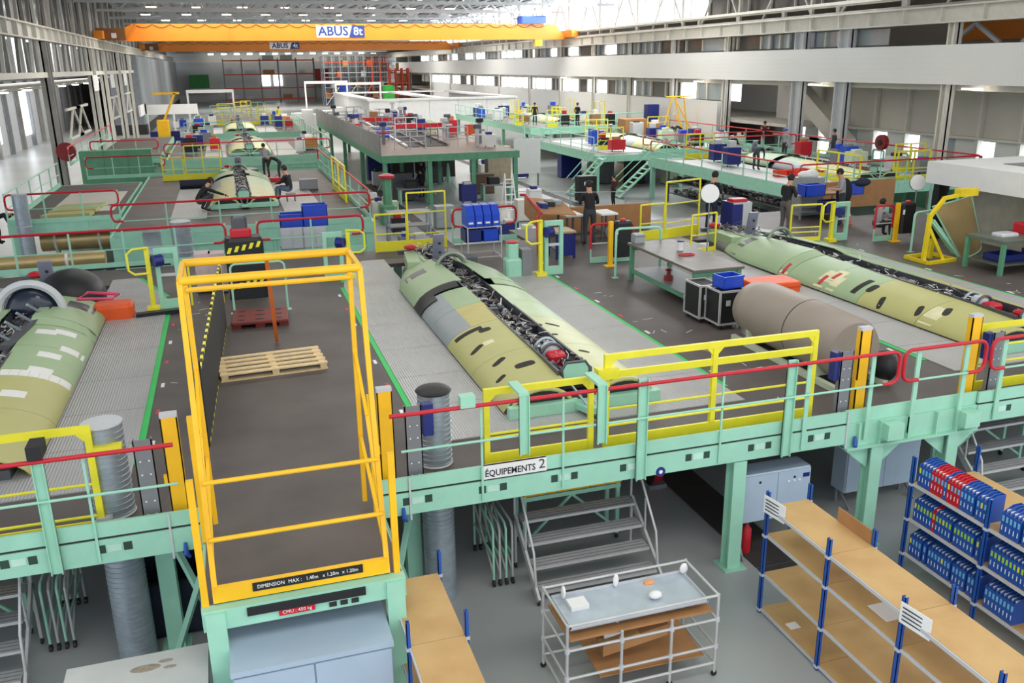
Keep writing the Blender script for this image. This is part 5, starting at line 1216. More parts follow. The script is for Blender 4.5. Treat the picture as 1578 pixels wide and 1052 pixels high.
long_rail('green side rail along the right of the third left row', (6.25, 57.6, 0), (6.25, 75, 0), D, red=False, n=8)
long_rail('red front rail of the small far left platform', (-8.2, 61.9, 0), (-4.2, 61.9, 0), D, n=3)
long_rail('green front rail of the fourth left row', (-3.2, 79.4, 0), (6.5, 79.4, 0), D, red=False, n=6)
long_rail('green right side rail of the fourth left row', (6.55, 79.6, 0), (6.55, 95, 0), D, red=False, n=6)
long_rail('short red rail across the left aisle between second and third rows', (-7.0, 50.3, 0), (-3.2, 50.3, 0), D, n=3)
f2 = copy_tree(mid, (.45, 43.2, D), None, 'partly built fuselage in the second left row with workers around it')
f3 = copy_tree(mid, (1.4, 66.5, D), None, 'partly built fuselage on the third left row platform')
f4 = copy_tree(mid, (1.3, 87.5, D), None, 'partly built fuselage on the fourth left row platform')
for f_, col in ((f2, 'pale_green_skin'), (f3, 'pale_primer_skin'), (f4, 'pale_green_skin')):
    for ch in list(f_.children):
        if ch.name.startswith(('intake_dark_patch', 'paper_note', 'repair_patch', 'opening_dark_patch', 'hatch_recess')): bpy.data.objects.remove(ch)
def plate(label, x0, x1, y0, y1, z=D):
    o = MB().box((x0, y0, z+.001), (x1, y1, z+.02)).build('tread_plate', PLATE); tag(o, label, 'tread plate')
plate('pale tread plate left of the second row fuselage', -2.3, -1.0, 35, 44); plate('pale tread plate right of the second row fuselage', 1.9, 3.4, 35, 45)
plate('pale tread plate left of the third row fuselage', -1.4, -.1, 59.5, 70); plate('pale tread plate right of the third row fuselage', 2.9, 4.4, 59.5, 70)
plate('pale tread plate left of the fourth row fuselage', -1.6, -.2, 81, 90); plate('pale tread plate right of the fourth row fuselage', 2.8, 4.4, 81, 90)
def ygate(label, x0, x1, y, h_=1.15, mids=(.55,), z=D, base=.3):
    t = thing('yellow_gate', label, 'gate', ((x0+x1)/2, y, z))
    for x in (x0, (x0+x1)/2, x1): MB().bar((x, y, z), (x, y, z+h_), .06).build('stile', LEMON, t)
    MB().bar((x0, y, z+h_), (x1, y, z+h_), .06).build('top_bar', LEMON, t)
    for q in mids: MB().bar((x0, y, z+q), (x1, y, z+q), .045).build('mid_bar', LEMON, t)
    if base: MB().bar((x0, y, z+base/2), (x1, y, z+base/2), .03, base).build('kick_plate', LEMON, t)
ygate('tall yellow gate behind the second row fuselage', -2.1, -.4, 48.0, 1.7, (.5, 1.1)); ygate('yellow gate left of the tall one in the second row', -3.2, -2.2, 48.0)
def ygate_y(label, x, y0, y1, z=D, h_=1.25):
    t = thing('yellow_gate', label, 'gate', (x, (y0+y1)/2, z))
    for k in range(3): y = y0+(y1-y0)*k/2; MB().bar((x, y, z), (x, y, z+h_), .07).build('stile', LEMON, t)
    for q in (.5, h_): MB().bar((x, y0, z+q), (x, y1, z+q), .06).build('bar', LEMON, t)
    MB().bar((x, y0, z+.15), (x, y1, z+.15), .03, .26).build('kick_plate', LEMON, t)
ygate_y('yellow side gate at the right of the second left row', 4.5, 37, 41.5, h_=1.5)
ygate('yellow gates behind the fourth row fuselage, left leaf', -.9, .6, 94, 1.6, (.5, 1.1)); ygate('yellow gates behind the fourth row fuselage, right leaf', 2.4, 4.4, 94, 1.6, (.5, 1.1))
ygate('yellow gate far down the left rows', 3.4, 5.6, 101, 1.5, (.5, 1.0))
# hangings, benches and bins between the left rows
def drum(c, r, l, m_, label, name='bronze_tube'):
    t = thing(name, label, 'tube', (c[0], c[1], 0)); MB().tube([(c[0]-l/2, c[1], c[2]), (c[0]+l/2, c[1], c[2])], r, 20).build('shell', m_, t, True)
    for s in (-.3, .3): MB().tube([(c[0]+s*l-.04, c[1], c[2]), (c[0]+s*l+.04, c[1], c[2])], r*1.04, 20).build('strap', WHITE, t, True); MB().box((c[0]+s*l-.06, c[1]-.2, 0), (c[0]+s*l+.06, c[1]+.2, c[2]-r*.8)).build('saddle', GREEN, t)
drum((-6.4, 28.4, 2.25), .22, 5.2, BRONZE, 'long bronze tube lying behind the left bay')
drum((-5.9, 37.6, 1.3), .4, 2.6, BRONZE, 'bronze engine part stored under the left wing platform', 'engine_part')
for k, (x, y, lab) in enumerate(((-6.2, 52.5, 'blue toolbox bench in the left aisle'),)):
    t = thing('bench', lab, 'bench', (x, y, 0)); MB().box((x-1.0, y-.4, .8), (x+1.0, y+.4, .86)).build('top', GREYP, t)
    for sx in (-.9, .9): MB().box((x+sx-.05, y-.35, 0), (x+sx+.05, y+.35, .8)).build('leg', GUN, t)
    o = open_crate('tool_bin', 'blue bin standing on the left aisle bench', (x-.3, y, .87), .9, .6, .5, BLUE)
def cabinet(label, x, y, w_, d_, h_, m_, z=0, name='cabinet', cat='cabinet', doors=2):
    t = thing(name, label, cat, (x, y, z)); MB().box((x, y, z+.04), (x+w_, y+d_, z+h_)).build('body', m_, t)
    for k in range(doors): MB().box((x+w_*k/doors+.03, y-.02, z+.08), (x+w_*(k+1)/doors-.03, y, z+h_-.05)).build('door', m_, t)
    MB().box((x-.01, y-.02, z), (x+w_+.01, y+d_, z+.04)).build('plinth', DARK, t)
    return t
cabinet('black oven-like unit beside the third left row', -3.0, 54.5, .9, .7, 1.2, BLACK, 1.2-1.2); cabinet('white storage unit beside the black unit in the left rows', -1.9, 54.5, 1.3, .7, 1.2, WHITE)
cabinet('green machine panel by the left wall columns', -8.4, 58.2, 4.0, .6, 3.0, DGREEN, doors=3)
cabinet('pale green stacked crates in the left aisle', -.4, 54.0, 2.0, 1.2, 1.0, PGRN, doors=3)
o = MB().box((-7.0, 38.5, D+.001), (-4.6, 44.5, D+.03)).build('cream_sheet', CREAM); tag(o, 'cream sheet laid on the left wing platform', 'sheet')
for k in range(3): o = MB().prism([(-7+.1*k, 37.0+1.1*k, D+.031), (-5.3+.1*k, 37.0+1.1*k, D+.031), (-5.2+.1*k, 37.7+1.1*k, D+.031), (-6.8+.1*k, 37.7+1.1*k, D+.031)], (0, 0, .14)).build('composite_fairing', SKINY); tag(o, ('nearest', 'middle', 'farthest')[k]+' pale yellow panel stacked on the left wing platform', 'panel')
t = thing('rolled_mat', 'dark blue rolled mat beside the second row fuselage', 'mat', (-1.6, 44.6, D)); MB().tube([(-2.3, 44.6, D+.2), (-.8, 44.6, D+.2)], .2, 14).build('roll', mat('navy_cloth', (40, 44, 60), .8), t, True); MB().tube([(-1.9, 44.6, D+.2), (-1.84, 44.6, D+.2)], .205, 14).build('strap', BLACK, t, True)
cabinet('grey tool box beside the seated worker in the second row', 3.0, 41.5, .8, .5, .5, GREYP, D, 'tool_box', 'tool box', 1)
t = thing('red_tool_box', 'red flat tool box behind the second row fuselage', 'tool box', (2.2, 45.5, D)); MB().bbox((1.8, 45.3, D+.001), (2.7, 45.8, D+.2), .03).build('box_body', RED, t); MB().tube(arc((2.25, 45.55, D+.2), .12, 0, PI, 6), .015, 6).build('handle', BLACK, t)
# navy bins and cabinets farther left
for k, (x, y) in enumerate(((-3.6, 77, ), (-2.2, 77), (-.6, 97.2), (-5.6, 97), (-7.2, 97), (-4.0, 97))): cabinet('navy storage cabinet standing %s in the far left rows' % ('before the fourth row at left', 'before the fourth row at right', 'behind the fourth row fuselage', 'second from the wall', 'nearest the wall', 'third from the wall')[k], x, y, 1.2, .8, 1.6, NAVY)
t = thing('hoist_stand', 'amber hoist stand with jib beside the left wall doors', 'hoist', (-5.6, 92, 0)); MB().bbox((-6.1, 91.6, 0), (-5.0, 92.6, 3.0), .1).build('pedestal', AMBER, t); MB().bar((-5.4, 92, 3), (-4.2, 92, 5.4), .2).build('jib', AMBER, t); MB().bar((-6.2, 92, 5.4), (-3.8, 92, 5.4), .2).build('jib_arm', AMBER, t)
# white portal frames and benches far away
def portal(label, x0, x1, y, h_, w_=.4):
    t = thing('white_portal', label, 'frame', ((x0+x1)/2, y, 0)); MB().box((x0, y, h_-w_), (x1, y+w_, h_)).build('beam', WHITE, t)
    for x in (x0, x1-w_*.6): MB().box((x, y, 0), (x+w_*.6, y+w_, h_-w_)).build('leg', WHITE, t)
portal('white portal frame down the middle of the left rows', -4.4, 1.6, 128, 4.9); portal('white portal frame near the white enclosure', 17.2, 24.5, 146, 5.2); portal('smaller white portal behind the enclosure', 13.0, 20.0, 152, 5.4)
t = thing('white_partition', 'long low white partition at the far end of the left rows', 'partition', (-8, 121, 0)); MB().box((-9.2, 120.6, 2.2), (-3.0, 120.9, 3.4)).build('panel', WHITE, t); MB().box((-9.2, 112, 2.4), (-9.0, 120.6, 3.6)).build('panel', WHITE, t)
for x in (-9.1, -6, -3.1): MB().box((x, 120.6, 0), (x+.2, 120.8, 2.2)).build('leg', WHITE, t)
for k in range(6):
    x = 6.2+k*1.35; cabinet('%s white bench unit in the far row left of the enclosure' % ('first', 'second', 'third', 'fourth', 'fifth', 'sixth')[k], x, 106+1.5*k, 1.2, 2, 2.2+.3*(k % 3), WHITE, doors=2)
# ================================================================== CENTRAL MEZZANINE
mz = platform('central green-framed mezzanine with brown deck and tables beneath', 8.1, 16.0, 49.2, 84, 2.85, DGREEN, top=mat('brown_mezz_deck', (112, 97, 88), .5), nb=5, sp=2.6)
MB().prism([(10.6, 54, 2.86), (11.3, 54, 2.86), (13.3, 80, 2.86), (11.6, 80, 2.86)], (0, 0, .02)).build('deck_opening', DARK, mz)
MB().prism([(11.7, 54, 2.86), (12.9, 54, 2.86), (14.0, 80, 2.86), (13.5, 80, 2.86)], (0, 0, .02)).build('deck_opening', DARK, mz)
for x in (10.4, 11.5, 13.0): MB().bar((x, 53.8, 2.95), (x+1.4, 80, 2.95), .12).build('opening_curb', PAPER if x == 10.4 else GUN, mz)
t = thing('mesh_balustrade', 'grey mesh balustrade along the left of the central mezzanine', 'railing', (8.1, 66, 2.85))
for k in range(18):
    y = 49.3+k*1.93; MB().box((8.0, y, 2.87), (8.03, y+1.85, 4.0)).build('mesh_panel', mat('mesh_grey', (150, 148, 146), .6, .3), t); MB().bar((8.05, y, 2.86), (8.05, y, 4.05), .05).build('post', GREYP, t)
for k, (x0, x1, y) in enumerate(((9.6, 14.6, 72), (11.2, 15.9, 63.1))): t = thing('red_gantry', 'red gantry across the mezzanine deck, %s one' % ('farther', 'nearer')[k], 'gantry', (x0, y, 2.85)); MB().box((x0, y, 3.4), (x1, y+.15, 3.7)).build('beam', RED, t); [MB().box((x, y, 2.87), (x+.1, y+.1, 3.4)).build('leg', GREYP, t) for x in (x0+.2, x1-.3)]
q = random.Random(12)
for k in range(16):
    x, y = q.choice((8.9, 9.5, 13.9, 14.6, 15.3)), 53+k*1.9; lab = 'slim equipment stand with %s head on the mezzanine deck' % ('dark grey', 'black', 'navy', 'light grey')[k % 4]
    t = thing('equipment_stand', lab, 'stand', (x, y, 2.85), lab+'s'); h_ = q.uniform(.9, 1.5)
    MB().box((x-.1, y-.1, 2.87), (x+.1, y+.1, 2.85+h_)).build('post', GREYP if k % 3 else LGREY, t); MB().box((x-.3, y-.2, 2.85+h_*.6), (x+.3, y+.2, 2.85+h_*.68)).build('tray', (LGREY, SKINB, RED, STEEL)[k % 4], t); MB().bbox((x-.22, y-.15, 2.85+h_), (x+.22, y+.15, 2.85+h_+.25), .04).build('head', (GUN, BLACK, NAVY, LGREY)[k % 4], t)
t = thing('orange_board', 'orange board on legs at the right of the mezzanine deck', 'board', (15.6, 57, 2.85)); MB().box((14.9, 57, 3.2), (16.0, 57.1, 3.9)).build('board', ORANGE, t); [MB().box((x, 57, 2.87), (x+.08, 57.08, 3.2)).build('leg', GUN, t) for x in (15.0, 15.8)]
# under the mezzanine
for k, (x, y) in enumerate(((11.4, 53), (13.2, 55), (9.4, 56))):
    t = thing('jack_stand', 'green tripod jack stand under the mezzanine, %s' % ('middle one', 'right one', 'left one')[k], 'jack', (x, y, 0))
    MB().lathe((x, y, 0), [(.14, .5), (.1, 1.4), (.05, 1.7)], 12).build('column', GREEN, t, True)
    for a in range(3): MB().bar((x, y, 1.0), (x+.6*math.cos(a*2.1+.4), y+.6*math.sin(a*2.1+.4), .03), .08).build('leg', GREEN, t)
for k, (x, y, w_, m_, h_) in enumerate(((9.0, 51.5, 1.2, GUN, 1.6), (10.2, 58, 1.4, BLACK, 1.8), (12.2, 59, 1.6, GUN, 1.0), (14.2, 52.5, 1.3, mat('brown_unit', (110, 84, 66), .6), 1.2), (9.2, 62, 2.0, NAVY, 2.0), (13.8, 62, 1.6, BLACK, 1.9), (11.6, 66, 2.0, GREYP, 1.8), (15.0, 66, .9, WHITE, 2.0))): cabinet('%s unit standing on the floor under the mezzanine' % ('dark grey', 'black', 'low dark grey', 'brown', 'navy', 'tall black', 'mid grey', 'white')[k], x, y, w_, .8, h_, m_)
for k, (x, y) in enumerate(((14.9, 50.2), (10.0, 50.4))):
    t = thing('bench', 'green-legged bench at the %s front of the mezzanine' % ('right', 'left')[k], 'bench', (x, y, 0)); MB().box((x-.9, y-.4, .82), (x+.9, y+.4, .9)).build('top', GREYP, t)
    for sx in (-.8, .8): MB().box((x+sx-.05, y-.35, 0), (x+sx+.05, y+.35, .82)).build('leg', GREEN, t)
    MB().bbox((x-.5, y-.25, .9), (x+.2, y+.25, 1.3), .05).build('machine', BLACK, t)
# things on the floor between the front deck and the mezzanine
t = thing('grey_trolley', 'grey trolley with shelves behind the far yellow gates', 'trolley', (7.2, 38, 0)); 
for z in (.3, .9, 1.5): MB().box((6.3, 37.6, z), (8.2, 38.4, z+.06)).build('shelf', GREYP, t)
for x in (6.35, 8.15):
    for y in (37.65, 38.35): MB().box((x-.04, y-.04, 0), (x+.04, y+.04, 1.6)).build('post', STEEL, t)
t = thing('green_press', 'green press with red cap left of the mezzanine front', 'machine', (7.4, 44, 0)); MB().bbox((7.0, 43.6, 0), (7.8, 44.4, 1.0), .1).build('base', DGREEN, t); MB().bbox((7.2, 43.8, 1), (7.6, 44.2, 2.3), .06).build('column', DGREEN, t); MB().lathe((7.4, 44, 2.3), [(.4, 0), (.4, .12), (.2, .2)], 14).build('cap', RED, t, True)
for k, (x, y) in enumerate(((11.0, 40), (13.6, 42), (9.3, 41.5))): cabinet(('pale grey cabinet with label on the floor behind the blue boxes', 'cream floor unit behind the blue boxes', 'light grey floor unit behind the tall yellow gate')[k], x, y, .9, .7, 1.1, (LGREY, CREAM, SKINB)[k])
t = thing('white_ladder', 'white stepladder near the right front column of the mezzanine', 'ladder', (13.8, 44, 0))
for s in (-.3, .3): MB().bar((13.8+s, 43.6, 0), (13.8+s*.7, 44.1, 2.2), .06).build('rail', WHITE, t); MB().bar((13.8+s, 44.7, 0), (13.8+s*.7, 44.1, 2.2), .05).build('rail', WHITE, t)
for k in range(5): MB().box((13.55, 43.65+.09*k, .35+.38*k), (14.05, 43.8+.09*k, .39+.38*k)).build('step', WHITE, t)
t = thing('black_chest', 'black wheeled chest on the floor beside the green stairs', 'chest', (19.3, 47, 0)); MB().bbox((18.8, 46.7, .1), (19.9, 47.4, 1.5), .05).build('body', BLACK, t); MB().box((19.1, 46.68, 1.0), (19.6, 46.7, 1.2)).build('label', PAPER, t); [MB().tube([(x, 46.8, .08), (x+.06, 46.8, .08)], .08, 10).build('caster', GUN, t) for x in (18.9, 19.7)]
t = thing('white_board', 'white notice board on legs right of the mezzanine', 'board', (18.4, 55, 0)); MB().box((17.6, 55, .8), (19.4, 55.06, 3.0)).build('panel', WHITE, t); [MB().box((x, 55, 0), (x+.08, 55.08, .8)).build('leg', GREYP, t) for x in (17.7, 19.2)]
cabinet('beige storage wall right of the mezzanine', 16.4, 57, 1.6, .8, 2.4, mat('beige_unit', (170, 156, 134), .6))
t = thing('barrier', 'thin grey chain barrier on the floor right of the mezzanine', 'barrier', (16.5, 43, 0))
for x, y in ((14.6, 46), (17.6, 45), (20.2, 43.5)): MB().tube([(x, y, 0), (x, y, 1.1)], .04, 8).build('post', STEEL, t, True)
MB().tube([(14.6, 46, 1.0), (17.6, 45, .9), (20.2, 43.5, 1.0)], .02, 6).build('chain', STEEL, t)
# ================================================================== RIGHT-HAND PLATFORMS
platform('green platform with red rails before the right wall columns', 23.4, 33.4, 33.0, 47.2, D, holes=(27.44, 29.76, 34.15, 46.20), nb=5)
platform('green stair-served platform in the middle of the right rows', 21.4, 33.2, 50.5, 64, D, holes=(26.04, 28.36, 51.25, 63.30), nb=5)
platform('far green platform of the right rows crowded with yellow rails', 23.2, 33.2, 68, 92, 2.6, holes=(27.04, 29.36, 73.05, 85.10), nb=5)
long_rail('red front rail of the nearest right-row platform', (23.5, 32.9, 0), (33.3, 32.9, 0), D, n=7)
long_rail('red side rail facing the hall on the nearest right-row platform', (23.35, 33.2, 0), (23.35, 47, 0), D, n=7)
long_rail('red rear rail of the nearest right-row platform', (26, 47.3, 0), (33.3, 47.3, 0), D, n=6)
long_rail('red front rail of the middle right-row platform', (24.5, 50.4, 0), (33.0, 50.4, 0), D, n=6)
long_rail('green side rail facing the hall on the middle right-row platform', (21.3, 50.6, 0), (21.3, 64, 0), D, red=False, n=7)
long_rail('red rail along the wall on the right-row platforms', (33.3, 33, 0), (33.3, 64, 0), D, n=14, mid=False)
long_rail('green front rail of the far right-row platform', (23.2, 67.9, 0), (33.0, 67.9, 0), 2.6, red=False, n=8)
long_rail('green side rail of the far right-row platform', (23.1, 68, 0), (23.1, 92, 0), 2.6, red=False, n=12)
f5 = copy_tree(f2, (28.6, 40.1, D), math.radians(0), 'pale fuselage section on the nearest right-row platform')
f6 = copy_tree(f2, (27.2, 57.2, D), math.radians(0), 'pale fuselage section on the middle right-row platform')
f7 = copy_tree(f2, (28.2, 79, 2.6), math.radians(0), 'pale fuselage section on the far right-row platform')
plate('pale tread plate on the nearest right-row platform, hall side', 24.2, 27.0, 34.5, 46); plate('pale tread plate on the nearest right-row platform, wall side', 30.2, 32.6, 34.5, 46)
plate('pale tread plate on the middle right-row platform, hall side', 22.6, 25.6, 51.5, 62); plate('pale tread plate on the middle right-row platform, wall side', 28.8, 31.8, 51.5, 62)
def stair(label, x, y0, y1, z1, w_=.9, m_=GREEN, n=9):
    t = thing('green_stair', label, 'stairs', (x, (y0+y1)/2, 0))
    for s in (-w_/2, w_/2):
        MB().bar((x+s, y0, .05), (x+s, y1, z1), .06, .22).build('stringer', m_, t); MB().tube([(x+s, y0, 1.0), (x+s, y1, z1+1.0)], .03, 6).build('hand_rail', m_, t, True)
        for k in range(3): y = y0+(y1-y0)*k/2; MB().bar((x+s, y, z1*k/2), (x+s, y, z1*k/2+1.0), .04).build('post', m_, t)
    for k in range(n): f = (k+.5)/n; MB().box((x-w_/2, y0+(y1-y0)*f-.13, z1*f-.02), (x+w_/2, y0+(y1-y0)*f+.13, z1*f+.02)).build('tread', m_, t)
def stair_x(label, y, x0, x1, z1, w_=.9, m_=GREEN, n=9):
    t = thing('green_stair', label, 'stairs', ((x0+x1)/2, y, 0))
    for s in (-w_/2, w_/2):
        MB().bar((x0, y+s, .05), (x1, y+s, z1), .22, .06).build('stringer', m_, t); MB().tube([(x0, y+s, 1.0), (x1, y+s, z1+1.0)], .03, 6).build('hand_rail', m_, t, True)
    for k in range(n): f = (k+.5)/n; MB().box((x0+(x1-x0)*f-.13, y-w_/2, z1*f-.02), (x0+(x1-x0)*f+.13, y+w_/2, z1*f+.02)).build('tread', m_, t)
stair_x('green stair climbing to the middle right-row platform, left one', 49.8, 19.4, 21.6, D); stair_x('green stair climbing to the nearest right-row platform', 47.9, 21.6, 24.2, D)
for k, (x, y, z) in enumerate(((25.4, 46.6, D), (23.0, 54, D), (25.6, 62.5, D), (31.5, 36.5, D), (29.2, 33.6, D), (31.2, 63.5, D))):
    ygate('yellow gate %s' % ('at the rear corner of the nearest right-row platform', 'on the hall side of the middle right-row platform', 'at the rear of the middle right-row platform', 'near the wall on the nearest right-row platform', 'at the front of the nearest right-row platform', 'by the wall at the rear of the middle right-row platform')[k], x, x+1.8, y, 1.4, (.6, 1.0), z)
ygate_y('wide yellow side gate over the nearest right-row platform front', 27.0, 33.4, 36.5, h_=1.3)
q = random.Random(4)
for k in range(9): ygate('yellow frame %s from the left in the crowded far right rows' % ('first', 'second', 'third', 'fourth', 'fifth', 'sixth', 'seventh', 'eighth', 'ninth')[k], 23.4+k*1.05, 24.3+k*1.05, 69.5+q.uniform(0, 16), q.uniform(1.0, 1.9), (.5, .9), 2.6)
# clutter under the nearest right platform
t = thing('cable_bundle_rack', 'dense rack of cables and hoses under the nearest right-row platform', 'rack', (24.6, 36, 0))
for z in (.5, 1.2, 1.75): MB().box((23.7, 33.6, z), (25.2, 45.5, z+.05)).build('shelf', GUN, t)
for y in (33.7, 39.5, 45.4): MB().box((23.7, y-.04, 0), (23.78, y+.04, 1.8)).build('post', GUN, t)
clutter(t, 24.3, 33.8, 45.2, .5, 1.26, 160, 71); clutter(t, 24.3, 33.8, 45.2, .5, .56, 90, 72)
for k, (x, y, w_, h_, m_) in enumerate(((22.6, 54, 1.6, 1.8, GUN), (24.8, 53, 1.2, 1.5, BLACK), (27.0, 52, 1.8, 1.5, PGRN), (30.0, 51.5, 1.6, 1.7, GREYP), (22.0, 58, 1.5, 1.9, NAVY))): cabinet(('dark grey', 'black', 'pale green', 'grey', 'navy')[k]+' cabinet under the middle right-row platform', x, y, w_, .8, h_, m_)
for k, (x, y) in enumerate(((26.2, 37.2), (26.9, 37.5), (27.4, 36.7), (25.6, 37.4))): open_crate('red_tub', ('nearest pair, left', 'middle', 'right', 'leftmost')[k]+' red plastic tub on the nearest right-row platform', (x, y, D+.03), .55, .45, .3, mat('bright_red_tub', (236, 60, 44), .45), cat='tub')
cabinet('tall navy cabinet against the white lower wall', 32.4, 66.0, 1.0, .7, 4.4, NAVY, name='tall_cabinet'); cabinet('brown cardboard crate beside the tall navy cabinet', 29.8, 64.6, 1.9, 1.4, 3.4, CARD, name='crate', cat='crate', doors=1)
t = thing('amber_tripod', 'amber tubular lifting tripod before the white lower wall', 'tripod', (32, 60, 0))
for a, b in (((30.6, 60, 2.3), (31.4, 60, 5.2)), ((32.4, 60, 2.3), (31.6, 60, 5.2)), ((33.3, 61, 2.3), (32.6, 60.5, 5.2)), ((30.9, 60, 5.2), (33.2, 60.5, 5.2)), ((31.5, 60, 5.2), (33.4, 60, 2.3)), ((31.6, 60, 4.0), (32.8, 60, 2.3))): MB().tube([a, b], .05, 6).build('tube', AMBER, t, True)
for k in range(7):
    y = 34.5+k*1.9; t = thing('wall_machine', 'green tubular machine with %s head by the right wall' % ('red', 'green', 'dark grey')[k % 3], 'machine', (35.6, y, 0), 'wall machines with %s head' % ('red', 'green', 'dark grey')[k % 3]); MB().bbox((35.2, y-.5, 0), (36.6, y+.6, 1.8), .1).build('body', DGREEN, t); MB().tube(hoop((35.2, y-.4), (35.2, y+.5), 1.8, 2.7), .06, 6).build('hoop', GREEN, t, True); MB().box((35.1, y-.3, 1.9), (36.2, y+.3, 2.2)).build('head', (RED, DGREEN, GUN)[k % 3], t)
t = thing('red_hose_reel', 'dark red round reel hung on the right-row red rail', 'reel', (33.2, 39.6, D)); MB().tube([(33.1, 39.6, D+1.2), (33.35, 39.6, D+1.2)], .4, 20).build('drum', mat('dark_red', (128, 26, 34), .5), t, True); MB().tube([(33.05, 39.6, D+1.2), (33.1, 39.6, D+1.2)], .15, 12).build('hub', BLACK, t)
# ================================================================== FAR END
t = thing('white_enclosure', 'large open-topped white panel enclosure behind the mezzanine', 'enclosure', (22, 105, 0))
for k in range(5): MB().box((14.6+k*3.2, 95, 0), (17.76+k*3.2, 95.15, 4.1)).build('front_panel', WHITE, t)
for k in range(6): MB().box((14.6, 95.2+k*5, 0), (14.75, 100.1+k*5, 4.1)).build('side_panel', WHITE, t); MB().box((30.5, 95.2+k*5, 0), (30.65, 100.1+k*5, 4.1)).build('side_panel', WHITE, t)
for a, b in (((14.4, 94.8, 4.1), (30.8, 96.0, 4.3)), ((14.4, 124, 4.1), (30.8, 125.2, 4.3)), ((14.4, 96, 4.1), (15.6, 124, 4.3)), ((21.8, 96, 4.1), (23.2, 124, 4.3)), ((29.6, 96, 4.1), (30.8, 124, 4.3))): MB().box(a, b).build('rim_slab', WHITE, t)
MB().box((15, 96, 3.2), (30, 124, 3.3)).build('inner_ceiling', GREYP, t)
t = thing('sliding_partition', 'tall grey panelled partition block by the left wall', 'partition', (-10, 150, 0))
MB().box((-12.5, 118, 1.2), (-9.2, 118.2, 9.0)).build('end_panel', mat('partition_grey', (120, 124, 130), .45), t)
for k in range(5): MB().box((-9.3, 118.2+k*20, 1.2), (-9.0, 138+k*20, 9.0)).build('side_panel', (SKINB, GREYP)[k % 2], t)
MB().box((-12.5, 118, 0), (-9.0, 218, 1.2)).build('plinth', DARK, t)
def rack(label, x0, x1, y, zs, nb, m_post, m_beam, fill=None, seed=1):
    t = thing('pallet_rack', label, 'rack', ((x0+x1)/2, y, 0)); q = random.Random(seed)
    for k in range(nb+1): x = x0+(x1-x0)*k/nb; MB().box((x-.12, y, 0), (x+.12, y+.2, zs[-1]+.6)).box((x-.12, y+1.4, 0), (x+.12, y+1.6, zs[-1]+.6)).build('upright', m_post, t)
    for z in zs: MB().box((x0, y-.05, z), (x1, y+.1, z+.28)).build('beam', m_beam, t); MB().box((x0, y+.1, z+.2), (x1, y+1.5, z+.26)).build('shelf', GREYP, t)
    if fill:
        for z in zs:
            for k in range(nb):
                x = x0+(x1-x0)*(k+.15)/nb
                if q.random() < .75 and not (y > 200 and 2 < z < 4): MB().box((x, y+.2, z+.27), (x+(x1-x0)/nb*q.uniform(.3, .7), y+1.3, z+.27+q.uniform(.5, 1.3))).build('load', q.choice(fill), t)
ORR = mat('rack_orange_red', (222, 84, 60), .5)
rack('red-beamed pallet rack on the far wall under the cranes', 1.0, 21, 216, (.6, 3.0, 6.0, 9.0), 5, GREYP, ORR, (PGRN, CARD, RED, LGREY), 3)
rack('orange pallet racking with scaffold at the far right end', 30, 44 if False else 33.4, 168, (.4, 2.4, 4.4, 6.6), 3, ORR, ORR, (CARD, LGREY, PAPER), 5)
t = thing('scaffold', 'tall tubular scaffold tower in front of the far racks', 'scaffold', (26, 190, 0))
for i in range(9):
    for j in range(3):
        x, y = 20+i*1.6, 186+j*3; MB().tube([(x, y, 0), (x, y, 9.6)], .1, 5).build('standard', (STEEL, ORR)[i > 5], t)
for z in (1.5, 3.5, 5.5, 7.5, 9.5):
    MB().box((20, 186, z), (32.8, 192, z+.12)).build('platform', GREYP, t)
    for y in (186, 192): MB().tube([(20, y, z+.9), (32.8, y, z+.9)], .08, 5).build('ledger', (LGREY, ORR)[int(z) % 3 == 1], t)
for i in range(8): MB().tube([(20+i*1.6, 185.9, .2+(i % 2)*2), (21.6+i*1.6, 185.9, 2.2+(i % 2)*2)], .08, 5).build('diagonal', ORR if i > 4 else LGREY, t)
for k in range(10): MB().box((20.3+k*1.2, 187, (1.62, 3.62, 5.62, 7.62)[k % 4]), (21.2+k*1.2, 190, (1.62, 3.62, 5.62, 7.62)[k % 4]+1.2)).build('stored_load', (CARD, LGREY, ORANGE, BOARD, CREAM)[k % 5], t)
for k, (x, z, m_, lab, w_) in enumerate(((-6.6, 3.2, mat('container_green', (36, 140, 62), .5), 'green container box high on the far wall', 4.2), (21.6, 4.2, mat('container_red', (190, 60, 42), .5), 'red-brown container box high on the far wall', 3.4))):
    t = thing('wall_container', lab, 'container', (x, 224, z)); MB().box((x, 222, z), (x+w_, 226, z+3)).build('body', m_, t); MB().box((x+.2, 221.9, z+.3), (x+w_-.2, 222, z+2.7)).build('door', m_, t); MB().box((x-.5, 221.8, z-.3), (x+w_+.5, 227.9, z)).build('shelf_slab', LGREY, t)
for k, (x, w_) in enumerate(((9.6, 2.0), (12.4, 2.0))): o = MB().box((x, 227.8, 3.4), (x+w_, 227.99, 5.9)).build('window_%d' % (k+1), SKY); o['kind'] = 'structure'
t = thing('green_tower', 'bright green box unit beside the far racks', 'unit', (28, 160, 0)); MB().bbox((27.4, 160, 0), (29.2, 162, 4.4), .1).build('body', mat('vivid_green', (70, 200, 80), .5), t); MB().box((27.6, 159.95, .4), (29.0, 160, 4.0)).build('door', mat('vivid_green', (70, 200, 80), .5), t)
t = thing('blue_tower', 'blue box unit near the far racks', 'unit', (21, 165, 0)); MB().bbox((20.4, 165, 0), (22.0, 167, 4.4), .1).build('body', BLUE, t); MB().box((20.6, 164.95, .4), (21.8, 165, 4.0)).build('door', BLUE, t)
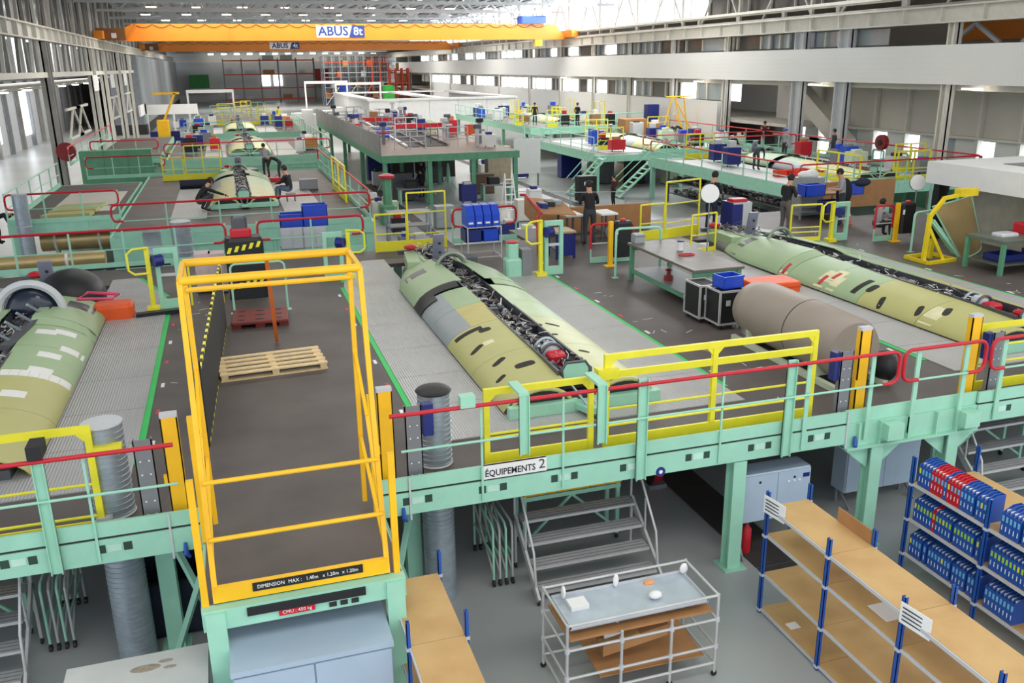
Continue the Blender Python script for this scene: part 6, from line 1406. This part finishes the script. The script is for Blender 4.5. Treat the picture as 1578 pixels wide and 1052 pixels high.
# blue crates and suits by the aisle end of the front deck
for k, (px, py, w_) in enumerate(((455, 385, .68), (490, 383, .68))):
    p = at(px, py, z=D); cabinet(('pale blue work cart left half', 'pale blue work cart right half')[k]+' at the end of the loading aisle', p.x-.4, p.y, w_, .6, .7, LGREY, D, 'work_cart', 'cart')
    open_crate('plastic_crate', ('blue crate on the left half of the aisle work cart', 'blue crate on the right half of the aisle work cart')[k], (p.x, p.y+.3, D+.701), .75, .5, .4+.25*k, BLUE)
p = at(385, 462, z=D); t = thing('striped_cover', 'black cover with yellow warning stripes behind the green hoop rail', 'cover', (p.x, p.y+.4, D)); MB().bbox((-.45, -.3, 0), (.45, .3, 1.5), .08).build('cover_body', BLACK, t, local=True)
for z in (.25, 1.15):
    for k in range(5): MB().prism([(-.42+k*.17, -.31, z+.05*k*.6), (-.34+k*.17, -.31, z+.05*k*.6), (-.28+k*.17, -.31, z+.14+.03*k), (-.36+k*.17, -.31, z+.14+.03*k)], (0, .012, 0)).build('stripe', LEMON, t, local=True)
MB().bbox((-.3, -.1, 1.5), (.2, .2, 1.7), .04).build('red_bag', RED, t, local=True); MB().bbox((-.25, -.05, 1.7), (.12, .2, 2.0), .05).build('grey_seat', GUN, t, local=True)
yellow_frame(((297, 470), (345, 466)), 1.1, 'small yellow frame with pink boxes at the aisle end', (.7, .4), base=0)
for k in range(2): p = at(305+22*k, 460, z=D); cabinet(('pink-white carton left in the yellow frame', 'pink-white carton right in the yellow frame')[k], p.x, p.y+.5, .38, .5, 1.0, mat('pink_carton', (214, 190, 192), .6), D, 'carton', 'carton', 1)
p = at(243, 395, z=D); t = thing('steel_drum', 'grey steel drum behind the left lift stand', 'drum', (p.x, p.y-1, D)); MB().lathe((p.x, p.y-1, D), [(.25, 0), (.25, .3), (.265, .31), (.25, .34), (.25, .9), (.265, .92)], 18).build('drum_body', STEEL, t, True); MB().lathe((p.x, p.y-1, D+.92), [(.24, 0), (.24, .02)], 18).build('lid', GREYP, t)
p = at(290, 385, z=D)

duct(-7.3, 35.6, 3.3, .25, 'galvanised spiral duct in front of the left wing platform', True)
duct(-1.6, 28.6, 3.1, .3, 'short galvanised duct behind the left lift stand', True)
long_rail('red rail bordering the left wall walkway', (-8.9, 58, 0), (-8.9, 80, 0), D, n=8)
t = thing('wall_reel', 'dark red round reel on the first left wall column', 'reel', (-9.3, 59.9, 0)); MB().tube([(-9.3, 59.75, 2.9), (-9.3, 60.05, 2.9)], .55, 18).build('drum', mat('dark_red', (128, 26, 34), .5), t, True); MB().box((-9.5, 60.0, 2.3), (-9.1, 60.12, 3.4)).build('bracket', GREYP, t)

# ================================================================== PEOPLE
POSES = {
 'stand': dict(pel=(0,0,.95), che=(0,.01,1.28), nek=(0,0,1.47), hed=(0,.02,1.6), sh=(.18,0,1.41), el=(.25,-.03,1.14), wr=(.24,.1,.92), hip=(.1,0,.9), kn=(.11,.03,.5), an=(.11,-.02,.09), to=(.13,.15,.04)),
 'work': dict(pel=(0,-.02,.95), che=(0,.03,1.28), nek=(0,.06,1.46), hed=(0,.12,1.58), sh=(.18,.04,1.4), el=(.25,.08,1.13), wr=(.12,.34,1.12), hip=(.1,-.02,.9), kn=(.11,.03,.5), an=(.12,-.02,.09), to=(.14,.15,.04)),
 'reach': dict(pel=(0,-.04,.95), che=(0,.06,1.27), nek=(0,.12,1.45), hed=(0,.18,1.57), sh=(.18,.1,1.39), el=(.27,.3,1.26), wr=(.22,.55,1.3), hip=(.1,-.02,.9), kn=(.11,.03,.5), an=(.12,-.02,.09), to=(.14,.15,.04)),
 'bend': dict(pel=(0,-.14,.92), che=(0,.2,1.08), nek=(0,.37,1.12), hed=(0,.5,1.08), sh=(.17,.31,1.1), el=(.2,.4,.84), wr=(.14,.5,.6), hip=(.1,-.12,.88), kn=(.12,-.02,.48), an=(.13,-.06,.09), to=(.15,.11,.04)),
 'crouch': dict(pel=(0,-.16,.3), che=(0,.06,.58), nek=(0,.2,.74), hed=(0,.3,.84), sh=(.18,.15,.7), el=(.22,.4,.56), wr=(.13,.66,.46), hip=(.11,-.1,.3), kn=(.19,.3,.52), an=(.15,.02,.09), to=(.16,.19,.04)),
 'sit': dict(pel=(0,-.1,.42), che=(0,-.02,.76), nek=(0,.03,.95), hed=(0,.08,1.08), sh=(.18,0,.89), el=(.24,.14,.66), wr=(.12,.36,.62), hip=(.1,-.05,.42), kn=(.13,.36,.5), an=(.13,.4,.09), to=(.14,.57,.04)),
}
def person(label, loc, face, pose, shirt, legs=None, hair=None, sc=1.0, sleeves=True, hat=None):
    P_ = POSES[pose]; V = []; R = []; E = []; tagz = []
    def add(p, r, k, par=None):
        V.append(Vector(p)); R.append(r); tagz.append(k)
        if par is not None: E.append((par, len(V)-1))
        return len(V)-1
    pel = add(P_['pel'], .145, 't'); mid_ = add((Vector(P_['pel'])+Vector(P_['che']))/2, .135, 't', pel); che = add(P_['che'], .16, 't', mid_); nek = add(P_['nek'], .062, 'n', che)
    hd = add(P_['hed'], .085, 'h', nek); d = (Vector(P_['hed'])-Vector(P_['nek'])).normalized(); add(Vector(P_['hed'])+d*.1, .07, 'h', hd)
    for s in (-1, 1):
        m = lambda k: (P_[k][0]*s, P_[k][1], P_[k][2])
        sh = add(m('sh'), .075, 't', che); el = add(m('el'), .048, 'a', sh); wr = add(m('wr'), .032, 'w', el)
        w_, e_ = Vector(m('wr')), Vector(m('el')); hdn = (w_-e_).normalized(); add(w_+hdn*.08, .036, 'w', wr)
        hp = add(m('hip'), .1, 'l', pel); kn = add(m('kn'), .066, 'l', hp); an = add(m('an'), .046, 'l', kn); add(m('to'), .042, 'f', an)
    me = bpy.data.meshes.new('skel'); me.from_pydata([tuple(v) for v in V], E, []); o = bpy.data.objects.new('skel', me); COL.objects.link(o)
    sm = o.modifiers.new('skin', 'SKIN'); sl = me.skin_vertices[0].data if me.skin_vertices else None
    if sl is None:
        bpy.context.view_layer.objects.active = o
        bm = bmesh.new(); bm.from_mesh(me); bm.verts.layers.skin.verify(); bm.to_mesh(me); bm.free(); sl = me.skin_vertices[0].data
    for i, r in enumerate(R): sl[i].radius = (r, r*(.72 if tagz[i] == 't' else 1)); sl[i].use_root = (i == 0)
    o.modifiers.new('sub', 'SUBSURF').levels = 2
    dg = bpy.context.evaluated_depsgraph_get(); ev = bpy.data.meshes.new_from_object(o.evaluated_get(dg)); bpy.data.objects.remove(o)
    vs = [v.co.copy() for v in ev.vertices]; fs = [tuple(p.vertices) for p in ev.polygons]; bpy.data.meshes.remove(ev)
    segs = [(V[a], V[b], tagz[b]) for a, b in E]
    mi = []
    for f in fs:
        c = sum((vs[i] for i in f), Vector())/len(f); best = (9, 't')
        for a, b, k in segs:
            ab = b-a; t = max(0, min(1, (c-a).dot(ab)/max(ab.length_squared, 1e-9))); dd = (c-(a+ab*t)).length
            if dd < best[0]: best = (dd, k if t > .25 or k in 'hlf' else ('t' if k in 'ta' else k), t)
        k = best[1]
        mi.append({'t': 0, 'a': 0, 'n': 2 if best[2] > .7 else 0, 'h': 2, 'w': (0 if (sleeves and best[2] < .85) else 2), 'l': 1, 'f': 3}[k])
    mb = MB(); mb.v = [tuple(v) for v in vs]; mb.f = fs
    H = Vector(P_['hed']); fw = Vector((0, 1, 0)); up = d
    fw = (fw-up*fw.dot(up)).normalized(); rt = fw.cross(up)
    def addell(c, r, idx, n=6, m_=4):
        k = len(mb.f); mb.ell(c, r, n, m_); mi.extend([idx]*(len(mb.f)-k))
    addell(H+fw*.1+up*.03, (.014, .022, .022), 2)
    for s in (-1, 1): addell(H+rt*s*.088+up*.04, (.015, .02, .03), 2); addell(H+fw*.083+rt*s*.032+up*.06, (.012, .01, .008), 4)
    addell(H+fw*.085-up*.015, (.026, .01, .007), 5)
    for s in (-1, 1):      # hands: palm end, four fingers and a thumb
        w_, e_ = Vector((P_['wr'][0]*s, P_['wr'][1], P_['wr'][2])), Vector((P_['el'][0]*s, P_['el'][1], P_['el'][2]))
        a = (w_-e_).normalized(); sd = a.cross(Vector((0, 0, 1))); sd = sd.normalized() if sd.length > .1 else Vector((0, 1, 0)); cu = a.cross(sd).normalized(); tip = w_+a*.08
        if cu.z > 0: cu = -cu
        for j in range(4):
            b = tip+sd*(-.027+.018*j); l = (.06, .07, .066, .05)[j]; k = len(mb.f); mb.tube([b-a*.02, b+a*l*.55, b+a*l*.85+cu*.025, b+a*l*.9+cu*.05], [.009, .009, .008, .006], 5); mi.extend([2]*(len(mb.f)-k))
        b = w_+a*.03+sd*.03*s; k = len(mb.f); mb.tube([b, b+sd*.03*s+a*.03, b+sd*.03*s+a*.06+cu*.02], [.011, .01, .008], 5); mi.extend([2]*(len(mb.f)-k))
    ob = mb.build('person', shirt, None, True, True); 
    for m_ in (legs or JEAN, SKINH, SHOE, INK, mat('lips', (164, 96, 88), .5)): ob.data.materials.append(m_)
    ob.data.polygons.foreach_set('material_index', mi)
    hm = MB(); N0 = 0
    hm.ell((0, 0, 0), (.101, .108, .112), 14, 8); keep = []
    hm.v = [tuple(H+up*.058-fw*.032+rt*x+fw*y+up*z) for x, y, z in hm.v]
    hm.build('hair' if not hat else 'helmet', hat or hair or HAIR, ob, True, True)
    tag(ob, label, 'person'); ob.location = loc; ob.rotation_euler = (0, 0, face); ob.scale = (sc, sc, sc)
    return ob
def PP(px, py, z=D): p = at(px, py, z=z); return (p.x, p.y, z)
R_ = math.radians
person('person in black T-shirt and dark trousers standing at the drawing tables, seen from behind', PP(908, 378), R_(-8), 'work', BLKC, JEAN, sleeves=False, sc=1.14)
person('person in black crouching over the second row fuselage, left side', (-1.15, 36.7, D+.02), R_(-70), 'crouch', BLKC, JEAN, sc=1.3)
person('person in black top and jeans sitting beside the second row fuselage', (2.25, 38.3, D+.02), R_(60), 'sit', BLKC, mat('blue_jeans', (84, 98, 116), .8), sc=1.2)
person('person in grey shirt standing behind the second row fuselage', (1.8, 47.2, D), R_(20), 'work', GRYC, JEAN, sleeves=False)
person('person in black bending over beside the red tool box', PP(430, 277), R_(85), 'bend', BLKC, JEAN)
person('person in dark clothes standing at the tool cabinet', (15.05, 25.7, D), R_(-60), 'work', BLKC, mat('navy_trousers', (34, 40, 66), .8), sleeves=False, sc=1.14)
person('person in black T-shirt and grey trousers standing by the low yellow gate', PP(1208, 362), R_(-75), 'work', BLKC, mat('grey_trousers', (96, 90, 86), .8), sleeves=False, sc=1.12)
person('person in grey T-shirt writing beside the blue crates', (19.75, 25.2, D), R_(60), 'work', GRYC, JEAN, sleeves=False, sc=1.1)
person('person in grey sleeves sitting near the padded amber post', PP(1352, 366), R_(-80), 'sit', GRYC, JEAN)
person('person in black standing on the far right-row platform near the wall', (28.2, 70.6, 2.6), R_(-60), 'stand', BLKC, BLKC, sc=1.08)
person('person in black standing left on the far right-row platform', (25.6, 74, 2.6), R_(170), 'stand', BLKC, BLKC, sc=1.05)
person('person in black bending down on the middle right-row platform', PP(1047, 219), R_(80), 'bend', BLKC, BLKC)
person('person in black standing at the red side rail of the right rows', PP(1128, 254), R_(-70), 'work', BLKC, BLKC)
person('person in dark red top stretching arms on the right-row platform', PP(1176, 228), R_(150), 'reach', mat('dark_red_cloth', (84, 34, 34), .8), BLKC)
person('person in pale shirt with blue helmet on the nearest right-row platform', PP(1208, 246), R_(100), 'stand', GRYC, JEAN, hat=BLUE)
person('person in dark clothes leaning over the fuselage in the right rows', PP(1165, 262), R_(-60), 'bend', mat('navy_cloth', (40, 44, 60), .8), JEAN)
person('person in grey standing near the right wall columns', (32.4, 42.5, D), R_(30), 'stand', mat('dark_grey_cloth', (70, 72, 74), .8), JEAN)
person('person in black top working under the mezzanine front', (10.9, 52.4, 0), R_(20), 'work', BLKC, BLKC)
person('person in dark clothes standing beneath the mezzanine middle', (11.9, 57.0, 0), R_(-30), 'stand', BLKC, BLKC)
person('person in dark clothes beside the green stair on the floor', PP(945, 318, 0), R_(40), 'stand', mat('maroon_cloth', (64, 34, 36), .8), BLKC)
person('person in yellow vest standing in the fourth left row', (5.2, 92.0, D), R_(160), 'stand', LEMON, JEAN)
person('person with dark hair bending at the left wing platform', (-8.6, 37.6, D-.9), R_(-90), 'bend', BLKC, JEAN)

t = thing('step_stool', 'low grey stool under the seated person in the second row', 'stool', (2.35, 38.25, D)); MB().bbox((-.2, -.18, .3), (.2, .18, .36), .02).build('seat', GREYP, t, local=True)
for sx in (-.16, .16):
    for sy in (-.14, .14): MB().box((sx-.02, sy-.02, .02), (sx+.02, sy+.02, .3)).build('leg', GUN, t, local=True)

# ================================================================== SMALL CARTS AND FRAMES (kept clear of everything else)
bpy.context.view_layer.update()
BOXES = {}
for o in COL.objects:
    if o.type != 'MESH': continue
    r = o
    while r.parent: r = r.parent
    if r.get('kind') == 'structure' or r.name.startswith(('mid_platform', 'work_platform', 'tread_plate', 'white_enclosure', 'barrier')): continue
    for cnr in o.bound_box:
        wv = o.matrix_world @ Vector(cnr); b = BOXES.setdefault(r.name, [1e9, 1e9, 1e9, -1e9, -1e9, -1e9])
        for i in range(3): b[i] = min(b[i], wv[i]); b[i+3] = max(b[i+3], wv[i])
BOXES = [b for b in BOXES.values() if (b[3]-b[0] < 6 or b[4]-b[1] < .6 or b[3]-b[0] < .6)]
RECTS = ((-3.6, 6.2, 57.5, 75, D), (-3.2, 6.5, 79.5, 95, D), (23.4, 33.4, 33, 47.2, D), (21.4, 33.2, 50.5, 64, D), (23.2, 33.2, 68, 92, 2.6), (8.1, 16, 49.2, 84, 2.85), (-3.2, 6.5, 99, 116, D))
def on_deck(x, y, z): return z < 1 or any(a+.6 < x < b-.6 and c+.5 < y < d-.5 and abs(z-e) < .1 for a, b, c, d, e in RECTS)
def free(x0, y0, z0, x1, y1, z1, m=.05):
    return not any(x0-m < b[3] and x1+m > b[0] and y0-m < b[4] and y1+m > b[1] and z0 < b[5] and z1 > b[2] for b in BOXES)

q = random.Random(77)
MLIST = ((NAVY, 'navy'), (GREYP, 'grey'), (LGREY, 'light grey'), (BLACK, 'black'), (PGRN, 'pale green'), (WHITE, 'white'), (CARD, 'brown'), (BLUE, 'blue'), (RED, 'red'))
def small_cart(x, y, z, k, where):
    if z > 1: z += .022
    X_, y_ = x, y
    for _ in range(40):
        if on_deck(x, y, z) and free(x-.55, y-.35, z, x+.55, y+.35, z+1.5): break
        x, y = X_+q.uniform(-2, 2), y_+q.uniform(-4, 4)
    else: return
    BOXES.append([x-.55, y-.35, z, x+.55, y+.35, z+1.5])
    m_, n_ = MLIST[k % 9]; lab = 'small %s tool cart %s' % (n_, where); t = thing('tool_cart', lab, 'cart', (x, y, z), lab+'s')
    w_, h_ = q.uniform(.6, 1.0), q.uniform(.7, 1.1)
    MB().box((x-w_/2, y-.3, z+.12), (x+w_/2, y+.3, z+h_)).build('body', m_, t)
    for j in range(3): MB().box((x-w_/2+.03, y-.315, z+.16+j*(h_-.2)/3), (x+w_/2-.03, y-.3, z+.12+(j+.9)*(h_-.2)/3+.02)).build('drawer', m_, t)
    for sx in (-1, 1): MB().tube([(x+sx*w_*.4-.02, y-.2, z+.06), (x+sx*w_*.4+.02, y-.2, z+.06)], .06, 8).build('caster', BLACK, t)
    MB().bbox((x-w_*.3, y-.2, z+h_), (x+w_*.2, y+.15, z+h_+q.uniform(.08, .35)), .03).build('load', MLIST[(k*5+2) % 9][0], t)
for k in range(14): small_cart(q.uniform(23.6, 32.5), q.uniform(51.5, 63), D, k, 'on the middle right-row platform')
for k in range(16): small_cart(q.uniform(23.6, 32.5), q.uniform(69, 91), 2.6, k, 'on the far right-row platform')
for k in range(12): small_cart(q.uniform(24, 33), q.uniform(37, 46.5), D, k, 'on the nearest right-row platform') if k not in (3, 6) else None
for k in range(10): small_cart(q.choice((-3.2, -2.6, 4.6, 5.4)), q.uniform(59, 74), D, k, 'on the third left row platform')
for k in range(10): small_cart(q.choice((-2.8, -2.2, 4.8, 5.6)), q.uniform(81, 94), D, k, 'on the fourth left row platform')
for k in range(14): small_cart(q.uniform(9, 15.5), q.uniform(52, 72), 0, k, 'on the floor under the mezzanine')
for k in range(12): small_cart(q.uniform(-7.5, 6), q.uniform(118, 150), 0, k, 'on the floor at the far left end')
for k in range(10): small_cart(q.uniform(16.6, 20.6), q.uniform(58, 90), 0, k, 'on the floor between mezzanine and right rows')
for k in range(10): small_cart(q.choice((8.6, 9.2, 14.2, 15.0, 15.5)), q.uniform(51, 82), 2.86, k, 'on the mezzanine deck')
def tube_frame(x, y, z, w_, h_, m_, lab):
    if not (free(x-.1, y-.1, z, x+w_+.1, y+.1, z+h_) and on_deck(x, y, z) and on_deck(x+w_, y, z)): return
    BOXES.append([x, y-.1, z, x+w_, y+.1, z+h_])
    t = thing('drying_rack' if z > 2.8 else 'safety_barrier', lab, 'frame', (x, y, z), lab+'s')
    for sx in (0, w_/2, w_): MB().tube([(x+sx, y, z), (x+sx, y, z+h_)], .04, 5).build('upright', m_, t)
    for j in (.4, .7, 1.0): MB().tube([(x, y, z+h_*j), (x+w_, y, z+h_*j)], .035, 5).build('bar', m_, t)
for k in range(16): tube_frame(8.6+q.uniform(0, 6), 53+q.uniform(0, 30), 2.86, q.uniform(.8, 2.0), q.uniform(.8, 1.4), (LGREY, GREYP, STEEL)[k % 3], 'slim %s tube frame on the mezzanine deck' % ('white', 'grey', 'steel')[k % 3])
for k in range(14): tube_frame(23.6+q.uniform(0, 8), 69+q.uniform(0, 20), 2.6, q.uniform(1.0, 2.2), q.uniform(.9, 1.8), (LEMON, GREEN)[k % 2], '%s tube frame in the crowded far right rows' % ('yellow', 'green')[k % 2])
for k in range(10): tube_frame(-3+q.uniform(0, 8), 100+q.uniform(0, 14), D, q.uniform(1.0, 2.2), q.uniform(1, 1.8), (LEMON, GREEN, LGREY)[k % 3], '%s tube frame on the farthest left platform' % ('yellow', 'green', 'white')[k % 3])

for k in range(6): small_cart(-7.6+k*.9, 54.5+q.uniform(0, 2), 0, k, 'in the left aisle between second and third rows')
for k in range(7): small_cart(6.6+q.uniform(0, 1.2), 34+k*2.4, 0, k, 'on the floor beside the dark trench cover')
for k in range(8): small_cart(10.5+q.uniform(0, 6.5), 31+q.uniform(0, 14), 0, k+2, 'on the open floor before the mezzanine') if k not in (1, 5) else None
